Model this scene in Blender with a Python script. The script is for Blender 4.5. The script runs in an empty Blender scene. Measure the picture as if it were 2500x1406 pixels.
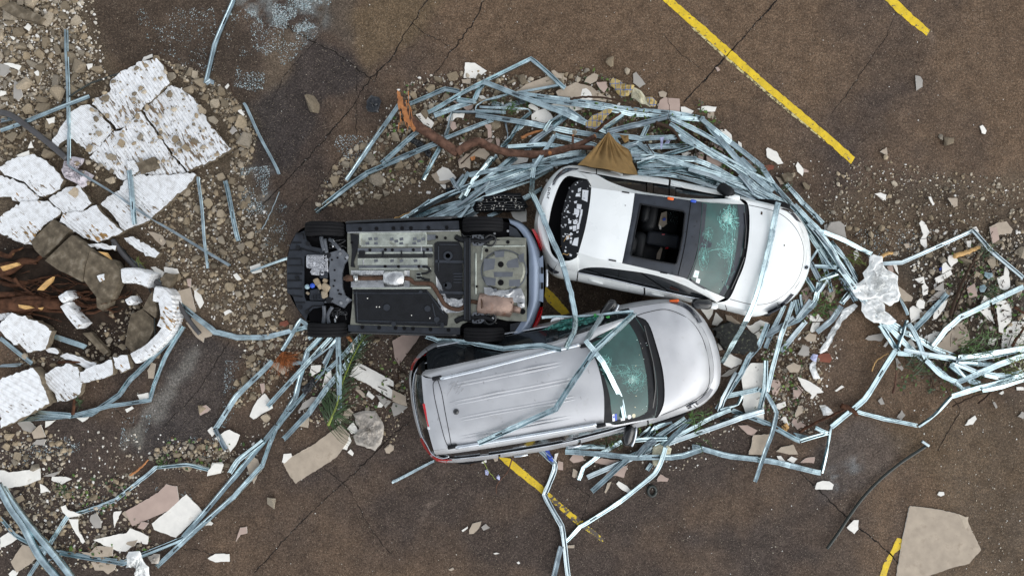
import bpy, bmesh, math, random
import numpy as np
from mathutils import Vector, noise as mnoise
from mathutils.bvhtree import BVHTree
from mathutils.geometry import tessellate_polygon
random.seed(7); rng = np.random.default_rng(7)
scn = bpy.context.scene; COL = scn.collection
# ---------------------------------------------------------------- camera, sky, sun, exposure
H = 12.2            # height of the drone above the car park, metres
S = 137.0           # photograph pixels per metre at ground level
cam = bpy.data.cameras.new('camera'); cam_o = bpy.data.objects.new('camera', cam); COL.objects.link(cam_o)
cam_o.location = (0, 0, H); cam_o.rotation_euler = (0, 0, 0)
cam.sensor_width = 36; cam.lens = 36 * H / (2500 / S); cam.clip_start = .1; cam.clip_end = 1000
scn.camera = cam_o
world = bpy.data.worlds.new("World"); scn.world = world; world.use_nodes = True
wn = world.node_tree.nodes; wl = world.node_tree.links
sky = wn.new('ShaderNodeTexSky'); sky.sky_type = 'NISHITA'; sky.sun_disc = False
SUN_EL, SUN_AZ = math.radians(36), math.radians(128)     # low clouds, soft sun from beyond the right lower corner
sky.sun_elevation = SUN_EL; sky.sun_rotation = SUN_AZ; sky.air_density = 1.0; sky.dust_density = 1.0; sky.ozone_density = 1.0
hs = wn.new('ShaderNodeHueSaturation'); hs.inputs['Saturation'].default_value = .25
bg = wn['Background']; bg.inputs['Strength'].default_value = .15
wl.new(sky.outputs[0], hs.inputs['Color']); wl.new(hs.outputs[0], bg.inputs[0])
sun = bpy.data.lights.new('sun', 'SUN'); sun.energy = .65; sun.angle = math.radians(80); sun.color = (1, .97, .92)
sun_o = bpy.data.objects.new('sun', sun); COL.objects.link(sun_o)
sd = Vector((math.sin(SUN_AZ) * math.cos(SUN_EL), math.cos(SUN_AZ) * math.cos(SUN_EL), math.sin(SUN_EL)))
sun_o.rotation_euler = (-sd).to_track_quat('-Z', 'Y').to_euler()
scn.view_settings.view_transform = 'Standard'; scn.view_settings.look = 'None'
scn.view_settings.exposure = .82; scn.view_settings.gamma = 1
# ---------------------------------------------------------------- where things stand: map tiles (origin, scale)
T = {'A': (0, 0, 2.9297), 'B': (0, 460, 2.9297), 'C': (0, 926, 2.9297), 'D': (600, 0, 2.9297), 'E': (1160, 120, 3.75),
     'F': (1600, 200, 3.75), 'G': (1900, 480, 3.125), 'H': (1650, 720, 2.96), 'I': (500, 760, 3.348), 'J': (940, 1040, 3.571),
     'K': (1900, 926, 2.93), 'L': (1600, 0, 2.778), 'M': (940, 360, 5.857), 'N': (2080, 780, 5.021), 'O': (1380, 1000, 5.208),
     'Q': (1380, 240, 6.579), 'R': (960, 180, 6.391), 'S': (1880, 500, 5.022), 'U': (680, 780, 6.389), 'V': (2160, 540, 4.685),
     'Z': (0, 0, 1), 'W': (1280, 380, 3.347), 'X': (980, 700, 3.0488), 'Y': (680, 500, 3.5714)}
def uv(t, x, y):
    a = T[t]; return a[0] + x / a[2], a[1] + y / a[2]
def P(u, v, z=0.):
    k = (H - z) / H / S
    return Vector(((u - 1250) * k, -(v - 703) * k, z))
def TP(t, x, y, z=0.):
    return P(*uv(t, x, y), z)
def pts(t, s):                       # "x,y x,y,z" -> [(u,v,z or None)]
    o = []
    for w in s.split():
        q = [float(c) for c in w.split(',')]
        o.append((*uv(t, q[0], q[1]), q[2] if len(q) > 2 else None))
    return o
def C3(t, s, z=0.):                  # the same as 3-D points
    return [P(u, v, z if zz is None else zz) for u, v, zz in pts(t, s)]
# ---------------------------------------------------------------- objects
def obj(name, verts, faces, mats, parent=None, smooth=False, idx=None, origin=None, col=None):
    me = bpy.data.meshes.new(name)
    o0 = Vector(origin) if origin is not None else (parent_loc(parent) if parent else Vector((0, 0, 0)))
    va = np.array([tuple(v) for v in verts], float) - np.array(o0)
    me.from_pydata(va.tolist(), [], faces)
    for m in (mats if isinstance(mats, (list, tuple)) else [mats]): me.materials.append(m)
    if idx is not None: me.polygons.foreach_set('material_index', np.array(idx, np.int32))
    if smooth: me.polygons.foreach_set('use_smooth', np.ones(len(me.polygons), bool))
    if col is not None:
        a = me.color_attributes.new('tint', 'FLOAT_COLOR', 'POINT')
        a.data.foreach_set('color', np.array(col, np.float32).ravel())
    me.validate(); me.update()
    o = bpy.data.objects.new(name, me); COL.objects.link(o)
    if parent: o.parent = parent
    if origin is not None: o.location = o0 - (parent_loc(parent) if parent else Vector((0, 0, 0)))
    return o
def parent_loc(p):
    l = Vector((0, 0, 0))
    while p is not None: l += p.location; p = p.parent
    return l
def tag(o, label=None, cat=None, group=None, kind=None):
    if label: o['label'] = label
    if cat: o['category'] = cat
    if group: o['group'] = group
    if kind: o['kind'] = kind
    return o
def thing(name, label, cat, loc, group=None):
    o = bpy.data.objects.new(name, None); COL.objects.link(o); o.location = loc; o.empty_display_size = .2
    return tag(o, label, cat, group)
class MB:
    def __init__(s): s.v = []; s.f = []; s.i = []
    def add(s, v, f, i=0):
        n = len(s.v); s.v += [Vector(p) for p in v]; s.f += [[n + k for k in q] for q in f]; s.i += [i] * len(f)
    def grid(s, g, i=0, closed=False):            # g: rows of equal length
        r, c = len(g), len(g[0]); f = []
        for a in range(r - 1):
            for b in range(c if closed else c - 1):
                b2 = (b + 1) % c; f.append([a * c + b, a * c + b2, (a + 1) * c + b2, (a + 1) * c + b])
        s.add([p for row in g for p in row], f, i)
    def tube(s, path, r, n=6, i=0, cap=True, flat=1.):
        path = [Vector(p) for p in path]; rows = []
        for k, p in enumerate(path):
            t = (path[min(k + 1, len(path) - 1)] - path[max(k - 1, 0)]).normalized()
            up = Vector((0, 0, 1)) if abs(t.z) < .95 else Vector((1, 0, 0))
            a = t.cross(up).normalized(); b = a.cross(t).normalized()
            rr = r[k] if isinstance(r, (list, tuple)) else r
            rows.append([p + a * math.cos(2 * math.pi * q / n) * rr + b * math.sin(2 * math.pi * q / n) * rr * flat for q in range(n)])
        n0 = len(s.v); s.grid(rows, i, True)
        if cap: s.f += [[n0 + q for q in range(n)][::-1], [n0 + (len(rows) - 1) * n + q for q in range(n)]]; s.i += [i, i]
    def prism(s, top, th, i=0, iside=None, zfun=None):   # top: 3-D outline, thickness straight down
        n = len(top); top = [Vector(p) for p in top]; bot = [p - Vector((0, 0, th)) for p in top]
        tri = tessellate_polygon([[Vector((p.x, p.y, 0)) for p in top]])
        n0 = len(s.v); s.v += top + bot
        def up(t):
            a, b, c = (top[k] for k in t); return list(t) if (b - a).cross(c - a).z > 0 else list(t)[::-1]
        for t in tri:
            t = up(t); s.f.append([n0 + k for k in t]); s.i.append(i); s.f.append([n0 + n + k for k in t[::-1]]); s.i.append(i)
        area = sum(top[k].x * top[(k + 1) % n].y - top[(k + 1) % n].x * top[k].y for k in range(n))
        for k in range(n):
            q = [n0 + k, n0 + n + k, n0 + n + (k + 1) % n, n0 + (k + 1) % n]
            s.f.append(q if area > 0 else q[::-1]); s.i.append(i if iside is None else iside)
    def box(s, c, d, rz=0., i=0, bev=0., tilt=(0, 0)):
        c = Vector(c); x, y, z = d[0] / 2, d[1] / 2, d[2] / 2; ca, sa = math.cos(rz), math.sin(rz)
        b = min(bev, x * .9, y * .9, z * .9)
        if b <= 0:
            loc = [(a * x, e * y, g * z) for g in (-1, 1) for a, e in ((-1, -1), (1, -1), (1, 1), (-1, 1))]
            f = [[3, 2, 1, 0], [4, 5, 6, 7], [0, 1, 5, 4], [1, 2, 6, 5], [2, 3, 7, 6], [3, 0, 4, 7]]
        else:
            ring = []
            for a, e in ((1, 1), (-1, 1), (-1, -1), (1, -1)):
                k0 = math.atan2(e, a) - math.pi / 4
                for q in range(3):
                    t = k0 + q * math.pi / 4
                    ring.append((a * (x - b) + b * math.cos(t), e * (y - b) + b * math.sin(t)))
            n = len(ring); loc = []
            for zz, sh in ((-z, b), (-z + b, 0), (z - b, 0), (z - b * .3, b * .3), (z, b)):
                loc += [(px - math.copysign(min(sh, abs(px)), px), py - math.copysign(min(sh, abs(py)), py), zz) for px, py in ring]
            f = [[k * n + q, k * n + (q + 1) % n, (k + 1) * n + (q + 1) % n, (k + 1) * n + q] for k in range(4) for q in range(n)]
            f += [list(range(n))[::-1], [4 * n + q for q in range(n)]]
        v = []
        for px, py, pz in loc:
            pz2 = pz + px * tilt[0] + py * tilt[1]
            v.append((c.x + px * ca - py * sa, c.y + px * sa + py * ca, c.z + pz2))
        s.add(v, f, i)
    def build(s, name, mats, parent=None, smooth=False, origin=None, col=None):
        return obj(name, s.v, s.f, mats, parent, smooth, s.i if isinstance(mats, (list, tuple)) else None, origin, col)
def cr(pl, t, closed=False):            # Catmull-Rom through pl at parameter t
    n = len(pl)
    if closed: t %= n
    else: t = min(max(t, 0), n - 1 - 1e-9)
    k = int(math.floor(t)); f = t - k
    g = (lambda j: pl[j % n]) if closed else (lambda j: pl[min(max(j, 0), n - 1)])
    p0, p1, p2, p3 = g(k - 1), g(k), g(k + 1), g(k + 2)
    return (p1 * 2 + (p2 - p0) * f + (p0 * 2 - p1 * 5 + p2 * 4 - p3) * f * f + (p1 * 3 - p0 - p2 * 3 + p3) * f ** 3) * .5
def resample(pl, n, closed=False):
    m = len(pl); return [cr(pl, (m if closed else m - 1) * k / (n if closed else n - 1), closed) for k in range(n)]
def loft(curves, nu, nv):               # rows of curves -> smooth grid
    cs = [resample([Vector(p) for p in c], nu) for c in curves]
    rows = []
    m = (len(cs) - 1) * nv + 1
    for k in range(m):
        t = (len(cs) - 1) * k / (m - 1) if m > 1 else 0
        rows.append([cr([c[q] for c in cs], t) for q in range(nu)])
    return rows
def surf(name, curves, m, parent, nu=12, nv=4, smooth=True):
    b = MB(); b.grid(loft(curves, nu, nv)); return b.build(name, m, parent, smooth)
def dense(poly, step):                  # cut outline edges into short steps
    o = []
    for k in range(len(poly)):
        a, b = Vector(poly[k]), Vector(poly[(k + 1) % len(poly)]); n = max(1, int((b - a).length / step))
        o += [a.lerp(b, q / n) for q in range(n)]
    return o
def ragged(poly, step, amp):
    o = dense(poly, step); return [p + Vector((random.gauss(0, amp), random.gauss(0, amp), 0)) for p in o]
class Drape:                            # drop marks on a built surface, along the line of sight the photograph gives
    def __init__(s, *objs):
        v, f = [], []
        for o in objs:
            n = len(v); l = parent_loc(o); v += [x.co + l for x in o.data.vertices]; f += [[n + k for k in p.vertices] for p in o.data.polygons]
        s.t = BVHTree.FromPolygons(v, f)
    def __call__(s, u, v, off=.004, zd=1.):
        c = Vector((0, 0, H)); d = (P(u, v, 0) - c).normalized()
        h = s.t.ray_cast(c, d)
        return (h[0] - d * off) if h[0] is not None else P(u, v, zd)
    def line(s, t, st, off=.004, n=1):
        q = [Vector((u, v, 0)) for u, v, _ in pts(t, st)]
        if n > 1: q = resample(q, (len(q) - 1) * n + 1)
        return [s(p.x, p.y, off) for p in q]
def inside(poly, X, Y):
    r = np.zeros(X.shape, bool); n = len(poly)
    for k in range(n):
        x0, y0 = poly[k]; x1, y1 = poly[(k + 1) % n]
        if y0 == y1: continue
        r ^= ((y0 > Y) != (y1 > Y)) & (X < (x1 - x0) * (Y - y0) / (y1 - y0) + x0)
    return r
def sample(poly, n):
    a = np.array(poly); lo, hi = a.min(0), a.max(0); out = np.zeros((0, 2))
    while len(out) < n:
        q = rng.uniform(lo, hi, (max(64, n * 3), 2)); out = np.vstack([out, q[inside(poly, q[:, 0], q[:, 1])]])
    return out[:n]
# ---------------------------------------------------------------- materials
def pm(name, col, rough=.5, metal=0., var=.2, scale=6., bump=0., bscale=60., coat=0., col2=None, thr=(.55, .62), mscale=9., spec=.5, attr=None, rand=None, rvar=.12, detail=4, stretch=None):
    m = bpy.data.materials.new(name); m.use_nodes = True; nt = m.node_tree; N = nt.nodes; L = nt.links
    b = N['Principled BSDF']; b.inputs['Metallic'].default_value = metal
    b.inputs['Coat Weight'].default_value = coat; b.inputs['Coat Roughness'].default_value = .08; b.inputs['Specular IOR Level'].default_value = min(spec, .12) if rough >= .7 else spec
    tc = N.new('ShaderNodeTexCoord'); src = tc.outputs['Object']
    if stretch:
        mp = N.new('ShaderNodeMapping'); mp.inputs['Scale'].default_value = stretch; L.new(src, mp.inputs[0]); src = mp.outputs[0]
    nz = N.new('ShaderNodeTexNoise'); nz.inputs['Scale'].default_value = scale; nz.inputs['Detail'].default_value = detail; L.new(src, nz.inputs['Vector'])
    mr = N.new('ShaderNodeMapRange'); mr.inputs[1].default_value = .3; mr.inputs[2].default_value = .7; mr.inputs[3].default_value = 1 - var; mr.inputs[4].default_value = 1 + var
    L.new(nz.outputs['Fac'], mr.inputs[0])
    if attr:
        a = N.new('ShaderNodeAttribute'); a.attribute_name = attr; base = a.outputs['Color']
    elif rand:
        oi = N.new('ShaderNodeObjectInfo'); rp = N.new('ShaderNodeValToRGB'); rp.color_ramp.interpolation = 'LINEAR'
        e = rp.color_ramp.elements; e[0].color = (*rand[0], 1); e[1].color = (*rand[-1], 1)
        for k in range(1, len(rand) - 1):
            x = e.new(k / (len(rand) - 1)); x.color = (*rand[k], 1)
        L.new(oi.outputs['Random'], rp.inputs[0]); base = rp.outputs[0]
    else:
        c = N.new('ShaderNodeRGB'); c.outputs[0].default_value = (*col, 1); base = c.outputs[0]
    vm = N.new('ShaderNodeVectorMath'); vm.operation = 'MULTIPLY'; L.new(base, vm.inputs[0]); L.new(mr.outputs[0], vm.inputs[1]); out = vm.outputs[0]
    if col2:
        n2 = N.new('ShaderNodeTexNoise'); n2.inputs['Scale'].default_value = mscale; n2.inputs['Detail'].default_value = 6; n2.inputs['Roughness'].default_value = .65; L.new(src, n2.inputs['Vector'])
        m2 = N.new('ShaderNodeMapRange'); m2.inputs[1].default_value = thr[0]; m2.inputs[2].default_value = thr[1]; L.new(n2.outputs['Fac'], m2.inputs[0])
        mx = N.new('ShaderNodeMix'); mx.data_type = 'RGBA'; L.new(m2.outputs[0], mx.inputs[0]); L.new(out, mx.inputs[6]); mx.inputs[7].default_value = (*col2, 1); out = mx.outputs[2]
    L.new(out, b.inputs['Base Color'])
    r = N.new('ShaderNodeMapRange'); r.inputs[1].default_value = .3; r.inputs[2].default_value = .7; r.inputs[3].default_value = max(0.02, rough - rvar); r.inputs[4].default_value = min(1, rough + rvar)
    L.new(nz.outputs['Fac'], r.inputs[0]); L.new(r.outputs[0], b.inputs['Roughness'])
    if bump:
        n3 = N.new('ShaderNodeTexNoise'); n3.inputs['Scale'].default_value = bscale; n3.inputs['Detail'].default_value = 3; L.new(src, n3.inputs['Vector'])
        bp = N.new('ShaderNodeBump'); bp.inputs['Strength'].default_value = bump; bp.inputs['Distance'].default_value = .02
        L.new(n3.outputs['Fac'], bp.inputs['Height']); L.new(bp.outputs[0], b.inputs['Normal'])
    return m
M = {}
M['zinc'] = pm('galvanised steel', (.42, .52, .56), .28, 1., .30, 5, .2, 14, rvar=.12, rand=[(.34, .44, .47), (.52, .65, .68), (.42, .53, .56), (.58, .71, .74), (.38, .48, .51), (.48, .60, .63)])
M['zinc2'] = pm('dull galvanised steel', (.36, .43, .46), .36, 1., .28, 5, .12, 14)
M['slot'] = pm('shadowed slot', (.02, .022, .025), .8)
M['darkbar'] = pm('dark grey steel', (.07, .068, .07), .5, .3)
M['gyp_w'] = pm('white plasterboard face', (.78, .76, .70), .8, 0, .07, 7, .15, 30, col2=(.52, .46, .37), thr=(.60, .80), mscale=6)
M['gyp_b'] = pm('beige paper board face', (.41, .345, .27), .85, 0, .14, 5, .12, 30, col2=(.27, .22, .165), thr=(.56, .80), mscale=6)
M['gyp_g'] = pm('grey paper board face', (.34, .32, .29), .85, 0, .10, 4, .08, 40)
M['gyp_e'] = pm('gypsum core', (.70, .67, .60), .9, 0, .12, 20, .3, 80)
M['stone'] = pm('rubble stone', (.3, .25, .19), .85, 0, .22, 9, .5, 40, rand=[(.17, .14, .10), (.27, .215, .145), (.37, .30, .205), (.24, .21, .165), (.44, .37, .275), (.25, .20, .135), (.18, .15, .11), (.33, .27, .19)])
M['fleck'] = pm('small rubble', (.3, .25, .2), .85, 0, .15, 10, attr='tint')
M['paintslab'] = pm('white painted concrete', (.80, .82, .84), .6, 0, .07, 6, .35, 24, col2=(.20, .16, .115), thr=(.625, .645), mscale=6)
M['paintslab2'] = pm('cleaner white painted concrete', (.80, .82, .84), .6, 0, .07, 6, .35, 24, col2=(.24, .19, .13), thr=(.70, .72), mscale=6)
M['concrete'] = pm('old brown concrete', (.125, .102, .072), .85, 0, .5, 7, .45, 30, col2=(.22, .19, .145), thr=(.55, .68), mscale=7)
M['soil'] = pm('dark wet soil', (.026, .018, .013), .8, 0, .5, 7, .8, 14)
M['root'] = pm('torn root wood', (.070, .033, .019), .8, 0, .6, 9, .6, 30, col2=(.20, .105, .045), thr=(.62, .72), mscale=7)
M['wood_o'] = pm('fresh split wood', (.40, .16, .05), .6, 0, .3, 14, .5, 50)
M['wood_y'] = pm('pale split wood', (.55, .33, .12), .65, 0, .25, 14, .4, 50)
M['bark'] = pm('branch bark', (.12, .066, .046), .8, 0, .55, 9, .9, 26, col2=(.33, .12, .04), thr=(.66, .70), mscale=8)
M['twig'] = pm('dark twig', (.05, .032, .022), .8)
M['white_paint'] = pm('white car paint', (.80, .83, .82), .3, 0, .035, 3, 0, coat=.7, rvar=.05, col2=(.58, .58, .54), thr=(.66, .84), mscale=2.5)
M['silver_paint'] = pm('silver car paint', (.475, .485, .50), .50, .55, .07, 3, .06, 5, coat=.15, rvar=.08, col2=(.36, .355, .35), thr=(.60, .85), mscale=7)
M['silver_shut'] = pm('satin silver trim', (.60, .64, .68), .3, .9, .1)
M['blue_paint'] = pm('grey blue car paint', (.21, .26, .34), .36, .5, .08, 4, .02, coat=.6)
M['black'] = pm('black plastic', (.008, .009, .011), .6, 0, .3, 8, .15, 40, spec=.22)
M['black2'] = pm('dark grey plastic', (.017, .021, .028), .55, 0, .35, 6, .15, 30, spec=.35)
M['black_gloss'] = pm('gloss black', (.010, .011, .012), .16, 0, .2, 5, coat=.3)
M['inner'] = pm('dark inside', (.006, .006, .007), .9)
M['rubber'] = pm('tyre rubber', (.009, .009, .010), .75, 0, .25, 9, .1, 60, spec=.18)
M['glass'] = pm('tinted windscreen', (.019, .064, .057), .12, 0, .45, 2.2, 0, spec=.45)
M['glass_b'] = pm('dark side glass', (.010, .012, .014), .07, 0, .2, 3, spec=.6)
M['crack'] = pm('crazed glass', (.20, .50, .45), .4, 0, .5, 20)
M['crack_w'] = pm('white crazed glass', (.50, .72, .66), .4, 0, .3, 20)
M['teal'] = pm('shattered glass sheet', (.02, .17, .14), .3, 0, .75, 26, .9, 40, col2=(.26, .60, .52), thr=(.56, .68), mscale=26)
M['red'] = pm('red lamp lens', (.50, .006, .012), .15, 0, .2, 8, coat=.6)
M['orange'] = pm('orange clip', (.75, .12, .01), .4)
M['blue'] = pm('blue plastic', (.02, .07, .42), .4)
M['lens'] = pm('smoked lamp lens', (.055, .06, .075), .1, .2, .3, 10, coat=.6)
M['white_lens'] = pm('white reflector', (.7, .72, .74), .3)
M['roofpanel'] = pm('black glass roof', (.027, .032, .041), .42, 0, .3, 4, .05, 20, col2=(.013, .015, .019), thr=(.60, .66), mscale=12, spec=.28)
M['seat'] = pm('black seat leather', (.007, .008, .009), .5, 0, .3, 6, .1, 20, spec=.2)
M['under'] = pm('olive primer underbody', (.25, .255, .21), .36, .5, .35, 5, .18, 9, col2=(.085, .08, .062), thr=(.50, .74), mscale=5)
M['under2'] = pm('pale floor pan', (.46, .49, .43), .30, .65, .28, 5, .14, 10, col2=(.17, .165, .125), thr=(.54, .72), mscale=6)
M['under3'] = pm('grey sealed steel', (.10, .11, .125), .5, .2, .25, 6, .1, 30)
M['alu'] = pm('heat shield aluminium', (.46, .47, .47), .30, 1., .2, 9, .45, 16)
M['cast'] = pm('cast gearbox alloy', (.50, .51, .53), .45, .9, .35, 16, .7, 34)
M['rust'] = pm('rusty exhaust', (.088, .052, .036), .7, .3, .4, 9, .4, 40)
M['rust_p'] = pm('heat stained muffler', (.33, .235, .19), .5, .55, .3, 7, .25, 30, col2=(.28, .15, .10), thr=(.55, .7), mscale=6)
M['cloth_tan'] = pm('tan cloth', (.235, .15, .062), .9, 0, .22, 4, .4, 16)
M['plastic_w'] = pm('white plastic sheeting', (.82, .84, .82), .6, 0, .06, 6, .12, 12)
M['plastic_g'] = pm('grey dusty plastic bag', (.40, .365, .32), .6, 0, .3, 6, .5, 20)
M['bag_p'] = pm('pale pinkish cloth', (.56, .52, .55), .8, 0, .12, 6, .2, 30)
M['bag_c'] = pm('cream cloth', (.60, .57, .42), .8, 0, .15, 6, .2, 30)
M['bag_k'] = pm('black bin bag', (.012, .014, .017), .3, 0, .3, 8, .5, 14)
M['leaf'] = pm('green leaves', (.05, .11, .018), .55, 0, .5, 20, attr='tint')
M['palm'] = pm('palm leaflets', (.026, .055, .014), .5, 0, .5, 6)
M['palm_rib'] = pm('palm rib', (.22, .28, .04), .5, 0, .25, 4)
M['dead'] = pm('dead brown fronds', (.25, .085, .03), .85, 0, .5, 12)
M['granite'] = pm('black mottled slab', (.022, .023, .022), .7, 0, .4, 12, .6, 20, col2=(.10, .105, .075), thr=(.55, .66), mscale=16)
M['brickred'] = pm('red tile', (.20, .075, .05), .8)
M['rail'] = pm('greenish black rubber rail', (.020, .026, .022), .4)
M['clear'] = pm('clear blue plastic', (.30, .42, .46), .2, 0, .2, 9)
M['reed_g'] = pm('bright green tape', (.03, .32, .05), .4)
M['scratch'] = pm('scratched paint', (.30, .30, .31), .6, .2)
M['torn'] = pm('torn board paper', (.47, .40, .31), .85, 0, .15, 9)
M['flower'] = pm('pale blue petals', (.50, .53, .75), .7)
# ---------------------------------------------------------------- the ground: one sheet, wet stained asphalt
def vnoise(x, y, s, seed):
    r = np.random.default_rng(seed).random((128, 128)); x = x * s + 31.7; y = y * s + 17.3
    i, j = np.floor(x).astype(int), np.floor(y).astype(int); f, g = x - i, y - j; f = f * f * (3 - 2 * f); g = g * g * (3 - 2 * g)
    a = lambda p, q: r[p % 128, q % 128]
    return (a(i, j) * (1 - f) + a(i + 1, j) * f) * (1 - g) + (a(i, j + 1) * (1 - f) + a(i + 1, j + 1) * f) * g
def fbm(x, y, s, seed, o=5): return sum(vnoise(x, y, s * 2 ** k, seed + k) * .5 ** (k + 1) for k in range(o)) / (1 - .5 ** o)
xi = np.arange(-9.7, 9.701, .05); yi = np.arange(-5.7, 5.701, .05)
far = np.array([11, 14, 20, 30, 50, 90, 160.]); xs = np.concatenate([-far[::-1], xi, far]); ys = np.concatenate([-far[::-1], yi, far])
GX, GY = np.meshgrid(xs, ys); U = GX * S + 1250; V = 703 - GY * S
wU = U + 60 * (fbm(GX, GY, 1.2, 3) - .5) + 26 * (fbm(GX, GY, 5, 4) - .5); wV = V + 60 * (fbm(GX, GY, 1.2, 13) - .5) + 26 * (fbm(GX, GY, 5, 14) - .5)
def blur(m, n):
    m = m.astype(float)
    for _ in range(n):
        m = (m + np.roll(m, 1, 0) + np.roll(m, -1, 0) + np.roll(m, 1, 1) + np.roll(m, -1, 1)) / 5
    return m
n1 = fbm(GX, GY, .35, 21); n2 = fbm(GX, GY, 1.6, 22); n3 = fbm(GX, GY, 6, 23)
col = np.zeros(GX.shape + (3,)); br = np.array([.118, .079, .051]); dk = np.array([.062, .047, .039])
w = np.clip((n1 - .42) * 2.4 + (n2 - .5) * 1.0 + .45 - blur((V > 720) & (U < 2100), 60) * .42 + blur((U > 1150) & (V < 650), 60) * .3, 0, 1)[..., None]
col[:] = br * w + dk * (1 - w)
def blur_(m, n):
    m = m.astype(float)
    for _ in range(n):
        m = (m + np.roll(m, 1, 0) + np.roll(m, -1, 0) + np.roll(m, 1, 1) + np.roll(m, -1, 1)) / 5
    return m
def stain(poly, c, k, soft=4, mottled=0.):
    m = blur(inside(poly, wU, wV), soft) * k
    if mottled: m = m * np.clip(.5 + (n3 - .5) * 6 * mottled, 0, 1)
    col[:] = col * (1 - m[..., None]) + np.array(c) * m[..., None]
stain([(150, -60), (560, -60), (650, 200), (610, 330), (545, 190), (420, 150), (330, 165), (220, 100)], (.058, .043, .032), .85, 5)
stain([(745, 75), (905, 185), (800, 245), (690, 420), (620, 430), (590, 300), (700, 180)], (.046, .038, .035), .9, 2)
stain([(560, 280), (700, 200), (640, 440), (720, 520), (600, 560), (580, 420)], (.05, .042, .038), .7, 4)
stain([(680, 60), (740, 80), (700, 190), (640, 250), (640, 110)], (.115, .088, .062), .7, 4)
stain([(850, 30), (990, -40), (1090, -30), (1000, 110), (900, 190), (870, 130)], (.118, .084, .05), .8, 5)
stain([(750, -30), (870, -30), (865, 130), (780, 60)], (.085, .07, .055), .6, 4)
stain([(430, 820), (520, 830), (590, 850), (560, 980), (500, 1100), (380, 1140), (300, 1100), (350, 1000)], (.050, .044, .042), .8, 5)
stain([(330, 1020), (400, 930), (470, 860), (480, 880), (420, 960), (385, 1045)], (.155, .145, .13), .85, 2)
stain([(580, 400), (660, 400), (650, 520), (590, 540)], (.25, .25, .235), .55, 4, 1.)
stain([(295, 1060), (350, 1020), (360, 1090), (300, 1110)], (.20, .195, .17), .5, 3, 1.)
stain([(560, -30), (800, -30), (800, 60), (730, 90), (640, 60)], (.20, .23, .23), .5, 5, .9)
stain([(1980, 1080), (2120, 1020), (2230, 1080), (2120, 1200), (2000, 1230)], (.075, .066, .062), .6, 5)
stain([(2020, 1150), (2110, 1120), (2090, 1180), (2040, 1200)], (.26, .29, .30), .35, 3, 1.2)
stain([(2150, 1050), (2560, 950), (2560, 1460), (2250, 1460), (2300, 1200)], (.098, .070, .043), .55, 8)
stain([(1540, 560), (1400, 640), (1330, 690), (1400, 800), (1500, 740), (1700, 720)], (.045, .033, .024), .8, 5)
stain([(760, 900), (1000, 800), (1000, 1000), (880, 1050)], (.075, .053, .04), .6, 6)
stain([(1000, 290), (1250, 220), (1500, 200), (1700, 300), (1500, 420), (1200, 460), (1000, 530), (830, 480)], (.105, .078, .052), .65, 6)
stain([(-60, -60), (200, -60), (240, 90), (300, 180), (520, 180), (620, 300), (600, 430), (300, 600), (-60, 560)], (.105, .082, .056), .8, 6)
stain([(-40, 560), (130, 560), (330, 700), (390, 780), (300, 880), (120, 870), (-40, 760)], (.026, .018, .013), .95, 6)
stain([(1900, 480), (2560, 420), (2560, 640), (2150, 640), (1990, 560)], (.095, .073, .050), .6, 7)
stain([(2180, 620), (2560, 560), (2560, 940), (2250, 900)], (.055, .046, .035), .7, 6)
stain([(440, 430), (600, 420), (700, 560), (720, 800), (560, 830), (400, 700), (340, 540)], (.105, .08, .055), .75, 6)
for k in range(26):                       # tyre scuffs and run-off streaks
    u, v = rng.uniform(1000, 2450), rng.choice([rng.uniform(0, 250), rng.uniform(1050, 1400)]); a = rng.choice([.9, -.75]) + rng.normal(0, .25); l, q = rng.uniform(15, 60), rng.uniform(2, 5)
    dx, dy = math.cos(a) * l, math.sin(a) * l; nx, ny = -math.sin(a) * q, math.cos(a) * q
    stain([(u - dx + nx, v - dy + ny), (u + dx, v + dy), (u - dx - nx, v - dy - ny)], rng.choice([(.19, .15, .12), (.045, .038, .034)]), .45, 1)
col *= (1 + .22 * (n3 - .5) + .25 * (n2 - .5))[..., None]
gm = bpy.data.materials.new('wet asphalt'); gm.use_nodes = True; N = gm.node_tree.nodes; L = gm.node_tree.links; b = N['Principled BSDF']
at = N.new('ShaderNodeAttribute'); at.attribute_name = 'tint'; tc = N.new('ShaderNodeTexCoord')
def nz(scale, detail=3, rough=.6):
    n = N.new('ShaderNodeTexNoise'); n.inputs['Scale'].default_value = scale; n.inputs['Detail'].default_value = detail; n.inputs['Roughness'].default_value = rough; L.new(tc.outputs['Object'], n.inputs['Vector']); return n
def mr(src, a, c, d, e):
    n = N.new('ShaderNodeMapRange'); n.inputs[1].default_value = a; n.inputs[2].default_value = c; n.inputs[3].default_value = d; n.inputs[4].default_value = e; L.new(src, n.inputs[0]); return n.outputs[0]
g1 = nz(26, 6, .75); vo = N.new('ShaderNodeTexVoronoi'); vo.inputs['Scale'].default_value = 80; L.new(tc.outputs['Object'], vo.inputs['Vector'])
sep = N.new('ShaderNodeSeparateColor'); L.new(vo.outputs['Color'], sep.inputs[0])
mul = N.new('ShaderNodeMath'); mul.operation = 'MULTIPLY'; L.new(mr(g1.outputs['Fac'], .30, .70, .40, 1.62), mul.inputs[0]); L.new(mr(sep.outputs[0], 0, 1, .62, 1.38), mul.inputs[1])
vm = N.new('ShaderNodeVectorMath'); vm.operation = 'MULTIPLY'; L.new(at.outputs['Color'], vm.inputs[0]); m3 = N.new('ShaderNodeMath'); m3.operation = 'MULTIPLY'; L.new(mul.outputs[0], m3.inputs[0]); L.new(mr(nz(4.5, 7, .7).outputs['Fac'], .3, .7, .70, 1.30), m3.inputs[1]); L.new(m3.outputs[0], vm.inputs[1])
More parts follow.
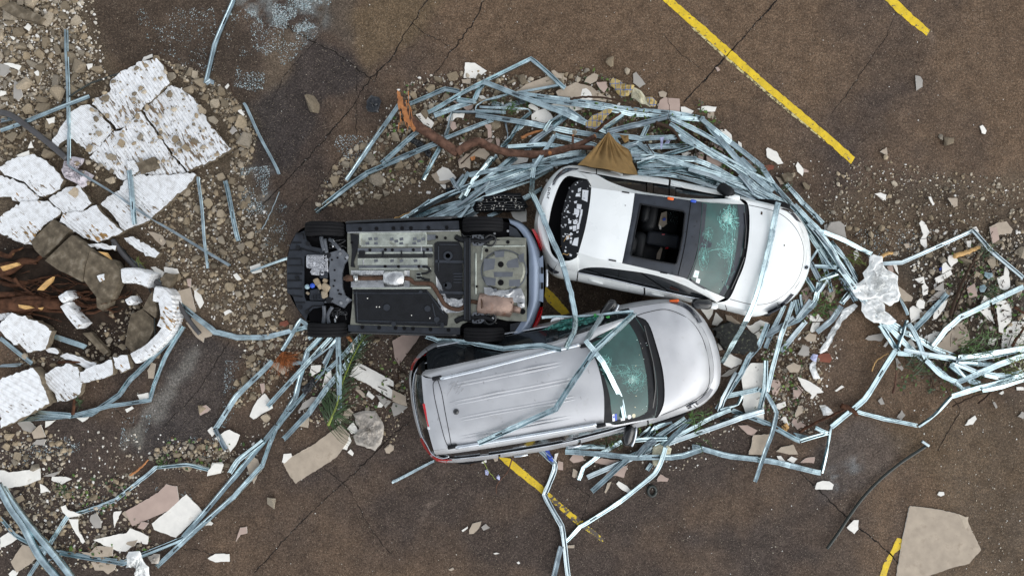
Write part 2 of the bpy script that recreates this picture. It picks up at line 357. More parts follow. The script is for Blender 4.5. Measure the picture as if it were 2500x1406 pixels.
mx = N.new('ShaderNodeMix'); mx.data_type = 'RGBA'; mx.inputs[7].default_value = (.42, .35, .26, 1); L.new(vm.outputs[0], mx.inputs[6])
pk = N.new('ShaderNodeMath'); pk.operation = 'MULTIPLY'; L.new(mr(sep.outputs[1], .925, .935, 0, 1), pk.inputs[0]); L.new(mr(vo.outputs['Distance'], .25, .45, .75, 0), pk.inputs[1]); L.new(pk.outputs[0], mx.inputs[0])
L.new(mx.outputs[2], b.inputs['Base Color'])
L.new(mr(nz(1.3, 5).outputs['Fac'], .35, .65, .42, .8), b.inputs['Roughness']); b.inputs['Specular IOR Level'].default_value = .10
bp = N.new('ShaderNodeBump'); bp.inputs['Strength'].default_value = .55; bp.inputs['Distance'].default_value = .012; L.new(nz(75, 3).outputs['Fac'], bp.inputs['Height']); L.new(bp.outputs[0], b.inputs['Normal'])
nxg, nyg = len(xs), len(ys); vv = np.stack([GX.ravel(), GY.ravel(), np.zeros(GX.size)], 1)
a = (np.arange(nyg - 1)[:, None] * nxg + np.arange(nxg - 1)[None]).ravel(); ff = np.stack([a, a + 1, a + 1 + nxg, a + nxg], 1)
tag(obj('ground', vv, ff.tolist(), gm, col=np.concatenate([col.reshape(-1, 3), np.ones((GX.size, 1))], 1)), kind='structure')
# joints and cracks in the asphalt
M['crackline'] = pm('open crack', (.016, .013, .011), .9, 0, .5, 20, col2=(.30, .28, .25), thr=(.60, .66), mscale=24)
def crack(s, wpx, jit=3., t='Z'):
    p = [Vector((u, v, 0)) for u, v, _ in pts(t, s)]; q = []
    for k in range(len(p) - 1):
        n = max(2, int((p[k + 1] - p[k]).length / 9))
        q += [p[k].lerp(p[k + 1], j / n) + Vector((random.gauss(0, jit), random.gauss(0, jit), 0)) * .5 for j in range(n)]
    q.append(p[-1]); b_ = MB(); L_, R_ = [], []
    for k, c in enumerate(q):
        d = (q[min(k + 1, len(q) - 1)] - q[max(k - 1, 0)]).normalized(); n = Vector((-d.y, d.x, 0)) * wpx * random.uniform(.10, .40)
        L_.append(P(c.x + n.x, c.y + n.y, .004)); R_.append(P(c.x - n.x, c.y - n.y, .004))
    b_.grid([L_, R_]); tag(b_.build('asphalt_crack', M['crackline']), kind='structure')
crack('1898,0 1842,62 1776,135 1700,218 1670,250', 6, 2); crack('600,540 700,440 780,355 860,260 905,190 950,150 1000,65 1045,0', 4.5)
crack('1180,0 1160,50 1110,115 1070,170 1030,215', 4.5); crack('690,55 760,100 820,130 880,175 915,200 920,170', 5); crack('1000,52 1040,85 1098,112', 2.5)
crack('780,90 690,190 665,250', 2.5); crack('870,160 870,330 775,460 720,520', 2.2); crack('1950,1150 2015,1210 2075,1270 2150,1330 2210,1390', 6, 2)
crack('620,1400 700,1310 780,1230 870,1150 960,1060 1000,1030', 4); crack('790,1140 850,1190 905,1290 960,1360', 2.5); crack('560,830 480,960 400,1040', 2.2)
crack('2290,930 2345,1000 2290,1100', 3); crack('2190,30 2160,95 2110,170 2030,280', 2.2); crack('1620,85 1660,130 1720,175', 2); crack('1390,1180 1440,1210 1425,1260 1400,1300', 2.5); crack('360,1330 500,1345 560,1370', 2.5)
crack('1440,640 1480,690 1490,710', 3.5, 4); crack('270,985 300,1015 330,1040', 2.5)
# yellow bay lines, each a worn painted strip of its own
ym = pm('worn yellow road paint', (.66, .46, .012), .6, 0, .16, 8, .2, 60, col2=(.12, .09, .05), thr=(.60, .63), mscale=17)
ym2 = pm('half gone yellow road paint', (.60, .42, .015), .65, 0, .18, 8, .2, 60, col2=(.085, .066, .05), thr=(.50, .52), mscale=13)
ym3 = pm('nearly gone yellow road paint', (.62, .46, .03), .65, 0, .2, 8, .2, 60, col2=(.085, .066, .05), thr=(.42, .46), mscale=15)
yw = pm('pale primer under the paint', (.50, .44, .22), .7, 0, .3, 12, col2=(.11, .085, .055), thr=(.50, .54), mscale=16)
def strip(name, t, s, m, z=.004):
    p = ragged([TP(t, x, y, z) for x, y in [tuple(map(float, w.split(','))) for w in s.split()]], .05, .004)
    b_ = MB(); tri = tessellate_polygon([p]); b_.add(p, [list(x) for x in tri]); return b_.build(name, m)
tag(strip('bay_line', 'Z', '1612,-4 1640,-4 1700,48 1778,116 1862,192 1944,260 2026,330 2087,384 2077,400 2016,345 1934,275 1850,204 1766,132 1688,64', ym), kind='structure')
tag(strip('bay_line', 'Z', '1688,64 1766,132 1850,204 1934,275 2016,345 2012,346 1930,279 1846,208 1762,136 1686,67', yw, .008), kind='structure')
tag(strip('bay_line', 'Z', '2157,-4 2186,-4 2230,38 2271,74 2262,88 2215,52 2180,20', ym), kind='structure')
tag(strip('bay_line', 'Z', '1316,690 1334,700 1362,728 1392,764 1372,770 1336,736', ym), kind='structure')
tag(strip('bay_line', 'J', '985,270 1090,282 1200,375 1330,480 1420,570 1500,640 1460,660 1380,600 1260,500 1120,390', ym), kind='structure')
tag(strip('bay_line', 'J', '1420,570 1500,640 1620,745 1760,855 1700,880 1590,790 1460,660 1380,600', ym2, .008), kind='structure')
tag(strip('bay_line', 'J', '1760,855 1830,910 1915,990 1890,1010 1790,930 1700,880', ym3), kind='structure')
tag(strip('bay_line', 'K', '850,1130 895,1145 880,1210 830,1245 800,1310 770,1420 720,1420 750,1330 790,1250 815,1210', ym), kind='structure')
# ================================================================ cars
CW = C3
def wheel(b_, c, axis, r, w, up=Vector((0, 0, 1)), it=0, ir=1):
    a = axis.normalized(); u = up.normalized(); f = a.cross(u).normalized(); n = 28
    prof = [(.62, -.40), (.66, -.49), (.86, -.50), (.96, -.44), (1, -.30), (1, -.27), (.975, -.26), (.975, -.23), (1, -.22), (1, -.02), (.975, -.01), (.975, .01), (1, .02), (1, .22), (.975, .23), (.975, .26), (1, .27), (1, .30), (.96, .44), (.86, .5), (.66, .49), (.62, .40)]
    rows = [[c + a * (o * w) + (u * math.cos(2 * math.pi * k / n) + f * math.sin(2 * math.pi * k / n)) * (r * q) for k in range(n)] for q, o in prof]
    b_.grid(rows, it, True)
    for sgn in (-1, 1):
        rim = [(.62, .40), (.58, .40), (.55, .30), (.22, .22), (.16, .28), (.01, .28)]
        b_.grid([[c + a * (o * w * sgn) + (u * math.cos(2 * math.pi * k / n) + f * math.sin(2 * math.pi * k / n)) * (r * q * (1 if k % 6 or q < .2 or q > .56 else .93)) for k in range(n)] for q, o in rim], ir, True)
def wheels(root, specs, axis, r, w, up=Vector((0, 0, 1))):
    for c in specs:
        b_ = MB(); wheel(b_, Vector(c), axis, r, w, up); t = MB(); rim = MB()
        o = b_.build('wheel', [M['rubber'], M['silver_shut']], root, True)
def side_pieces(root, loops, spec, m, gap=.022):
    """body side cut into bumpers, wings and doors; loops run from the sill to the waist, spec = [(name, t0, t1)]"""
    out = []
    for name, t0, t1 in spec:
        n = max(4, int((t1 - t0) * 4)); rows = []
        ls = [[cr(l, t0 + gap + (t1 - t0 - 2 * gap) * k / n, True) for k in range(n + 1)] for l in loops]
        mm = (len(ls) - 1) * 3 + 1
        for q in range(mm):
            f = (len(ls) - 1) * q / (mm - 1); rows.append([cr([c[k] for c in ls], f) for k in range(n + 1)])
        b_ = MB(); b_.grid(rows); out.append(b_.build(name, m[name] if isinstance(m, dict) else m, root, True))
    return out
def rocker(Mx, k, z): 
    c = sum(Mx, Vector((0, 0, 0))) / len(Mx); return [Vector((c.x + (p.x - c.x) * k, c.y + (p.y - c.y) * k, z)) for p in Mx]
def core(root, loops, zlow, cover=None):
    b_ = MB(); ls = [[Vector(p) for p in l] for l in loops]
    ins = []
    for l in ls:
        c = sum(l, Vector((0, 0, 0))) / len(l); ins.append([Vector((c.x + (p.x - c.x) * .975, c.y + (p.y - c.y) * .965, p.z - .02)) for p in l])
    b_.grid(ins, 0, True); bot = ins[0]; c = sum(bot, Vector((0, 0, 0))) / len(bot); n = len(bot)
    b_.add(bot + [c], [[k, (k + 1) % n, n] for k in range(n)])
    return b_.build('inner_shell', M['inner'], root)
def ribbon(b_, path, w, i=0, up=None):       # flat strip along a draped path
    L_, R_ = [], []
    for k, p in enumerate(path):
        d = (path[min(k + 1, len(path) - 1)] - path[max(k - 1, 0)]); d.z = 0; d.normalize(); n = Vector((-d.y, d.x, 0)) * w / 2
        L_.append(p + n); R_.append(p - n)
    b_.grid([L_, R_], i)
def web(dr, t, cx, cy, rx, ry, b_, i=1, spokes=13, rings=5, core_=.18, w=.004, rot=0., seed=1):
    spokes, rings, w = int(spokes * 1.8), int(rings * 2), w * .58
    """crazing round an impact: jittered spokes and rings lying on the glass"""
    R = random.Random(seed); a0 = [2 * math.pi * k / spokes + R.uniform(-.22, .22) for k in range(spokes)]
    def q(a, r):
        x, y = math.cos(a) * rx * r, math.sin(a) * ry * r
        return dr(*uv(t, cx + x * math.cos(rot) - y * math.sin(rot), cy + x * math.sin(rot) + y * math.cos(rot)), .005)
    for a in a0:
        e = R.uniform(.45, 1.15); pth = [q(a + R.uniform(-.09, .09), e * s / 5) for s in range(6)]; ribbon(b_, pth, w * R.uniform(.6, 1.5), i)
    for k in range(rings):
        r = (k + 1) / rings * R.uniform(.9, 1.04)
        for s in range(spokes):
            if R.random() < .30 + .35 * k / rings: continue
            a, c = a0[s], a0[(s + 1) % spokes] + (2 * math.pi if s == spokes - 1 else 0)
            ribbon(b_, [q(a, r * R.uniform(.9, 1.08)), q((a + c) / 2, r * R.uniform(.88, 1.02)), q(c, r * R.uniform(.9, 1.08))], w * R.uniform(.5, 1.2), i)
    for _ in range(60):
        a, r = R.uniform(0, 6.28), R.uniform(.1, 1.05); ribbon(b_, [q(a, r), q(a + R.uniform(-.25, .25), r + R.uniform(-.18, .18)), q(a + R.uniform(-.4, .4), r + R.uniform(-.2, .2))], w * .7, i)
# ---------------------------------------------------------------- the white saloon
sd_o = P(1640, 600, 0)
car = thing('white_sedan', 'white sedan standing on its wheels with its glass roof and rear screen smashed out', 'car', sd_o)
SM = CW('W', '80,600,.6 95,470,.6 130,330,.6 190,210,.62 270,125,.65 340,88,.68 420,80,.7 590,108,.72 800,143,.72 1150,188,.72 1500,262,.72 1640,298,.72 1760,330,.72 1920,372,.72 2080,412,.72 2190,455,.7 2270,540,.66 2318,640,.6 2340,760,.58 2335,900,.58 2295,1025,.6 2230,1130,.64 2120,1225,.68 1990,1290,.7 1870,1316,.72 1740,1290,.72 1570,1245,.72 1280,1185,.72 980,1140,.72 700,1083,.72 430,1025,.72 280,1000,.7 200,950,.66 150,870,.62 100,740,.6')
SB = CW('W', '110,560,.98 130,440,.98 165,330,.98 225,225,.98 290,160,.97 350,130,.97 430,125,.97 590,150,.97 800,188,.97 1150,238,.97 1500,305,.97 1640,330,.97 1760,350,.98 1920,390,.96 2060,425,.93 2160,470,.9 2240,555,.86 2285,650,.8 2305,760,.78 2300,890,.78 2262,1005,.8 2200,1100,.84 2100,1180,.88 1980,1245,.92 1860,1268,.95 1720,1240,.97 1570,1200,.97 1280,1138,.97 980,1070,.97 700,1005,.97 440,950,.97 310,915,.98 240,870,.98 185,790,.98 140,700,.98')
SR = rocker(SM, .965, .24)
wp = M['white_paint']
core(car, [SR, SM, SB], .24)
side_pieces(car, [SR, SM, SB], [('rear_wing', 4.6, 7), ('rear_door', 7, 9.1), ('front_door', 9.1, 12), ('front_wing', 12, 15), ('front_bumper', 15, 22.3), ('front_wing', 22.3, 25.6), ('front_door', 25.6, 28), ('rear_door', 28, 30), ('rear_wing', 30, 31.6), ('rear_bumper', 31.6, 39.6)], wp)
hood = surf('bonnet', [CW('W', s) for s in ('1760,350,.98 1828,398,1.0 1840,600,1.04 1808,850,1.04 1745,1020,1.03 1670,1172,1.0 1570,1200,.97',
    '1920,390,.96 1960,440,.99 1990,620,1.045 1960,900,1.045 1890,1080,1.01 1800,1200,.985 1720,1240,.97', '2060,425,.93 2095,490,.97 2130,640,1.01 2110,900,1.01 2050,1080,.98 1940,1212,.96 1860,1268,.95',
    '2160,470,.9 2192,560,.925 2225,690,.945 2215,890,.945 2165,1050,.93 2065,1180,.92 1980,1245,.92', '2240,555,.86 2265,640,.872 2278,740,.877 2270,890,.877 2235,1010,.877 2165,1105,.88 2100,1180,.88', '2285,650,.8 2300,710,.79 2305,760,.78 2303,850,.78 2290,940,.785 2262,1005,.8 2200,1100,.84')], wp, car, 28, 5)
boot = surf('boot_lid', [CW('W', '430,125,.97 350,130,.97 290,160,.97 225,225,.98 165,330,.98 130,440,.98 110,560,.98 140,700,.98 185,790,.98 240,870,.98 310,915,.98 440,950,.97'),
    CW('W', '470,155,1.12 385,150,1.05 318,165,1.02 255,235,1.02 195,370,1.03 165,500,1.03 152,620,1.03 168,720,1.03 205,800,1.03 260,865,1.04 340,888,1.1 436,885,1.14'),
    CW('W', '520,195,1.27 420,176,1.16 350,170,1.08 288,240,1.03 232,390,1.03 204,520,1.03 193,620,1.03 203,720,1.03 226,800,1.03 280,852,1.06 370,858,1.18 432,828,1.27')], wp, car, 40, 5)
TU = CW('W', '430,125,.97 510,146,.98 590,157,.985 700,215,1.15 900,283,1.24 1150,325,1.27 1400,352,1.22 1600,354,1.10 1752,352,.985')
RU = CW('W', '516,192,1.27 530,230,1.31 548,262,1.335 720,285,1.385 905,308,1.40 1150,338,1.40 1450,378,1.365 1620,392,1.2 1800,398,1.01')
TL = CW('W', '436,950,.975 450,935,1.0 520,915,1.12 640,914,1.2 760,928,1.23 1000,962,1.26 1180,1010,1.22 1330,1070,1.12 1470,1140,1.02 1572,1198,.975')
RL = CW('W', '430,828,1.27 434,810,1.3 442,795,1.335 600,840,1.385 800,880,1.40 1000,925,1.40 1250,985,1.375 1330,1010,1.33 1480,1090,1.15 1640,1160,1.01')
surf('roof_side', [TU, RU], wp, car, 40, 3); surf('roof_side', [TL, RL], wp, car, 40, 3)
def glassband(name, low, top, cuts, m):
    for a, c in cuts:
        lo = [cr(low, (len(low) - 1) * (a + (c - a) * k / 12)) for k in range(13)]; hi = [cr(top, (len(top) - 1) * (a + (c - a) * k / 12)) for k in range(13)]
        b_ = MB(); b_.grid([lo, [p.lerp(q, .5) + Vector((0, 0, .01)) for p, q in zip(lo, hi)], hi]); b_.build(name, m, car, True)
BUc = CW('W', '590,155,.975 720,176,.975 900,206,.975 1150,243,.975 1400,290,.975 1600,325,.975 1752,350,.98'); TUc = [Vector(p) for p in TU[2:]]
BLc = CW('W', '440,952,.975 700,1003,.975 980,1068,.975 1150,1106,.975 1280,1136,.975 1450,1172,.975 1572,1199,.975'); TLc = [Vector(p) for p in TL]
inn = Vector((0, -.012, -.01))
glassband('side_window', [p + inn for p in BUc], [p + inn for p in resample(TUc, 7)], [(.02, .40), (.44, .52), (.56, .98)], M['glass_b'])
glassband('side_window', [p - inn + Vector((0, 0, -.02)) for p in BLc], [p - inn + Vector((0, 0, -.02)) for p in resample(TLc, 7)], [(.02, .17), (.19, .48), (.54, .97)], M['glass_b'])
glassband('window_pillar', BLc, resample(TLc, 7), [(.485, .535)], M['black_gloss']); glassband('window_pillar', BUc, resample(TUc, 7), [(.405, .435), (.525, .555)], M['black_gloss'])
b_ = MB(); b_.tube(resample(CW('W', '440,955,.98 700,1008,.985 980,1073,.985 1280,1140,.985 1455,1175,.985'), 20), .012, 5); b_.build('window_trim', M['silver_shut'], car, True)
roof = surf('roof_panel', [CW('W', s) for s in ('548,262,1.335 534,400,1.375 497,600,1.38 442,795,1.335', '720,285,1.385 694,450,1.435 645,680,1.435 600,840,1.385', '902,309,1.40 872,520,1.445 836,700,1.445 799,879,1.40')], wp, car, 18, 6)
outer = CW('W', '907,310,1.40 1180,342,1.40 1450,379,1.365 1447,500,1.395 1420,740,1.40 1385,880,1.38 1330,1009,1.33 1250,984,1.38 1000,924,1.40 804,880,1.40 840,700,1.445 876,520,1.445')
innr = CW('W', '950,395,1.435 1120,425,1.435 1300,455,1.42 1314,475,1.42 1295,650,1.425 1270,780,1.425 1245,880,1.42 1228,888,1.42 1050,858,1.43 878,822,1.435 872,808,1.435 910,590,1.44')
oo, ii = dense(outer, .06), None
ii = [min((a.lerp(c, k / 12) for a, c in zip(innr, innr[1:] + innr[:1]) for k in range(12)), key=lambda q: (q - p).length + .6 * abs((q - p).normalized().cross((q - sum(innr, Vector()) / 12).normalized()).length)) for p in oo]
b_ = MB(); b_.grid([oo, [p.lerp(q, .33) + Vector((0, 0, .008)) for p, q in zip(oo, ii)], [p.lerp(q, .66) + Vector((0, 0, .008)) for p, q in zip(oo, ii)], ii], 0, True)
fr = b_.build('roof_glass_surround', M['roofpanel'], car, True); b_ = MB(); b_.grid([innr, [p + Vector((0, 0, -.06)) for p in innr]], 0, True); b_.build('opening_rim', M['black'], car)
df = Drape(fr); b_ = MB(); ribbon(b_, df.line('W', '1362,376 1345,500 1310,740 1256,978', .004, 6), .014); b_.build('roof_seam', M['inner'], car)
b_ = MB(); b_.tube([p + Vector((0, 0, .006)) for p in innr + innr[:1]], .012, 5); b_.build('roof_opening_seal', M['black'], car)
wsc = [CW('W', s) for s in ('1452,380,1.36 1448,500,1.395 1422,740,1.395 1388,880,1.375 1334,1010,1.325', '1560,384,1.26 1570,520,1.29 1548,760,1.29 1500,930,1.275 1420,1066,1.225', '1690,390,1.11 1700,540,1.14 1672,780,1.14 1610,980,1.125 1510,1110,1.095', '1800,397,1.0 1806,560,1.015 1778,800,1.015 1710,1000,1.01 1625,1156,1.0')]
g = loft(wsc, 22, 6); b_ = MB(); b_.grid(g)
tmpw = b_.build('windscreen', [M['glass'], M['crack'], M['roofpanel'], M['leaf'], M['white_lens'], M['blue']], car, True); dw = Drape(tmpw)
def put_on_glass(o, mats, fn, parent, name='windscreen'):
    b_ = MB(); b_.v = [v.co + parent_loc(o) for v in o.data.vertices]; b_.f = [list(p.vertices) for p in o.data.polygons]; b_.i = [0] * len(b_.f)
    fn(b_); bpy.data.objects.remove(o); return b_.build(name, mats, parent, True)
def quadmark(b_, dr, t, s, i, off=.004): b_.add([dr(*uv(t, *map(float, w.split(','))), off) for w in s.split()], [list(range(len(s.split())))], i)
def fn(b_):
    for k in range(len(dw.line('W', '1452,380 1440,640 1330,1010', n=10)) - 1):
        pass
    top = dw.line('W', '1458,384 1452,500 1428,740 1394,880 1340,1006', .003, 5); inn_ = dw.line('W', '1492,398 1480,520 1462,700 1440,760 1365,1000', .003, 5); b_.grid([top, inn_], 2)
    b_.grid([dw.line('W', '1738,394 1752,520 1744,700 1706,880 1648,1030 1590,1136', .003, 5), dw.line('W', '1797,398 1803,520 1788,720 1740,920 1680,1060 1624,1152', .003, 5)], 2); b_.grid([dw.line('W', '1340,990 1450,1062 1560,1116 1622,1138', .003, 5), dw.line('W', '1334,1008 1430,1070 1530,1120 1620,1153', .003, 5)], 2)
    R = random.Random(3)
    for _ in range(34):
        t = R.random(); x, y = 1735 - 140 * t ** 1.6 + R.uniform(-12, 12), 430 + 680 * t; b_.add([dw(*uv('W', x + R.uniform(-6, 6), y + R.uniform(-8, 8)), .006) for _ in range(3)], [[0, 1, 2]], R.choice([3, 3, 4, 5]))
    quadmark(b_, dw, 'W', '1445,680 1500,690 1532,715 1528,745 1490,758 1440,745', 2)
    [ribbon(b_, dw.line('W', s, .005, 3), .006, 1) for s in ('1500,790 1540,770 1600,765 1640,770 1680,800', '1640,640 1640,700 1655,760', '1680,400 1700,640 1690,900 1640,1060', '1720,620 1700,780 1680,960')]; web(dw, 'W', 1668, 520, 84, 112, b_, 1, 15, 7, w=.008, seed=3); web(dw, 'W', 1640, 760, 80, 75, b_, 1, 7, 2, w=.004, seed=4); web(dw, 'W', 1465, 830, 40, 110, b_, 1, 8, 3, w=.004, seed=8); web(dw, 'W', 1500, 650, 45, 70, b_, 1, 7, 2, w=.003, seed=9); web(dw, 'W', 1660, 510, 40, 50, b_, 5, 8, 3, w=.005, seed=23); web(dw, 'W', 1680, 760, 60, 230, b_, 1, 7, 3, w=.003, seed=24)
    for s in ('1395,935 1430,945 1418,1000 1378,990', '1408,1000 1440,1010 1430,1045 1402,1035'): quadmark(b_, dw, 'W', s, 4)
    quadmark(b_, dw, 'W', '1402,955 1424,962 1418,985 1396,978', 5)
ws = put_on_glass(tmpw, [M['glass'], M['crack'], M['roofpanel'], M['leaf'], M['white_lens'], M['crack_w']], fn, car)
surf('scuttle', [CW('W', '1796,397,1.0 1806,560,1.012 1778,800,1.012 1710,1000,1.008 1622,1158,1.0'), CW('W', '1828,398,.985 1840,600,1.0 1808,850,1.0 1745,1020,.995 1668,1174,.985')], M['black'], car, 20, 2)
for s in ('1800,470,1.03 1812,600,1.035 1800,760,1.035', '1798,830,1.035 1740,980,1.03 1690,1090,1.02'):
    b_ = MB(); b_.tube(CW('W', s), .012, 5); b_.build('wiper', M['black_gloss'], car)
# smashed rear screen: black hole with the dotted lattice of its frame left in it
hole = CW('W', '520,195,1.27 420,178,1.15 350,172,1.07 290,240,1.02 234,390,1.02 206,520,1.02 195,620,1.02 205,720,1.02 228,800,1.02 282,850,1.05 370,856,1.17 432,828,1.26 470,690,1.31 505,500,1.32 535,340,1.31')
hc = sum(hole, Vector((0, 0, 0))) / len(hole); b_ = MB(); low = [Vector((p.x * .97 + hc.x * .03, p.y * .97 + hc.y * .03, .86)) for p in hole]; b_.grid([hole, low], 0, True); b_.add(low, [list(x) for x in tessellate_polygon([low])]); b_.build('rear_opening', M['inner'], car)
lat = MB(); LT = CW('W', '505,193,1.22 430,205,1.16 375,260,1.12 330,380,1.11 302,520,1.11 298,640,1.11 304,760,1.12 340,830,1.14 385,850,1.16')
LT2 = CW('W', '520,200,1.26 540,235,1.30 545,262,1.325 530,400,1.36 495,600,1.365 445,790,1.325 432,815,1.29 410,838,1.24 390,850,1.18')
g = loft([LT, LT2], 22, 6); lat.grid(g); lo = lat.build('rear_screen_frame', M['black'], car, True); dl = Drape(lo)
fl = MB(); fl.v = [v.co + parent_loc(lo) for v in lo.data.vertices]; fl.f = [list(p.vertices) for p in lo.data.polygons]; fl.i = [0] * len(fl.f)
for s in ('475,280 525,285 515,380 470,360', '440,270 465,262 462,292 438,300', '425,310 460,305 452,335 418,335', '430,395 470,400 462,440 428,435', '410,430 452,445 445,490 405,480', '460,440 478,440 472,490 458,485', '420,490 440,485 440,500 425,508', '362,530 385,530 382,555 360,555', '398,540 420,520 440,540 425,562 402,560', '430,560 455,540 448,600 430,605', '395,575 425,570 425,612 398,618', '368,580 392,578 385,600 372,605', '455,480 470,490 455,560 442,555', '410,675 445,668 435,740 388,730', '340,655 362,650 368,680 345,690', '370,640 388,640 385,655 370,655', '372,695 390,690 385,720 372,718', '425,620 445,615 440,630 428,635', '405,375 432,368 428,390 410,392', '370,800 390,810 385,825 370,820', '330,770 345,775 340,790 328,785'):
    quadmark(fl, dl, 'W', s, 1, .006)
R = random.Random(21)
for _ in range(90):
    x, y = R.uniform(300, 520), R.uniform(200, 840); w_, h_ = R.uniform(3, 9), R.uniform(3, 10)
    if 250 + 90 * abs(y - 560) / 340 < x - 30 and x < 540 - .32 * (y - 230): quadmark(fl, dl, 'W', f'{x-w_},{y-h_} {x+w_},{y-h_+3} {x+w_-2},{y+h_} {x-w_},{y+h_-2}', R.choice([1, 2, 2]), .006)
bpy.data.objects.remove(lo); fl.build('rear_screen_frame', [M['black'], M['white_lens'], M['silver_paint']], car)
b_ = MB(); b_.tube([dl(*uv('W', x, y), .03) for x, y in ((300, 745), (330, 690), (350, 660), (372, 650), (366, 670))], .005, 4); b_.tube([dl(*uv('W', x, y), .03) for x, y in ((290, 820), (320, 800), (350, 812), (365, 800))], .005, 4); b_.build('torn_wire', M['wood_y'], car)
# cabin seen through the roof opening
cab = [Vector((p.x, p.y, .42)) for p in CW('W', '820,250,1 1500,330,1 1560,1040,1 700,900,1')]
b_ = MB(); b_.add(cab, [[0, 1, 2, 3]]); b_.build('cabin_floor', M['inner'], car)
ax = (TP('W', 1740, 730, 1) - TP('W', 300, 480, 1)); ax.z = 0; ax.normalize(); lt = Vector((-ax.y, ax.x, 0)); rz = math.atan2(ax.y, ax.x)
for (x, y) in ((1060, 515), (960, 765)):
    c = TP('W', x, y, .75); s_ = MB(); s_.box(c + ax * .20 - Vector((0, 0, .18)), (.52, .50, .2), rz, 0, .07); s_.box(c - ax * .14 + Vector((0, 0, .10)), (.24, .50, .62), rz, 0, .08, (.25, 0)); s_.box(c - ax * .24 + Vector((0, 0, .42)), (.14, .28, .2), rz, 0, .06); s_.build('seat', M['seat'], car, True)
c = TP('W', 1120, 690, .72); b_ = MB(); b_.box(c, (.55, .24, .26), rz, 0, .04); b_.box(c + ax * .36 - Vector((0, 0, .06)), (.22, .2, .16), rz, 0, .03); b_.build('centre_console', M['black2'], car)
for k, (s, m, z) in enumerate((('1120,470 1165,455 1165,560 1135,585 1095,575', M['gyp_b'], .85), ('1128,520 1150,505 1160,525 1140,535', M['blue'], .9), ('925,530 960,520 985,590 1000,615 950,600 920,590', M['blue_paint'], .7), ('1085,800 1120,740 1130,760 1108,850 1080,845', M['gyp_b'], .7), ('1100,560 1120,580 1118,605 1105,600', M['gyp_w'], .86), ('1155,750 1178,748 1175,760 1155,762', M['red'], .84), ('1125,640 1148,640 1146,648 1125,648', M['red'], .86))):
    b_ = MB(); b_.prism(CW('W', s, z), .02); b_.build('cabin_litter', m, car)
b_ = MB(); rr = random.Random(3)
for _ in range(60):
    x, y = rr.uniform(1170, 1260), rr.uniform(460, 560)
    b_.add([TP('W', x + rr.uniform(-3, 3), y + rr.uniform(-3, 3), .72) for _ in range(3)], [[0, 1, 2]])
b_.build('glass_crumb', M['crack_w'], car)
# small parts
def blobbox(name, t, x, y, z, d, rz_, m, bev=.03): b_ = MB(); b_.box(TP(t, x, y, z), d, rz_, 0, bev); return b_.build(name, m, car, True)
blobbox('roof_clip', 'W', 1195, 352, 1.41, (.10, .045, .04), rz, M['orange'], .015); blobbox('roof_clip', 'W', 1382, 372, 1.39, (.09, .045, .04), rz, M['blue'], .015)
for x, y in ((828, 300), (720, 856), (1140, 958)): blobbox('roof_rack_cover', 'W', x, y, 1.405, (.12, .022, .012), rz, M['black'], .005)
hb = Drape(*[o for o in car.children if o.type == 'MESH' and o.name.split('.')[0] in ('rear_door', 'front_door', 'bonnet', 'boot_lid', 'rear_wing', 'front_wing')])
for s in ('528,1015 560,1022 600,1035 642,1046', '1035,1125 1065,1132 1105,1140 1140,1148', '705,132 740,138 775,146 800,158', '1200,230 1235,238 1275,250 1300,262'):
    b_ = MB(); b_.tube([p + Vector((0, 0, .012)) for p in hb.line('W', s, .012)], [.012, .02, .02, .012], 6); b_.build('door_handle', wp, car, True)
hl = Drape(hood); b_ = MB()
ribbon(b_, hl.line('W', '1834,405 1960,432 2060,462 2140,510 2215,590 2262,680 2283,770 2280,850 2255,960 2200,1060 2120,1140 2000,1205 1860,1215 1680,1172', .003, 6), .009); b_.build('bonnet_seam', M['black'], car)
b_ = MB(); e = hl(*uv('W', 2303, 912), .01); b_.tube([e + Vector((math.cos(a) * .036, math.sin(a) * .036, .004)) for a in [k * math.pi / 8 for k in range(17)]], .008, 6, 0, False); b_.tube([e - Vector((0, 0, .01)), e + Vector((0, 0, .006))], .03, 14, 1); b_.build('bonnet_badge', [M['silver_shut'], M['black_gloss']], car, True)
b_ = MB()
for s in ('1935,455 1948,462 1945,485 1930,480', '2122,725 2132,730 2128,742 2120,738', '822,403 830,405 828,412 820,410'): b_.add([(hl if '8' not in s[:1] else Drape(roof))(*uv('W', *map(float, w.split(','))), .004) for w in s.split()], [[0, 1, 2, 3]])
b_.build('paint_chip', M['twig'], car)
def patch_on(name, dr, t, s, m, off=.008, parent=car):
    p = [dr(*uv(t, *map(float, w.split(','))), off) for w in s.split()]; b_ = MB(); b_.add(p, [list(x) for x in tessellate_polygon([[Vector((q.x, q.y, 0)) for q in p]])]); return b_.build(name, m, parent)
def lens(name, s_out, s_in, m): return surf(name, [CW('W', s_out), CW('W', s_in)], m, car, 12, 3)
def dlens(name, dr, t, a, c, m, parent):
    la, lc = dr.line(t, a, .014, 6), dr.line(t, c, .014, 6); n = min(len(la), len(lc)); la, lc = resample(la, 16), resample(lc, 16); ta, tc_ = pts(t, a), pts(t, c); rows = []
    ra, rc = [resample([Vector((u, v, 0)) for u, v, _ in q], 16) for q in (ta, tc_)]
    for k in range(6): rows.append([dr(p.lerp(q, k / 5).x, p.lerp(q, k / 5).y, .014) for p, q in zip(ra, rc)])
    b_ = MB(); b_.grid(rows); return b_.build(name, m, parent, True)
de = Drape(*[o for o in car.children if o.type == 'MESH' and o.name.split('.')[0] in ('rear_bumper', 'rear_wing', 'front_wing', 'front_bumper', 'boot_lid', 'bonnet')])
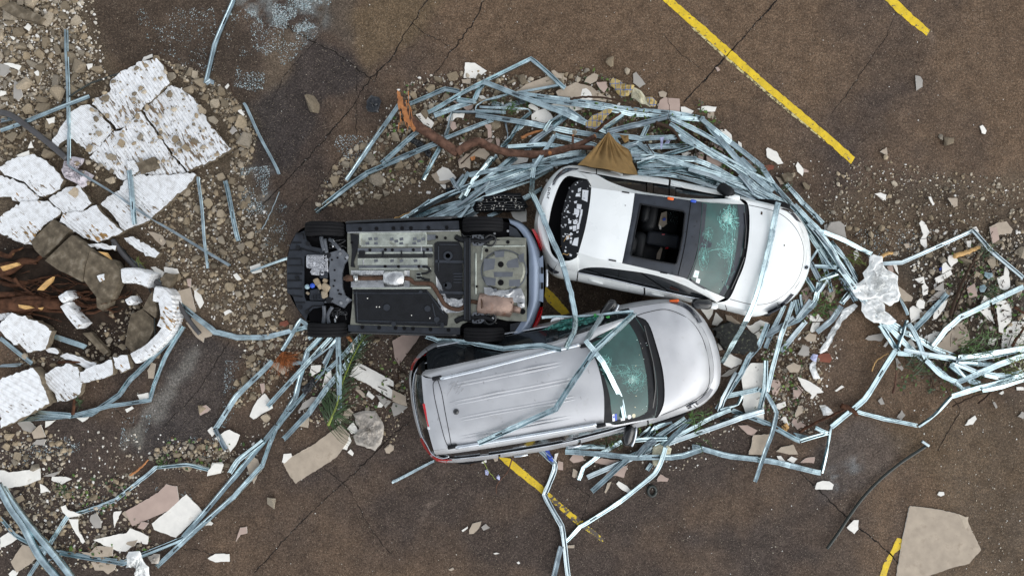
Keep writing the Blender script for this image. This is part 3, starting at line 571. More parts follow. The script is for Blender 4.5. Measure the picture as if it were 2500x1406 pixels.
dlens('tail_light', de, 'W', '228,244 236,205 265,160 305,122 355,100 445,104', '246,238 262,205 288,172 325,148 368,130 436,114', M['lens'], car)
dlens('tail_light', de, 'W', '190,880 215,912 250,936 284,950', '188,905 205,940 240,962 280,962', M['lens'], car)
dlens('headlight', de, 'W', '1985,1275 2060,1235 2130,1180 2180,1128', '1996,1300 2080,1258 2150,1200 2205,1135', M['lens'], car)
dlens('headlight', de, 'W', '2095,436 2160,462 2225,530', '2120,428 2190,458 2262,548', M['lens'], car)
b_ = MB(); b_.box(TP('W', 1450, 1212, 1.0), (.34, .17, .18), rz + .12, 0, .07); b_.build('door_mirror', M['black_gloss'], car, True); b_ = MB(); b_.box(TP('W', 1540, 1228, .98), (.16, .10, .14), rz, 0, .04); b_.build('mirror_arm', wp, car, True)
b_ = MB(); b_.box(TP('W', 1640, 280, 1.0), (.24, .16, .18), rz - .5, 0, .05, (.2, .1)); b_.box(TP('W', 1690, 300, 1.02), (.1, .12, .1), rz + .6, 0, .03); b_.build('door_mirror', M['black'], car, True); b_ = MB(); b_.box(TP('W', 1700, 340, .99), (.24, .09, .10), rz, 0, .03); b_.build('mirror_arm', wp, car, True)
wheels(car, [TP('W', 1850, 1285, .32) + lt * .10, TP('W', 2010, 405, .32) - lt * .06, TP('W', 430, 995, .32) + lt * .1, TP('W', 500, 110, .32) - lt * .06], lt, .325, .22)
# word on the boot: the grey maker's lettering is a few strokes high
b_ = MB(); db = Drape(boot)
for k in range(5):
    x, y = 207 - k * 3.2, 262 + k * 19
    for dx0, dy0, dx1, dy1 in ((-6, 0, 6, 4), (-6, 0, -8, 11), (6, 4, 4, 15))[:3 - k % 2]: ribbon(b_, [db(*uv('W', x + dx0, y + dy0), .004), db(*uv('W', x + dx1, y + dy1), .004)], .012)
b_.build('boot_lettering', M['black2'], car)
# ---------------------------------------------------------------- the silver estate
sv_o = P(1380, 940, 0)
suv = thing('silver_suv', 'silver seven seat SUV with roof rails, a dented roof and a cracked windscreen', 'car', sv_o)
VM_ = CW('X', '66,760,.8 60,690,.8 68,620,.82 100,540,.85 160,470,.85 250,415,.85 420,385,.85 700,330,.85 1000,285,.85 1300,215,.85 1500,170,.85 1640,135,.85 1800,105,.85 1950,92,.85 2080,105,.85 2180,160,.82 2260,250,.78 2330,380,.75 2370,520,.72 2378,640,.72 2362,740,.74 2310,820,.78 2220,890,.82 2080,945,.85 1880,1012,.85 1600,1090,.85 1200,1195,.85 800,1262,.85 500,1300,.85 380,1308,.85 270,1295,.84 200,1230,.82 150,1140,.82 110,1020,.8 80,880,.8')
VB = CW('X', '76,760,1.12 72,690,1.12 82,625,1.13 115,555,1.14 175,495,1.14 262,445,1.15 425,410,1.15 700,362,1.15 1000,318,1.15 1300,250,1.15 1500,205,1.15 1640,170,1.14 1800,140,1.12 1945,122,1.1 2065,140,1.07 2150,190,1.03 2225,280,.98 2285,400,.93 2318,530,.9 2325,640,.89 2310,730,.9 2265,795,.93 2185,860,.98 2060,912,1.05 1880,975,1.13 1600,1055,1.15 1200,1158,1.15 800,1225,1.15 500,1268,1.15 395,1278,1.15 285,1262,1.14 215,1200,1.13 165,1110,1.12 122,1000,1.12 90,875,1.12')
VR = rocker(VM_, .96, .30); sp = M['silver_paint']
core(suv, [VR, VM_, VB], .30)
side_pieces(suv, [VR, VM_, VB], [('rear_wing', 4.3, 6.8), ('rear_door', 6.8, 8.6), ('front_door', 8.6, 10.6), ('front_wing', 10.6, 14.2), ('front_bumper', 14.2, 22.2), ('front_wing', 22.2, 24.2), ('front_door', 24.2, 25.7), ('rear_door', 25.7, 27.2), ('rear_wing', 27.2, 29.4), ('rear_bumper', 29.4, 39.3)], sp)
vh = surf('bonnet', [CW('X', s) for s in ('1690,160,1.13 1748,214,1.17 1836,266,1.2 1902,450,1.22 1950,650,1.225 1957,850,1.21 1912,962,1.17 1880,975,1.13', '1945,122,1.1 1952,170,1.145 1988,300,1.19 2050,500,1.21 2085,700,1.21 2075,830,1.18 2062,890,1.11 2060,912,1.05',
    '2065,140,1.07 2090,215,1.12 2130,340,1.15 2180,500,1.16 2205,680,1.155 2195,790,1.11 2187,845,1.03 2185,860,.98', '2150,190,1.03 2185,265,1.05 2225,380,1.06 2262,520,1.06 2277,660,1.055 2272,740,1.03 2267,783,.97 2265,795,.93',
    '2225,280,.98 2256,340,.965 2285,405,.94 2316,530,.91 2324,640,.90 2313,715,.905 2309,735,.903 2300,748,.905')], sp, suv, 32, 6)
RTU = CW('X', '150,655,1.65 265,674,1.71 520,614,1.72 800,546,1.725 1100,475,1.72 1372,408,1.70 1460,366,1.60 1600,296,1.4 1745,222,1.18')
RTL = CW('X', '240,1218,1.65 376,1197,1.71 650,1152,1.72 900,1110,1.725 1200,1062,1.72 1506,1014,1.70 1590,1026,1.58 1700,1008,1.42 1884,972,1.165')
WTU = CW('X', '178,618,1.42 290,600,1.58 540,545,1.62 800,487,1.62 1100,415,1.62 1350,342,1.62 1480,292,1.5 1620,245,1.34 1742,212,1.16')
WTL = CW('X', '262,1250,1.42 400,1236,1.56 650,1200,1.6 900,1160,1.6 1200,1110,1.6 1500,1052,1.6 1600,1040,1.5 1700,1018,1.36 1884,976,1.15')
def mid(a, c, o): return [p.lerp(q, .5) + o for p, q in zip(a, c)]
surf('roof_side', [WTU, mid(RTU, WTU, Vector((0, .012, .02))), RTU], sp, suv, 44, 3); surf('roof_side', [WTL, mid(RTL, WTL, Vector((0, -.012, .02))), RTL], sp, suv, 44, 3)
rows = [CW('X', s) for s in ('150,657,1.65 157,760,1.70 172,900,1.715 198,1060,1.71 240,1216,1.65', '265,674,1.71 285,780,1.775 312,930,1.785 342,1080,1.78 376,1196,1.71', '800,547,1.725 825,680,1.79 855,840,1.80 885,1000,1.79 905,1109,1.725', '1370,408,1.70 1452,560,1.755 1502,760,1.765 1510,900,1.755 1506,1013,1.70')]
roof2 = surf('roof_panel', rows, sp, suv, 26, 9); dr2 = Drape(roof2)
b_ = MB(); b_.v = [v.co + sv_o for v in roof2.data.vertices]; b_.f = [list(p.vertices) for p in roof2.data.polygons]; b_.i = [0] * len(b_.f)
for v in b_.v:                           # dents where the studs struck
    for u0, v0, rr_, d in ((1304, 895, .16, .035), (1200, 950, .13, .02), (1106, 958, .2, .02), (1385, 950, .2, .02), (1310, 1030, .25, .02)):
        q = P(u0, v0, 1.78); r = ((v.x - q.x) ** 2 + (v.y - q.y) ** 2) ** .5
        if r < rr_ * 2: v.z -= d * math.exp(-(r / rr_) ** 2 * 2)
for s in ('350,728 700,658 1000,598 1240,548', '385,745 700,682 1000,622 1240,572', '360,860 700,790 1000,732 1265,680', '375,882 700,815 1000,758 1275,702', '370,985 700,922 1000,870 1295,812', '385,1006 700,944 1000,892 1300,836', '390,1118 700,1066 1000,1012 1310,945', '400,1136 700,1086 1000,1034 1315,968'):
    pth = dr2.line('X', s, -.004, 6); b_.tube(pth, [.0 + .018 * min(1, k / 3, (len(pth) - 1 - k) / 3) + .002 for k in range(len(pth))], 8, 0, True, .45)
R = random.Random(44)
for k in range(46):
    x, y = (R.uniform(340, 470), R.uniform(730, 800)) if k < 14 else (R.uniform(260, 1480), R.uniform(520, 1120)); a, l = (-.9, R.uniform(20, 50)) if k < 14 else (R.uniform(0, 3), R.uniform(8, 34))
    if y < 680 - .24 * (x - 265) + 20 or y > 1195 - .17 * (x - 375) - 20: continue
    ribbon(b_, [dr2(*uv('X', x + math.cos(a) * l * t, y + math.sin(a) * l * t), .003) for t in (0, .5, 1)], R.uniform(.004, .012), 1)
bpy.data.objects.remove(roof2); roof2 = b_.build('roof_panel', [sp, M['scratch']], suv, True); dr2 = Drape(roof2)
for s in ('290,682 560,620 800,558 1100,482 1330,428', '405,1192 650,1153 900,1112 1200,1062 1450,1020'):
    pth = [p + Vector((0, 0, .035)) for p in resample(CW('X', s, 1.715), 24)]
    b_ = MB(); b_.tube(pth, .028, 8, 0, True, .8); ro = b_.build('roof_rail', M['silver_shut'], suv, True)
    for k in (0, -1): e = MB(); e.box(pth[k] - Vector((0, 0, .01)) + Vector((-.05 if k == 0 else .07, .012 if k == 0 else -.015, 0)), (.15, .06, .05), math.radians(12), 0, .015); e.build('rail_foot', M['black'], ro, True)
b_ = MB()
for s in ('262,690 240,712 236,745 250,840 275,950 305,1070 325,1140 345,1180 372,1195', '268,684 300,790 325,930 350,1060 374,1192'): ribbon(b_, dr2.line('X', s, .004, 5), .010)
b_.build('tailgate_seam', M['black'], suv)
b_ = MB(); b_.tube([dr2(*uv('X', 408, 927), -.01), dr2(*uv('X', 408, 927), .035)], [.05, .03], 14); b_.build('aerial_base', M['black_gloss'], suv, True)
RG0 = CW('X', '150,657,1.645 157,760,1.695 172,900,1.71 198,1060,1.705 240,1216,1.645'); RG1 = CW('X', '100,640,1.2 92,770,1.22 108,920,1.22 150,1090,1.2 225,1232,1.18')
tg = surf('rear_window', [RG0, mid(RG0, RG1, Vector((-.03, 0, .02))), RG1], M['black_gloss'], suv, 24, 4)
surf('tailgate', [RG1, CW('X', '88,632,1.0 78,770,1.0 96,920,1.0 138,1090,1.0 212,1240,1.0')], sp, suv, 24, 2)
b_ = MB(); b_.tube(resample(CW('X', '215,560,1.2 150,580,1.21 108,628,1.22 90,700,1.23 88,790,1.23 104,920,1.23 146,1092,1.22 190,1175,1.21 232,1245,1.2 300,1275,1.2 355,1262,1.22'), 40), .011, 6); b_.build('rear_trim', M['silver_shut'], suv, True)
b_ = MB(); b_.box(Vector(TP('X', 190, 960, 1.70)), (.05, .40, .05), math.radians(13.5), 0, .015); b_.build('brake_light', M['red'], suv, True); b_ = MB(); b_.box(TP('X', 206, 1048, 1.705), (.05, .05, .052), math.radians(13.5), 0, .012); b_.build('brake_light_end', M['white_lens'], suv, True)
surf('corner_window', [CW('X', '150,657,1.64 172,640,1.6 178,618,1.42'), CW('X', '100,640,1.2 130,580,1.2 170,545,1.2')], M['black_gloss'], suv, 8, 4)
surf('corner_window', [CW('X', '240,1216,1.64 255,1240,1.5 262,1250,1.42'), CW('X', '225,1232,1.18 250,1262,1.18 285,1268,1.18')], M['black_gloss'], suv, 8, 4)
surf('tail_light', [CW('X', '78,640,1.12 95,575,1.13 135,530,1.14 185,508,1.14 222,512,1.14'), CW('X', '66,622,.95 84,562,.95 125,512,.95 180,482,.95 218,488,.95')], M['red'], suv, 16, 3)
surf('tail_light', [CW('X', '150,1120,1.1 190,1195,1.12 240,1260,1.13 300,1282,1.14 375,1285,1.14'), CW('X', '138,1135,.9 182,1218,.9 250,1288,.9 310,1306,.9 380,1306,.9')], M['red'], suv, 16, 3)
def gband(parent, low, top, cuts, m, o, nm='side_window'):
    for a, c in cuts:
        lo = [cr(low, (len(low) - 1) * (a + (c - a) * k / 12)) + o for k in range(13)]; hi = [cr(top, (len(top) - 1) * (a + (c - a) * k / 12)) + o for k in range(13)]
        b_ = MB(); b_.grid([lo, hi]); b_.build(nm, m, parent, True)
bU = CW('X', '175,500,1.14 262,448,1.15 540,395,1.15 800,350,1.15 1100,298,1.15 1350,243,1.15 1480,214,1.15 1620,182,1.14 1742,160,1.13'); bL = CW('X', '285,1260,1.14 395,1276,1.15 650,1248,1.15 900,1210,1.15 1200,1157,1.15 1500,1083,1.15 1600,1056,1.15 1700,1028,1.14 1884,976,1.13')
gband(suv, bU, WTU, [(.03, .22), (.25, .50), (.53, .97)], M['glass_b'], Vector((0, -.012, 0))); gband(suv, bU, WTU, [(.22, .25), (.50, .53)], M['black_gloss'], Vector((0, 0, 0)), 'window_pillar')
gband(suv, bL, WTL, [(.03, .22), (.25, .50), (.53, .97)], M['glass_b'], Vector((0, .012, 0))); gband(suv, bL, WTL, [(.22, .25), (.50, .53)], M['black_gloss'], Vector((0, 0, 0)), 'window_pillar')
for c in (bU, bL):
    b_ = MB(); b_.tube(resample([p + Vector((0, .01 if c is bU else -.01, 0)) for p in c[1:-1]], 24), .012, 5); b_.build('window_trim', M['silver_shut'], suv, True)
wsv = [CW('X', s) for s in ('1372,409,1.70 1452,560,1.755 1502,760,1.765 1510,900,1.755 1508,1013,1.70', '1470,366,1.60 1555,530,1.645 1600,760,1.655 1610,900,1.645 1600,1012,1.58', '1600,300,1.4 1690,470,1.44 1742,740,1.45 1752,890,1.44 1742,1000,1.37', '1744,224,1.19 1832,380,1.22 1892,640,1.23 1906,850,1.22 1886,970,1.17')]
tmpw = surf('windscreen', wsv, M['glass'], suv, 24, 6); dw = Drape(tmpw)
def fn(b_):
    band = lambda s, s2: b_.grid([dw.line('X', s, .003, 5), dw.line('X', s2, .003, 5)], 2)
    band('1376,412 1454,562 1503,762 1511,902 1509,1010', '1412,420 1480,580 1545,790 1560,900 1575,1003'); band('1376,412 1470,366 1600,300 1738,228', '1410,422 1500,378 1620,312 1690,275')
    band('1512,1010 1600,1010 1740,1000 1880,968', '1575,990 1640,985 1760,968 1835,925'); band('1740,228 1830,380 1890,640 1904,850 1884,965', '1690,262 1765,400 1822,640 1838,850 1830,930')
    web(dw, 'X', 1512, 570, 56, 62, b_, 1, 12, 5, w=.005, seed=5); web(dw, 'X', 1735, 690, 90, 100, b_, 1, 12, 5, w=.0042, seed=6); web(dw, 'X', 1640, 640, 130, 60, b_, 1, 6, 2, w=.003, seed=7); web(dw, 'X', 1720, 690, 32, 32, b_, 5, 8, 3, w=.004, seed=17)
    quadmark(b_, dw, 'X', '1436,378 1470,370 1476,396 1444,404', 4)
    for s, i in (('1570,950 1585,944 1590,998 1572,1000', 4), ('1588,946 1604,942 1606,992 1590,997', 3), ('1575,962 1585,960 1586,975 1576,977', 3), ('1632,975 1664,970 1664,993 1634,997', 4), ('1684,960 1692,953 1706,954 1712,964 1706,980 1692,984 1684,974', 4), ('1718,950 1728,943 1740,946 1744,956 1738,972 1726,976 1718,966', 6), ('1540,330 1556,324 1540,352 1526,360', 1)): quadmark(b_, dw, 'X', s, i)
    R = random.Random(5)
    for _ in range(26):
        x, y = R.uniform(1740, 1830), R.uniform(300, 980)
        b_.add([dw(*uv('X', x + R.uniform(-7, 7), y + R.uniform(-7, 7)), .006) for _ in range(3)], [[0, 1, 2]], R.choice([4, 5, 6]))
put_on_glass(tmpw, [M['glass'], M['crack'], M['black'], M['blue'], M['white_lens'], M['crack_w'], M['bag_c']], fn, suv)
surf('scuttle', [CW('X', '1742,222,1.19 1832,380,1.21 1890,640,1.22 1904,850,1.21 1886,970,1.165'), CW('X', '1748,216,1.155 1836,268,1.18 1902,450,1.2 1950,650,1.2 1957,850,1.19 1910,962,1.16')], M['black'], suv, 24, 2)
for s in ('1806,290,1.26 1850,470,1.275 1872,560,1.275', '1872,560,1.275 1890,740,1.27 1870,900,1.25'):
    b_ = MB(); b_.tube(resample(CW('X', s), 8), .015, 5); b_.build('wiper', M['black_gloss'], suv)
hl = Drape(vh); b_ = MB(); ribbon(b_, hl.line('X', '1742,218 1830,190 1960,168 2080,205 2170,270 2240,380 2280,520 2296,660 2280,750 2230,810 2110,880 1905,966', .003, 5), .010); b_.build('bonnet_seam', M['black'], suv)
de2 = Drape(*[o for o in suv.children if o.type == 'MESH' and o.name.split('.')[0] in ('front_wing', 'front_bumper', 'bonnet')])
dlens('headlight', de2, 'X', '2000,116 2090,146 2165,200 2215,270', '2030,104 2115,130 2195,190 2240,262', M['lens'], suv); dlens('headlight', de2, 'X', '2300,755 2262,803 2200,850 2120,888', '2322,765 2285,822 2220,872 2135,910', M['lens'], suv)
b_ = MB(); b_.box(TP('X', 2030, 104, 1.0), (.16, .05, .06), .1, 0, .02); b_.build('indicator', M['orange'], suv, True)
for x, y, rz_, z in ((1540, 165, .9, 1.12), (1690, 1105, 1.35, 1.14)):
    b_ = MB(); b_.box(TP('X', x, y, z), (.34, .17, .2), rz_, 0, .07, (.1, .1)); o = b_.build('door_mirror', M['black_gloss'], suv, True)
    dd = Vector((math.cos(rz_), math.sin(rz_), 0)); nn = Vector((dd.y, -dd.x, 0)); c = TP('X', x, y, z + .02)
    b_ = MB(); b_.tube([c + nn * .09 - dd * .16 * k + nn * .02 * (1 - k * k) for k in (-1, -.5, 0, .5, 1)], .022, 6); b_.build('mirror_cover', M['silver_shut'], o, True)
lt2 = Vector((math.sin(math.radians(-12.5)), math.cos(math.radians(-12.5)), 0))
wheels(suv, [TP('X', 1960, 950, .36) - lt2 * -.06, TP('X', 1850, 145, .36) + lt2 * -.08, TP('X', 560, 1255, .36) + lt2 * .08, TP('X', 480, 420, .36) - lt2 * .06], lt2, .37, .25)
for s in ('1240,1192 1290,1184 1340,1172', '840,1258 890,1252 940,1243'):
    b_ = MB(); b_.tube([p + Vector((0, -.012, 0)) for p in CW('X', s, 1.0)], .018, 6); b_.build('door_handle', M['silver_shut'], suv, True)
b_ = MB(); o_ = dense(C3('X', '1030,332,1.18 1110,288,1.2 1200,245,1.22 1300,224,1.22 1450,212,1.22 1505,228,1.22 1440,262,1.3 1300,322,1.36 1180,348,1.36 1090,352,1.3'), .04); c_ = sum(o_, Vector()) / len(o_); R = random.Random(15)
b_.grid([[c_ + (p - c_) * k + Vector((0, 0, .05 * (1 - k) + R.gauss(0, .012))) for p in o_] for k in (1, .8, .6, .4, .2, .03)], 0, True); b_.build('shattered_side_window', M['teal'], suv, True)
b_ = MB(); b_.tube(resample(C3('X', '1112,262,1.28 1130,246,1.3 1165,238,1.3 1212,236,1.28'), 10), [.006, .014, .02, .024, .026, .026, .024, .02, .014, .006], 7); b_.build('torn_trim', M['white_lens'], suv, True)
for s in ('1432,200 1450,200 1452,222 1436,226', '1460,214 1500,212 1500,224 1470,228', '1520,222 1552,216 1550,232 1530,234'): b_ = MB(); b_.prism(C3('X', s, 1.34), .02); b_.build('green_tape', M['reed_g'], suv)
for o in list(suv.children):             # buckled sheet metal
    if o.type == 'MESH' and o.name.split('.')[0] in ('bonnet', 'roof_side', 'front_wing', 'front_bumper', 'roof_panel'):
        am = .004 if o.name.startswith('roof_p') else .007
        for v in o.data.vertices:
            n = mnoise.noise(v.co * 3.1) + .5 * mnoise.noise(v.co * 7.3 + Vector((3, 1, 2))); v.co.z += am * n * (1.6 if v.co.y > .35 else .7)
for u0, v0, r_, d in ((1715, 758, .22, .05), (1745, 800, .12, .03), (1735, 955, .25, .05), (1690, 985, .12, .03), (1640, 760, .2, .02)):
    for o in suv.children:
        if o.type == 'MESH' and o.name.split('.')[0] in ('bonnet', 'front_wing', 'front_bumper'):
            q = P(u0, v0, 1.0) - sv_o
            for v in o.data.vertices:
                r = math.hypot(v.co.x - q.x, v.co.y - q.y); v.co.z -= d * math.exp(-(r / r_) ** 2 * 2)
# ---------------------------------------------------------------- the overturned hatchback
ov_o = P(1015, 690, 0)
ov = thing('overturned_car', 'small grey blue hatchback lying upside down, its floor pan, tyres and exhaust to the sky', 'car', ov_o)
def Yc(s, z=0.): return C3('Y', s, z)
OU = Yc('72,600,1.10 75,470,1.10 105,340,1.10 160,245,1.10 235,190,1.10 330,150,1.12 590,150,1.15 1000,132,1.15 1560,112,1.15 1800,112,1.13 2000,122,1.10 2110,150,1.08 2200,225,1.06 2275,340,1.04 2318,480,1.03 2330,640,1.03 2318,800,1.03 2285,940,1.04 2215,1070,1.06 2130,1150,1.08 2010,1180,1.10 1800,1180,1.13 1580,1132,1.15 1000,1112,1.15 610,1102,1.15 340,1120,1.12 240,1010,1.10 150,885,1.10 90,760,1.10')
def scl(l, kx, ky, z):
    c = sum(l, Vector((0, 0, 0))) / len(l); return [Vector((c.x + (p.x - c.x) * kx, c.y + (p.y - c.y) * ky, z)) for p in l]
O2 = scl(OU, 1.0, 1.03, .85); O3 = scl(OU, .985, 1.01, .60); O4 = scl(OU, .80, .90, .30); O5 = scl(OU, .66, .74, .03)
bp_ = M['blue_paint']
core(ov, [O5, O4, O3, OU], 0)
side_pieces(ov, [O3, O2, OU], [('front_bumper', -3.0, 4.6), ('front_wing', 4.6, 6), ('front_door', 6, 7.2), ('rear_door', 7.2, 8.4), ('rear_wing', 8.4, 11), ('rear_wing', 20, 22.6), ('rear_door', 22.6, 23.6), ('front_door', 23.6, 24.5), ('front_wing', 24.5, 26)], {'front_bumper': M['black2'], 'front_wing': M['black'], 'front_door': M['black'], 'rear_door': M['black'], 'rear_wing': M['black']}, .03)
side_pieces(ov, [O4, O3], [('side_window', 5, 10), ('windscreen', -4, 5), ('side_window', 21, 25), ('rear_window', 10, 21)], M['glass_b'], .08); side_pieces(ov, [O5, O4], [('roof_edge', 0, 29)], bp_, 0)
side_pieces(ov, [O3, O2, OU], [('tailgate', 11, 20)], M['black_gloss'], .03)
# floor plate in black, everything else lies on it
fl_ = scl(OU, .965, .95, 1.06); b_ = MB(); b_.add(fl_, [list(x) for x in tessellate_polygon([[Vector((p.x, p.y, 0)) for p in fl_]])]); b_.build('underbody_plate', M['inner'], ov)
def plate(name, s, z, m, th=.04, bev=0, jit=0.):
    b_ = MB(); b_.prism(Yc(s, z), th); return b_.build(name, m, ov)
def bars(name, rows_, m, z=None, w=.03, h=.02):
    for s in rows_:
        b_ = MB(); p = Yc(s, z or 0)
        for k in range(len(p) - 1):
            d = p[k + 1] - p[k]; b_.box((p[k] + p[k + 1]) / 2, (d.length, w, h), math.atan2(d.y, d.x), 0, min(w, h) * .3)
        b_.build(name, m, ov)
def discs(name, sp_, z, r, m, h=.015):
    for w in sp_.split():
        b_ = MB(); q = [float(c) for c in w.split(',')]; c = TP('Y', q[0], q[1], z); b_.tube([c, c + Vector((0, 0, h))], [q[2] if len(q) > 2 else r] * 2, 12); b_.build(name, m, ov)
und = plate('front_undertray', '72,600 76,470 105,345 150,258 225,225 240,300 290,365 395,385 395,438 226,447 222,620 224,800 240,838 395,842 392,890 300,905 255,950 240,1010 160,895 122,790 76,770', 1.17, M['black2'])
b_ = MB()
for s in ('150,250 215,250 222,300', '110,330 200,330', '95,395 205,395', '90,470 200,470 205,530 88,530', '82,600 205,600', '82,660 205,660', '85,730 205,730', '120,790 210,800', '145,850 230,850', '170,370 260,400 360,420', '240,925 300,880 380,880'):
    p = [q + Vector((0, 0, .005)) for q in Yc(s, 1.17)]
    b_.tube(p, .012, 5)
b_.build('undertray_rib', M['black'], und)
discs('undertray_fixing', '172,375 165,637 190,893 258,340 252,935', 1.175, .035, M['black'], .02)
# engine bay opening
plate('sump_well', '226,447 440,440 442,840 236,838', 1.08, M['inner'], .02)
b_ = MB(); R = random.Random(2)
b_.box(TP('Y', 330, 495, 1.12), (.30, .22, .16), 0, 0, .03); b_.box(TP('Y', 400, 540, 1.11), (.16, .22, .14), .1, 0, .02); b_.box(TP('Y', 345, 585, 1.12), (.2, .12, .12), -.1, 0, .02)
for k in range(8): b_.box(TP('Y', 262 + 22 * k, 495, 1.20), (.012, .2, .03), .05 * R.uniform(-1, 1))
for k in range(5): b_.box(TP('Y', 340, 455 + 24 * k, 1.20), (.26, .012, .03))
for k in range(14): c = TP('Y', R.uniform(265, 430), R.uniform(455, 600), 1.19); b_.tube([c, c + Vector((0, 0, .03))], R.uniform(.012, .03), 8)
b_.build('gearbox', M['cast'], ov)
b_ = MB(); b_.box(TP('Y', 345, 800, 1.12), (.26, .12, .1), 0, 0, .02); b_.box(TP('Y', 325, 760, 1.12), (.16, .1, .12), .2, 0, .02)
for k in range(9): b_.box(TP('Y', 300 + 13 * k, 800, 1.18), (.01, .1, .02))
b_.build('engine_block', M['black2'], ov); b_ = MB(); b_.box(TP('Y', 400, 610, 1.13), (.14, .12, .12), 0, 0, .02); b_.build('starter_motor', M['black2'], ov, True)
for x, y, r in ((335, 672, .075), (412, 720, .10), (402, 780, .085), (408, 660, .05), (362, 712, .06), (255, 770, .035)):
    b_ = MB(); b_.box(TP('Y', x, y, 1.17), (r * 1.5, r * 1.2, r), x * .7, 0, r * .3, (.2, .1)); b_.build('lodged_stone', M['stone'], ov)
for x, y, z in ((295, 705, 1.16), (250, 715, 1.15)): b_ = MB(); b_.tube([TP('Y', x, y, z), TP('Y', x, y, z + .05)], .04, 10); b_.build('cap', M['blue'] if x > 270 else M['clear'], ov, True)
plate('subframe', '388,432 425,425 500,402 560,388 612,440 606,480 575,515 555,600 556,720 580,790 640,830 600,860 570,900 470,852 400,855 402,840 440,838 445,760 448,640 440,560 448,500 430,450 390,445', 1.20, M['under3'], .06)
discs('subframe_hole', '465,480 490,570 490,660 480,708 470,820 530,775 545,780 440,440 515,462 585,470 520,745', 1.203, .016, M['inner'], .006)
discs('subframe_bolt', '540,428 600,460 548,855 605,828', 1.203, .026, M['alu'], .02); discs('subframe_mount', '430,440 438,830', 1.203, .05, M['black'], .01)
for s in ('400,400,1.20 380,330,1.18 372,280,1.16', '420,420,1.2 400,300,1.17', '395,880,1.2 400,950,1.18 392,1030,1.16', '470,890,1.19 430,960,1.17 440,1030,1.15', '540,400,1.19 480,330,1.16 440,300,1.14'):
    b_ = MB(); b_.tube(resample(Yc(s), 7), .032, 8); b_.build('suspension_arm', M['under3'], ov, True)
b_ = MB(); R = random.Random(12)
for k in range(10):
    y0 = R.choice([(300, 390), (900, 1020)]); p = [TP('Y', R.uniform(420, 600), R.uniform(*y0), 1.14) for _ in range(4)]; b_.tube(resample(p, 10), .008, 5)
b_.build('brake_hose', M['black_gloss'], ov, True)
b_ = MB()
for x, y in ((478, 300), (500, 960), (470, 340), (492, 990)): b_.tube([TP('Y', x, y, 1.16), TP('Y', x + 6, y + 32, 1.17)], .018, 8)
b_.build('drop_link', M['alu'], ov, True)
# floor
plate('floor_pan', '600,232 700,236 1300,230 1585,220 1600,300 1690,305 1690,1000 1600,1040 1580,1072 1000,1062 625,1046 640,900 648,730 620,600 600,400', 1.17, M['under'], .03)
plate('floor_panel', '718,254 1282,252 1282,352 720,352', 1.185, M['under2'], .02); plate('floor_panel', '690,468 1300,468 1300,526 690,526', 1.185, M['under2'], .02)
plate('floor_rail', '690,380 1340,376 1340,416 690,418', 1.20, M['under3'], .03); plate('floor_rail', '700,530 1300,527 1300,550 700,556', 1.20, M['under3'], .03)
bars('floor_bead', ('705,250,1.19 1290,246,1.19', '720,358,1.19 1345,356,1.19', '690,422,1.195 1350,420,1.195', '690,466,1.19 1300,464,1.19', '700,560,1.19 1330,558,1.19', '712,254,1.19 712,356,1.19', '1286,252,1.19 1286,356,1.19', '645,728,1.19 1330,722,1.19'), M['under2'], None, .035, .025)
bars('floor_seam', ('600,243,1.19 1580,226,1.19', '1245,360,1.195 1245,420,1.195', '740,470,1.19 740,526,1.19'), M['alu'], None, .02, .014)
R = random.Random(4); b_ = MB()
for x, y in ((800, 298), (1027, 318), (1225, 315), (850, 298), (988, 300), (1072, 300), (1190, 298), (1262, 300), (775, 338), (850, 338), (1070, 338), (1185, 338), (850, 488), (990, 488), (1072, 488), (1195, 488)):
    c = TP('Y', x, y, 1.187); b_.box(c, (.06, .045, .012), .2, 0, .004)
b_.build('floor_dimple', M['under3'], ov)
discs('floor_plug', '797,395 932,392 993,394 1176,394 1300,390 930,536 1046,537 1224,536 1380,282 640,330 1455,290', 1.203, .024, M['inner'], .006)
plate('floor_brace', '625,250 665,258 700,262 690,380 655,500 665,545 628,540 640,400', 1.205, M['black'], .03)
bars('brake_pipe', ('690,438,1.215 1345,432,1.215', '690,450,1.215 1345,446,1.215', '690,462,1.215 1340,458,1.215'), M['black_gloss'], None, .016, .016)
bars('pipe_clip', ('700,430,1.215 755,430,1.215', '900,432,1.215 920,432,1.215', '1065,430,1.215 1078,430,1.215', '1260,430,1.215 1275,430,1.215'), M['black'], None, .11, .03)
plate('sill_bracket', '1285,262 1370,262 1372,300 1300,312 1285,300', 1.195, M['under3'], .03)
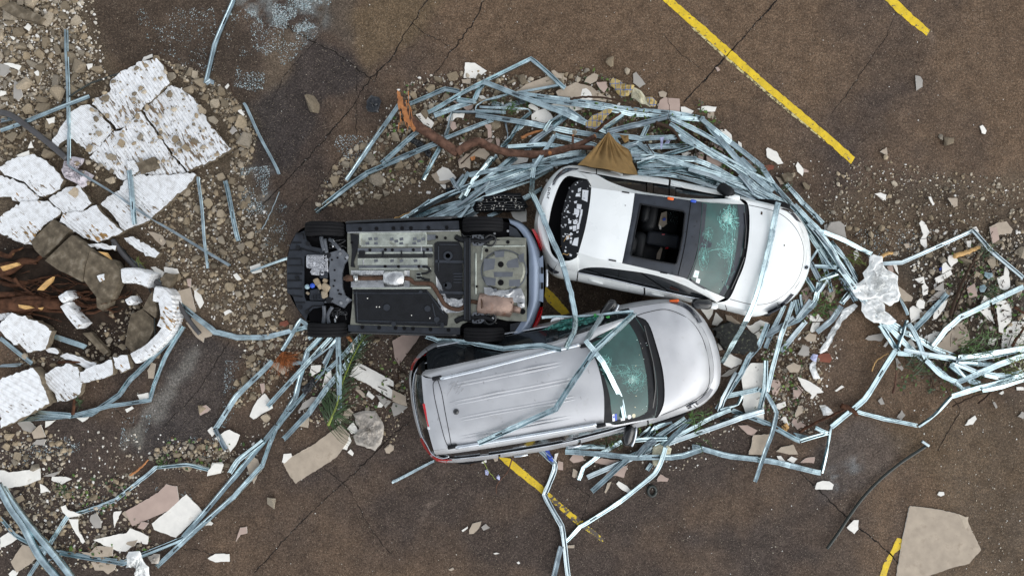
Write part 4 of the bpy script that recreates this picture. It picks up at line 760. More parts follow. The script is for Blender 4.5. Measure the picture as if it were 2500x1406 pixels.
# tunnel heat shield, exhaust
g = []
for k in range(15):
    x = 632 + k * 36.5; g.append([TP('Y', x, 572 + 148 * q / 10, 1.225 - .035 * math.sin(math.pi * q / 10) + R.uniform(-.006, .006)) for q in range(11)])
b_ = MB(); b_.grid(g); b_.build('heat_shield', M['alu'], ov, True)
b_ = MB(); b_.tube(resample(Yc('570,642,1.20 640,640,1.21 760,640,1.22 925,638,1.22'), 14), .034, 10); b_.tube(resample(Yc('1095,640,1.22 1150,650,1.22 1180,680,1.21 1260,684,1.22 1330,690,1.22 1362,730,1.22 1400,790,1.22 1440,860,1.22 1490,895,1.22 1560,912,1.22 1610,895,1.22 1660,850,1.2 1700,845,1.2 1750,855,1.2'), 44), .034, 10); b_.tube(Yc('590,640,1.21 645,640,1.22'), [.055, .045], 12); ex = b_.build('exhaust_pipe', M['rust'], ov, True)
b_ = MB(); b_.tube(Yc('918,640,1.22 925,640,1.22 1095,640,1.22 1104,640,1.22'), [.09, .135, .135, .09], 18, 0, True, .75); b_.box(TP('Y', 990, 614, 1.295), (.1, .04, .006)); b_.build('resonator', M['alu'], ov, True)
b_ = MB(); b_.tube(Yc('660,612,1.23 668,640,1.25 672,668,1.23'), .03, 8); b_.tube(Yc('676,612,1.23 684,640,1.25 680,668,1.23'), .02, 8); b_.build('pipe_clamp', M['alu'], ov, True)
b_ = MB(); b_.tube(Yc('1735,855,1.2 1745,857,1.2 2030,892,1.2 2045,894,1.2'), [.10, .165, .165, .10], 20, 0, True, .7); b_.tube(Yc('2040,905,1.2 2110,920,1.2'), [.06, .055], 12); b_.build('muffler', M['rust_p'], ov, True)
b_ = MB(); b_.tube([TP('Y', 2128, 930, 1.2), TP('Y', 2129, 930, 1.225)], .045, 14); b_.build('tailpipe_mouth', M['inner'], ov)
bars('muffler_seam', ('1768,820,1.32 1772,905,1.32', '2030,845,1.30 2024,935,1.30'), M['rust'], None, .02, .01)
plate('gear_bracket', '1205,590 1250,590 1252,650 1200,650', 1.20, M['under2'], .03); discs('bracket_stud', '1215,606 1215,635 1230,606 1230,636', 1.2, .02, M['black'], .03)
for s in ('1245,602,1.22 1290,595,1.22 1330,570,1.22', '1230,630,1.22 1280,650,1.22 1320,655,1.22', '1255,540,1.22 1300,545,1.22 1320,570,1.22'):
    b_ = MB(); b_.tube(resample(Yc(s), 8), .018, 6); b_.build('hand_brake_cable', M['black'], ov, True)
cv = plate('floor_cover', '650,736 1290,738 1345,800 1480,965 1470,1055 1395,1062 730,1040 672,1030', 1.205, M['black'], .03)
b_ = MB()
for s in ('650,770 1310,770', '690,1010 1440,1030', '1290,745 1440,950', '680,760 690,1020', '1340,860 1380,1040'): b_.tube([p + Vector((0, 0, .002)) for p in Yc(s, 1.205)], .012, 5)
b_.build('cover_rib', M['black2'], cv); discs('cover_fixing', '945,895,.055 1300,905,.05 1380,1000,.045 1005,1036,.04 1428,1050,.035 1240,760,.03', 1.207, .04, M['black2'], .018); discs('cover_chip', '776,815 855,890 880,890 1160,963 1320,987', 1.207, .009, M['gyp_w'], .006)
# tank
b_ = MB(); p = Yc('1372,345 1400,328 1580,330 1612,385 1612,800 1600,812 1480,812 1440,720 1372,590', 1.0); b_.prism([Vector((q.x, q.y, 1.235)) for q in p], .06); tk = b_.build('fuel_tank', M['black'], ov)
bars('tank_strap', ('1365,492,1.24 1615,498,1.24', '1400,762,1.24 1615,768,1.24'), M['black2'], None, .045, .012)
bars('tank_rib', ('1525,600,1.24 1605,600,1.24', '1525,625,1.24 1605,625,1.24', '1525,650,1.24 1605,650,1.24', '1525,675,1.24 1605,675,1.24', '1395,360,1.24 1395,580,1.24', '1400,345,1.24 1570,348,1.24'), M['black2'], None, .02, .012); discs('tank_boss', '1478,445,.075 1478,445,.04 1480,705,.06 1455,700,.03', 1.236, .05, M['black2'], .02)
def crumplate(name, s, z, m, amp=.012):
    p = [Vector((q.x, q.y, 0)) for q in Yc(s, z)]; b_ = MB(); o = dense(p, .06); c = sum(o, Vector((0, 0, 0))) / len(o); rows_ = []
    for k in (1, .75, .5, .25, .02): rows_.append([Vector((c.x + (q.x - c.x) * k, c.y + (q.y - c.y) * k, z + random.gauss(0, amp) + .02 * (1 - k))) for q in o])
    b_.grid(rows_, 0, True); return b_.build(name, m, ov, True)
crumplate('tank_shield', '1372,592 1440,722 1482,815 1612,815 1612,925 1560,940 1450,942 1395,880 1380,760', 1.195, M['alu'])
# rear axle, springs
bars('axle_beam', ('1645,285,1.22 1645,1010,1.22',), M['black'], None, .115, .10); bars('axle_edge', ('1668,290,1.275 1668,1005,1.275', '1625,320,1.275 1625,1000,1.275'), M['black2'], None, .018, .02)
for y, s in ((310, 1), (985, -1)):
    q = plate('spring_seat', ' '.join(f'{x},{y + yy * s}' for x, yy in ((1690, -45), (1760, -50), (1790, -30), (1795, 30), (1770, 48), (1700, 48), (1682, 20))), 1.23, M['under3'], .03)
    discs('seat_hole', ' '.join(f'{1735 + 34 * math.cos(a):.0f},{y + 34 * math.sin(a):.0f}' for a in [k * .785 for k in range(8)]) + f' 1725,{y},.04', 1.232, .014, M['inner'], .006)
    b_ = MB(); b_.tube([TP('Y', 1815 + k * .9, y + 5, 1.12) + Vector((.09 * math.cos(k * .5), .09 * math.sin(k * .5), .003 * k)) for k in range(44)], .016, 6); b_.build('coil_spring', M['black_gloss'], ov, True)
    b_ = MB(); b_.tube(resample(Yc(f'1545,{y - 30 * s},1.17 1600,{y - 5 * s},1.2 1690,{y},1.2 1800,{y + 6 * s},1.2 1880,{y - 30 * s},1.18'), 12), .045, 8); b_.build('trailing_arm', M['black'], ov, True)
    b_ = MB(); R = random.Random(int(y))
    for k in range(5): b_.tube(resample([TP('Y', R.uniform(1560, 1960), y + R.uniform(-60, 40) * s, 1.19) for _ in range(3)], 8), .009, 5)
    b_.build('brake_hose', M['black_gloss'], ov, True)
discs('bracket_light', '1870,278,.02 1885,250,.018 1868,990,.02 2000,230,.02', 1.2, .02, M['alu'], .02)
# boot floor
plate('boot_floor', '1690,305 1800,310 1850,290 2000,282 2160,290 2165,1018 1990,1010 1880,985 1800,985 1690,1000', 1.18, M['under'], .03)
plate('boot_rail', '1840,312 2150,308 2150,345 1840,350', 1.21, M['under'], .04); bars('boot_bead', ('1780,362,1.2 2150,358,1.2', '1780,372,1.2 1770,480,1.2', '1720,420,1.2 1720,780,1.2'), M['under2'], None, .03, .02)
ring = [TP('Y', 1965 + 195 * math.cos(k * 2 * math.pi / 36), 575 + 178 * math.sin(k * 2 * math.pi / 36), 1.18) for k in range(36)]; b_ = MB(); c = TP('Y', 1965, 575, 1.24)
b_.grid([ring, [p.lerp(Vector((c.x, c.y, 1.23)), .06) + Vector((0, 0, .03)) for p in ring], [p.lerp(Vector((c.x, c.y, 1.24)), .14) + Vector((0, 0, .045)) for p in ring]], 0, True); b_.add([p.lerp(Vector((c.x, c.y, 1.24)), .14) + Vector((0, 0, .045)) for p in ring], [list(range(36))]); b_.build('spare_wheel_well', M['under'], ov, False); b_ = MB(); b_.tube(ring + ring[:1], .013, 6, 0, False); b_.build('well_shade_ring', M['under3'], ov, True)  # darker ring drawn round the well stands in for the shade at its edge
for s in ('1790,470 1890,470 1880,560 1785,580', '1880,405 1970,402 1965,455 1890,458', '2000,490 2090,460 2095,545 2000,550 1985,520', '1875,585 2045,585 2040,628 1880,630', '1785,625 1895,640 1890,705 1810,700', '2010,655 2110,650 2105,710 2010,710', '2090,440 2140,420 2140,500 2100,500'): plate('sound_pad', s, 1.236, M['under3'], .012)
discs('drain_plug', '1938,520,.048 1938,678,.048 1815,398,.03 1728,712,.02 2000,325,.03', 1.237, .03, M['inner'], .008)
crumplate('rear_heat_shield', '1790,718 1850,720 1890,745 2030,740 2115,725 2145,800 2150,850 1990,855 1870,830 1800,810', 1.235, M['alu']); discs('shield_bolt', '1890,745 2028,742', 1.26, .03, M['under3'], .01)
crumplate('rear_heat_shield', '2080,835 2148,840 2148,890 2110,905 2085,880', 1.225, M['alu'], .006)
# rear bumper band, lamps, plate lamps
BO = Yc('2008,128,1.12 2085,150,1.12 2150,198,1.12 2205,285,1.12 2245,390,1.12 2265,500,1.12 2268,640,1.12 2264,820,1.12 2235,950,1.12 2195,1050,1.12 2130,1130,1.12 2016,1165,1.12'); BI = Yc('2022,166,1.14 2080,200,1.14 2130,260,1.14 2168,340,1.14 2182,440,1.14 2184,540,1.14 2184,640,1.14 2182,840,1.14 2165,915,1.14 2120,1010,1.14 2070,1090,1.14 2018,1142,1.14')
BB = Yc('2008,118,1.0 2092,140,1.0 2165,190,1.0 2225,280,1.0 2270,390,1.0 2292,500,1.0 2296,640,1.0 2290,820,1.0 2260,950,1.0 2212,1060,1.0 2140,1145,1.0 2012,1180,1.0')
surf('rear_bumper', [BI, [p.lerp(q, .5) + Vector((0, 0, .035)) for p, q in zip(BI, BO)], BO, BB], bp_, ov, 40, 4)
plate('bumper_liner', '2012,180 2075,212 2120,280 2150,360 2060,280 2012,270', 1.13, M['black2'], .03); plate('bumper_liner', '2020,1040 2110,1020 2085,1070 2020,1130', 1.13, M['black2'], .03)
surf('tail_light', [Yc('2206,212,1.06 2228,255,1.06 2252,310,1.06 2270,360,1.06 2285,398,1.06'), Yc('2232,212,.92 2262,262,.92 2282,315,.92 2296,365,.92 2300,405,.92')], M['red'], ov, 14, 3)
surf('tail_light', [Yc('2284,890,1.06 2262,940,1.06 2248,990,1.06 2230,1030,1.06 2212,1062,1.06'), Yc('2304,890,.92 2298,945,.92 2280,1000,.92 2262,1040,.92 2240,1070,.92')], M['red'], ov, 14, 3)
plate('plate_recess', '2272,470 2306,440 2312,640 2308,850 2268,835 2280,760 2282,560', 1.065, bp_, .05)
for y in (572, 706): plate('plate_lamp', f'2288,{y - 28} 2308,{y - 28} 2308,{y + 28} 2288,{y + 28}', 1.075, M['black'], .02); 
b_ = MB(); b_.box(TP('Y', 2338, 640, .9), (.05, .3, .04), 0, 0, .015); b_.build('tailgate_handle', M['silver_shut'], ov, True)
# sills
for s, dots in (('588,168 820,162 1200,150 1570,140 1576,212 1200,220 820,230 592,236', '712,212 855,208 1003,206 1078,205 1155,204 1308,200 1467,198'), ('604,1046 820,1052 1200,1066 1584,1072 1582,1130 1200,1118 820,1108 610,1102', '732,1066 878,1070 1022,1074 1097,1076 1172,1079 1326,1085 1482,1090')):
    sl = plate('sill_cover', s, 1.19, M['black2'], .06)
    b_ = MB()
    for w in dots.split(): c = TP('Y', *map(float, w.split(',')), 1.19); b_.tube([c, c + Vector((0, 0, .01))], .03, 12)
    b_.build('sill_plug', M['inner'], sl)
for s in ('585,160 700,150 1000,135 1560,112', '610,1106 1000,1118 1580,1136'): b_ = MB(); b_.tube(resample(Yc(s, 1.13), 12), .03, 8); b_.build('sill_edge', M['black_gloss'], ov, True)
for s in ('240,285 580,285 600,395 470,380 330,330', '262,905 400,895 600,905 612,1030 270,1020', '1580,215 1985,225 1990,290 1800,262 1600,280', '1590,1010 1990,1010 2000,1060 1600,1060'): plate('wheel_arch', s, 1.085, M['inner'], .02)
wl_ = [(405, 216, 1.16, .305), (428, 1086, 1.16, .305), (1782, 178, 1.17, .33), (1792, 1126, 1.17, .33)]
for x, y, z, r in wl_:
    b_ = MB(); wheel(b_, TP('Y', x, y, z), Vector((0.0, 1, 0)), .315 if r < .31 else .33, .225); b_.build('wheel', [M['rubber'], M['silver_shut']], ov, True)
# ================================================================ debris: labels by landmark, a height map so that things lie on each other
LM = [('the white sedan', 1560, 470), ('the sedan bonnet', 1960, 620), ('the silver SUV', 1250, 1090), ('the SUV bonnet', 1740, 960), ('the overturned car', 1000, 550), ('the upturned bumper', 700, 690), ('the front wheel', 800, 830),
      ('the tan cloth', 1480, 370), ('the plaid cloth', 1520, 215), ('the splintered branch', 1000, 270), ('the branch fork', 1140, 365), ('the plastic sheet', 2130, 690), ('the mottled slab', 1805, 825),
      ('the black grille', 1220, 495), ('the rubber rail', 2130, 1200), ('the large beige board', 2260, 1310), ('the palm frond', 830, 950), ('the long beige panel', 775, 1110), ('the grey bag', 905, 1045),
      ('the pink bundle', 195, 430), ('the ribbed slab', 380, 300), ('the root pit', 130, 690), ('the curved kerb', 400, 790), ('the lone block', 768, 255), ('the long yellow line', 1900, 230),
      ('the short yellow line', 2225, 45), ('the worn yellow line', 1340, 1215), ('the tall white board', 1838, 935), ('the paired pipes', 80, 1290), ('the reeds', 2390, 850), ('the dead fronds', 692, 880),
      ('the smooth block', 50, 970), ('the cream cloth', 1610, 1110), ('the red tile', 2015, 872), ('the glass patch', 720, 40), ('the dark steel bar', 90, 330), ('the white cut board', 435, 1255), ('the rubble corner', 60, 90), ('the brown stick', 2030, 1020)]
def near(u, v, skip=()): return min((l for l in LM if l[0] not in skip), key=lambda l: (l[1] - u) ** 2 + (l[2] - v) ** 2)
PEND = []            # (object, look, place, size): label made unique at the end
def place2(u, v, skip=()):
    a = near(u, v, skip); best = None
    for l in LM:
        if l is a or l[0] in skip: continue
        d = math.hypot(l[1] - u, l[2] - v); da = math.hypot(l[1] - a[1], l[2] - a[2])
        c = ((l[1] - a[1]) * (u - a[1]) + (l[2] - a[2]) * (v - a[2])) / (da * math.hypot(u - a[1], v - a[2]) + 1e-6)
        s = d - 260 * c
        if best is None or s < best[0]: best = (s, l)
    return f'beside {a[0]}, towards {best[1][0]}'
ORD = ['largest', 'second largest', 'third largest', 'fourth largest', 'fifth largest', 'sixth largest', 'seventh largest', 'eighth largest', 'ninth largest', 'tenth largest', 'eleventh largest', 'twelfth largest']
def finish_labels():
    g = {}
    for p in PEND: g.setdefault((p[1], p[2]), []).append(p)
    for (look, plc), ps in g.items():
        ps.sort(key=lambda p: -p[3])
        for k, p in enumerate(ps):
            w = p[4]
            if len(ps) == 1: p[0]['label'] = f'{look} {plc}'
            else: p[0]['label'] = f'{ORD[k].replace("largest", w)} {look} {plc}'
hm = np.zeros((1500 // 6, 2600 // 6))
def hget(u, v):
    i, j = int(v / 6), int(u / 6)
    return hm[i, j] if 0 <= i < hm.shape[0] and 0 <= j < hm.shape[1] else 0.
def hset(u, v, z, r=1):
    i, j = int(v / 6), int(u / 6); a = hm[max(0, i - r):i + r + 1, max(0, j - r):j + r + 1]; np.maximum(a, z, out=a)
# ---------------------------------------------------------------- rubble stones
def hull(n, d, jit):
    b = bmesh.new()
    for _ in range(n):
        p = Vector((random.gauss(0, 1), random.gauss(0, 1), random.gauss(0, 1))).normalized() * random.uniform(.86, 1.08)
        b.verts.new((max(-.72, min(.72, p.x)) * d[0] * 1.12, max(-.7, min(.7, p.y)) * d[1] * 1.12, max(-.6, min(.6, p.z)) * d[2] * 1.1))
    r = bmesh.ops.convex_hull(b, input=b.verts[:]); bmesh.ops.delete(b, geom=list({g for g in r['geom_interior'] + r['geom_unused'] if isinstance(g, bmesh.types.BMVert)}), context='VERTS')
    bmesh.ops.dissolve_limit(b, angle_limit=.25, verts=b.verts[:], edges=b.edges[:]); bmesh.ops.bevel(b, geom=b.edges[:], offset=.045 * min(d), segments=1, affect='EDGES', clamp_overlap=True)
    b.verts.index_update(); v = [p.co.copy() for p in b.verts]; f = [[q.index for q in k.verts] for k in b.faces]; b.free(); return v, f
TPL = [hull(random.choice([9, 12, 16]), (1, random.uniform(.6, 1), random.uniform(.45, .8)), 0) for _ in range(26)]
TME = []
for k, (v, f) in enumerate(TPL):
    me = bpy.data.meshes.new('rubble_stone'); me.from_pydata([tuple(p) for p in v], [], f); me.materials.append(M['stone']); me.update(); TME.append(me)
LOW = []
for k in range(14):
    b = bmesh.new(); bmesh.ops.create_icosphere(b, subdivisions=1 if k < 9 else 1, radius=1)
    for p in b.verts: p.co = Vector((p.co.x * 1, p.co.y * random.uniform(.55, .95), p.co.z * .6)) * random.uniform(.7, 1.15)
    b.verts.index_update(); LOW.append((np.array([p.co[:] for p in b.verts]), np.array([[q.index for q in k_.verts] for k_ in b.faces]))); b.free()
REG = [('small brown rubble stone in the loose field filling the top left corner', 'stones of the top left rubble field', [(0, 0), (190, 0), (215, 90), (250, 190), (160, 270), (60, 300), (0, 290)], 760, 4, 21),
       ('small rubble stone lying on top of the big ribbed white slab', 'stones on the ribbed slab', [(240, 190), (390, 155), (470, 240), (540, 300), (540, 390), (420, 420), (300, 440), (180, 480), (170, 400), (230, 300)], 105, 4.5, 13),
       ('brown rubble stone in the band along the outer edge of the ribbed white slab', 'stones along the slab edge', [(370, 140), (470, 165), (570, 230), (628, 330), (612, 400), (560, 430), (562, 310), (490, 235), (410, 160)], 260, 4, 17),
       ('brown rubble stone between the dark steel bar and the ribbed white slabs', 'stones by the dark bar', [(0, 300), (150, 275), (220, 245), (185, 330), (160, 390), (60, 395), (0, 400)], 170, 4, 17),
       ('beige rubble stone strewn between the ribbed slab and the overturned car', 'stones before the overturned car', [(440, 440), (600, 420), (612, 520), (660, 590), (705, 620), (700, 790), (620, 830), (560, 800), (490, 720), (420, 680), (380, 560), (330, 550)], 560, 4, 13),
       ('brown rubble stone along the upper fringe of the steel stud heap', 'stones of the upper heap fringe', [(985, 205), (1120, 170), (1300, 190), (1440, 170), (1520, 200), (1480, 250), (1300, 230), (1180, 250), (1060, 290), (990, 280)], 260, 4, 15),
       ('beige rubble stone below the splintered branch end, by the loose studs', 'stones below the branch', [(990, 260), (1060, 300), (1120, 380), (1000, 450), (930, 480), (850, 510), (770, 500), (790, 440), (860, 360), (930, 320)], 330, 4, 16),
       ('rubble stone showing between the piled steel studs above the white sedan', 'stones within the stud heap', [(1060, 290), (1300, 230), (1700, 290), (1850, 420), (1700, 430), (1400, 400), (1200, 400), (1100, 420)], 200, 4, 13),
       ('small rubble stone in the lower left debris above the paired pipes', 'stones above the paired pipes', [(0, 1050), (110, 1050), (180, 1090), (150, 1180), (330, 1150), (340, 1230), (200, 1260), (120, 1330), (0, 1290)], 280, 4, 13),
       ('small rubble stone around the white cut boards near the paired pipes', 'stones by the cut boards', [(130, 1260), (350, 1260), (400, 1330), (330, 1380), (60, 1390), (60, 1330)], 110, 4, 10),
       ('rubble stone in the small heap held by the twice bent stud', 'stones of the small heap', [(360, 1100), (420, 1080), (560, 1070), (590, 1130), (540, 1150), (380, 1140)], 160, 4, 13),
       ('rubble stone strewn below the overturned front wheel', 'stones below the front wheel', [(590, 840), (660, 790), (790, 790), (800, 850), (700, 900), (620, 980), (560, 1000), (600, 900)], 210, 4, 11),
       ('small rubble stone in the thin spill right of the long yellow line end', 'stones of the thin spill', [(2060, 380), (2500, 440), (2500, 640), (2300, 640), (2150, 620), (1990, 540)], 190, 3, 10),
       ('rubble stone among the white shards beyond the white plastic sheet', 'stones beyond the plastic sheet', [(2230, 600), (2480, 560), (2500, 800), (2400, 800), (2250, 800)], 170, 4, 13),
       ('small rubble stone between the tall white board and the red tile', 'stones by the red tile', [(1850, 780), (2030, 820), (1990, 960), (1960, 1040), (1870, 1000)], 170, 3, 10),
       ('small rubble stone around the palm frond and grey plastic bag', 'stones by the palm frond', [(740, 900), (860, 820), (1000, 820), (1000, 930), (960, 1100), (860, 1010), (740, 1040)], 140, 3, 10),
       ('rubble stone in the dark root pit', 'stones in the root pit', [(10, 860), (200, 860), (300, 720), (380, 720), (350, 860), (240, 930), (110, 930)], 120, 4, 12)]
cand = []
for k, (lab, grp, poly, n, r0, r1) in enumerate(REG):
    q = sample(poly, n); rr = r0 * (1 - rng.random(n) * (1 - (r0 / r1) ** 1.7)) ** (-1 / 1.7)
    for (u, v), r in zip(q, rr): cand.append((r, u, v, k))
cand.sort(key=lambda c: -c[0]); kept = []
for c in cand:                                     # no two big stones inside each other
    if all((c[1] - d[1]) ** 2 + (c[2] - d[2]) ** 2 > (.75 * (c[0] + d[0])) ** 2 for d in kept[:400]): kept.append(c)
BIG = '768,255,28 360,402,22 600,345,20 592,300,17 598,375,11 900,385,18 922,440,19 818,445,15 912,255,17 985,395,13 920,400,14 1060,235,12 1275,195,15 1488,155,15 1800,0,0 30,28,26 70,40,22 395,225,16 420,190,13 480,185,11 462,222,14 55,330,15 120,365,13 1928,432,13 1965,455,12 2350,640,19 2415,640,17 2490,620,17 1530,175,9 2310,345,13 2295,335,9 2160,385,9 665,1225,17 497,997,13 412,685,15 550,645,14 565,700,12 620,745,11 600,930,13 580,935,10 1210,307,13 1165,330,11 1130,345,9 1020,380,10 1340,205,10 650,1020,12 2125,575,11 2150,560,10 2090,560,8 385,865,14 700,230,0'
for w in BIG.split():
    u, v, r = map(float, w.split(','))
    if r: kept.append((r * 1.05, u, v, -1))
kept.sort(key=lambda c: -c[0])
SLABS_ON = [(240, 180, 560, 560)]
def on_slab(u, v): return 235 < u < 550 and 160 < v < 540
n_ind = 0; small = []
for r, u, v, k in kept:
    rad = r / S; base = .14 if (k == 1) else 0.
    if n_ind < 292:
        t = random.randrange(len(TME)); o = bpy.data.objects.new('rubble_stone', TME[t]); COL.objects.link(o); n_ind += 1
        zmin = min(p[2] for p in TPL[t][0]); o.rotation_euler = (random.uniform(-.2, .2), random.uniform(-.2, .2), random.uniform(0, 6.28)); o.scale = (rad * 1.12,) * 3
        o.location = P(u, v, 0) + Vector((0, 0, base - zmin * rad * 1.0)); o['category'] = 'stone'
        if k >= 0: tag(o, REG[k][0], None, REG[k][1])
        else: PEND.append((o, 'big beige rubble block' if r > 13 else 'beige rubble lump', place2(u, v), r, 'largest')); o['group'] = 'larger rubble blocks'
        hset(u, v, min(.09, rad), int(r / 9))
    else: small.append((r, u, v, base))
def scatter(name, items, cat, label, mat='fleck', zs=.6):
    """items: (u, v, radius px, base z, colour): one countless mass"""
    V_, F_, C_ = [], [], []; n = 0
    for u, v, r, z, c in items:
        a, f = LOW[random.randrange(len(LOW))]; t = random.uniform(0, 6.28); ca, sa = math.cos(t), math.sin(t); rad = r / S
        p = a * rad; q = np.stack([p[:, 0] * ca - p[:, 1] * sa, p[:, 0] * sa + p[:, 1] * ca, p[:, 2] * zs / .6], 1); o = P(u, v, 0)
        V_.append(q + np.array([o.x, o.y, z + rad * .35])); F_.append(f + n); n += len(a); C_.append(np.tile(np.array([*c, 1.]), (len(a), 1)))
    ob = obj(name, np.vstack(V_), np.vstack(F_).tolist(), M[mat], col=np.vstack(C_)); return tag(ob, label, cat, None, 'stuff')
ST = [(.18, .15, .11), (.29, .23, .155), (.38, .31, .215), (.25, .22, .175), (.27, .215, .145), (.15, .125, .09), (.34, .29, .22), (.46, .40, .31)]
WH = [(.72, .70, .65), (.58, .54, .47), (.45, .40, .32), (.38, .32, .24)]; GL = [(.30, .40, .42), (.42, .50, .52), (.22, .27, .28), (.55, .60, .60)]
scatter('gravel', [(u, v, r, z, random.choice(ST)) for r, u, v, z in small], 'gravel', 'loose brown gravel and stone chips between the larger rubble')
it = []
for lab, grp, poly, n, r0, r1 in REG:
    for u, v in sample(poly, int(n * 4.8)): it.append((u, v, .7 + 3.2 * random.random() ** 2.2, .14 if 'on top' in lab and on_slab(u, v) else 0, random.choice(ST + ST + WH[:1] + [(.06, .05, .04)])))
scatter('grit', it, 'grit', 'fine brown grit and dirt crumbs in the rubble')
it = []
for poly, n, r0, r1 in (([(0, 0), (230, 0), (260, 180), (0, 290)], 700, 1, 5.5), ([(440, 400), (640, 420), (700, 790), (560, 810), (400, 680), (330, 540)], 420, 1, 4), ([(1850, 380), (2500, 440), (2500, 650), (2000, 600)], 420, .8, 3.0),
                        ([(1850, 790), (2060, 830), (1980, 1060), (1860, 1020)], 420, .9, 4), ([(2220, 560), (2500, 560), (2500, 930), (2230, 880)], 600, 1.2, 6), ([(1000, 180), (1500, 180), (1850, 430), (1100, 470), (800, 480)], 800, .9, 5),
                        ([(0, 1040), (350, 1060), (340, 1390), (0, 1390)], 420, .9, 5), ([(570, 820), (1000, 830), (1000, 1010), (650, 1060)], 380, .9, 3.4), ([(380, 1060), (640, 1060), (620, 1170), (380, 1150)], 120, 1, 3.5), ([(1400, 1040), (1850, 1000), (1700, 1150), (1420, 1140)], 160, 1, 3.5), ([(0, 0), (2500, 0), (2500, 1406), (0, 1406)], 900, .6, 1.7), ([(2200, 950), (2500, 950), (2500, 1400), (2350, 1400)], 90, .7, 2.4)):
    for u, v in sample(poly, int(n * 1.35)): it.append((u, v, r0 * (1 - random.random() * .85) ** -.8 if False else random.uniform(r0, r1) * random.choice([.6, .8, 1, 1.15]), 0.002, random.choice(WH)))
scatter('plaster_crumbs', it, 'crumbs', 'tiny white and beige plaster crumbs scattered over the wet asphalt', zs=.3)
it = []
for poly, n in (([(560, -5), (810, -5), (800, 60), (730, 80), (640, 60)], 1500), ([(540, 20), (800, 60), (700, 160), (560, 120)], 420), ([(0, 60), (150, 0), (200, 60), (120, 120), (20, 130)], 260), ([(330, 20), (520, 20), (560, 200), (350, 120)], 300), ([(590, 110), (660, 110), (640, 230), (570, 210)], 300), ([(585, 410), (660, 405), (650, 520), (590, 540)], 480),
                ([(40, 1080), (200, 1060), (190, 1140), (60, 1160)], 420), ([(300, 1020), (370, 1010), (350, 1100), (290, 1110)], 240), ([(400, 1070), (540, 1060), (550, 1130), (420, 1110)], 260), ([(600, 490), (700, 500), (720, 600), (640, 620)], 320), ([(820, 330), (930, 330), (880, 420), (790, 450)], 260), ([(550, 880), (640, 880), (600, 960), (540, 1060)], 220), ([(1030, 260), (1100, 270), (1020, 350), (960, 330)], 150), ([(2080, 560), (2280, 560), (2280, 700), (2120, 640)], 260), ([(170, 1180), (260, 1170), (250, 1260), (160, 1240)], 200), ([(380, 1190), (470, 1170), (470, 1230), (380, 1240)], 160)):
    q = sample(poly, n * 3); d = vnoise(q[:, 0] / S, q[:, 1] / S, 2.6, 77) * .6 + vnoise(q[:, 0] / S, q[:, 1] / S, 7, 78) * .4; q = q[d + rng.random(len(q)) * .16 > .62]
    for u, v in q: it.append((u, v, random.uniform(.45, 1.5) * random.choice([.7, 1, 1.2]), .002, random.choice(GL)))
scatter('glass_fragments', it, 'glass', 'pale blue grey crumbs of broken safety glass in drifts', zs=.3)
# ---------------------------------------------------------------- plasterboard shards
SH = {'g': M['gyp_g'], 'b': M['gyp_b'], 'w': M['gyp_w']}; CN = {'w': 'white', 'b': 'beige', 'g': 'grey'}
M['gyp_p'] = pm('pinkish paper board face', (.43, .33, .28), .85, 0, .10, 4, .08, 40); SH['p'] = M['gyp_p']; CN['p'] = 'pinkish'
def shard(t, c, s, label=None, th=.0125, extra=0., rag=True, name='plasterboard_shard', cat='board', mat=None):
    pz = [uv(t, *map(float, w.split(','))) for w in s.split()]; cu, cv_ = sum(p[0] for p in pz) / len(pz), sum(p[1] for p in pz) / len(pz)
    a = abs(sum(pz[k][0] * pz[(k + 1) % len(pz)][1] - pz[(k + 1) % len(pz)][0] * pz[k][1] for k in range(len(pz)))) / 2
    rub = any(inside(g[2], np.array([cu]), np.array([cv_]))[0] for g in REG)
    z = max(hget(cu, cv_), .0) * .6 + (.06 if rub else .016) + extra + th; z = min(z, .18 + extra)
    tx, ty = random.gauss(0, .035), random.gauss(0, .035); o0 = P(cu, cv_, z)
    q = []
    for u, v in pz:
        p = P(u, v, z); p.z = z + max(-.03, min(.05, (p.x - o0.x) * tx + (p.y - o0.y) * ty)); q.append(p)
    if rag: q = ragged(q, .045, .0035)
    q = [Vector((p.x, p.y, max(p.z, th + .006))) for p in q]
    b = MB(); b.prism(q, th, 0, 1); o = b.build(name, [mat or SH[c], M['gyp_e']], None, False, o0); o['category'] = cat
    for u, v in pz: hset((u + cu) / 2, (v + cv_) / 2, z, 0)
    hset(cu, cv_, z, 1)
    if label: o['label'] = label
    else:
        sz = 'big' if a > 2600 else 'mid-sized' if a > 700 else 'small'; n = len(pz)
        lw = max(math.dist(pz[i], pz[j]) for i in range(n) for j in range(i)); ar = a / lw ** 2
        sp_ = 'sliver' if ar < .2 else 'triangular piece' if n == 3 else 'broken piece' if n > 5 else 'four-sided piece' if n == 4 else 'chunk'
        PEND.append((o, f'{sz} {CN[c]} plasterboard {sp_}'.replace('plasterboard broken piece', 'plasterboard piece').replace('triangular piece', 'triangle').replace('four-sided piece', 'quadrilateral'), place2(cu, cv_), a, 'largest')); o['group'] = 'broken plasterboard pieces'
    return o
shard('K', 'b', '945,905 1110,925 1285,960 1345,985 1360,980 1355,1010 1385,1085 1450,1215 1400,1270 1365,1315 1240,1345 1070,1410 940,1460 840,1460 890,1150', 'large clean beige board with two straight edges lying at the lower right', .016)
b = MB(); b.prism(ragged(C3('K', '1285,960 1345,985 1360,980 1355,1010 1385,1085 1450,1215 1405,1262 1412,1215 1350,1090 1318,1020', .036), .05, .004), .004); b.build('torn_paper', M['torn'], bpy.data.objects['plasterboard_shard'])
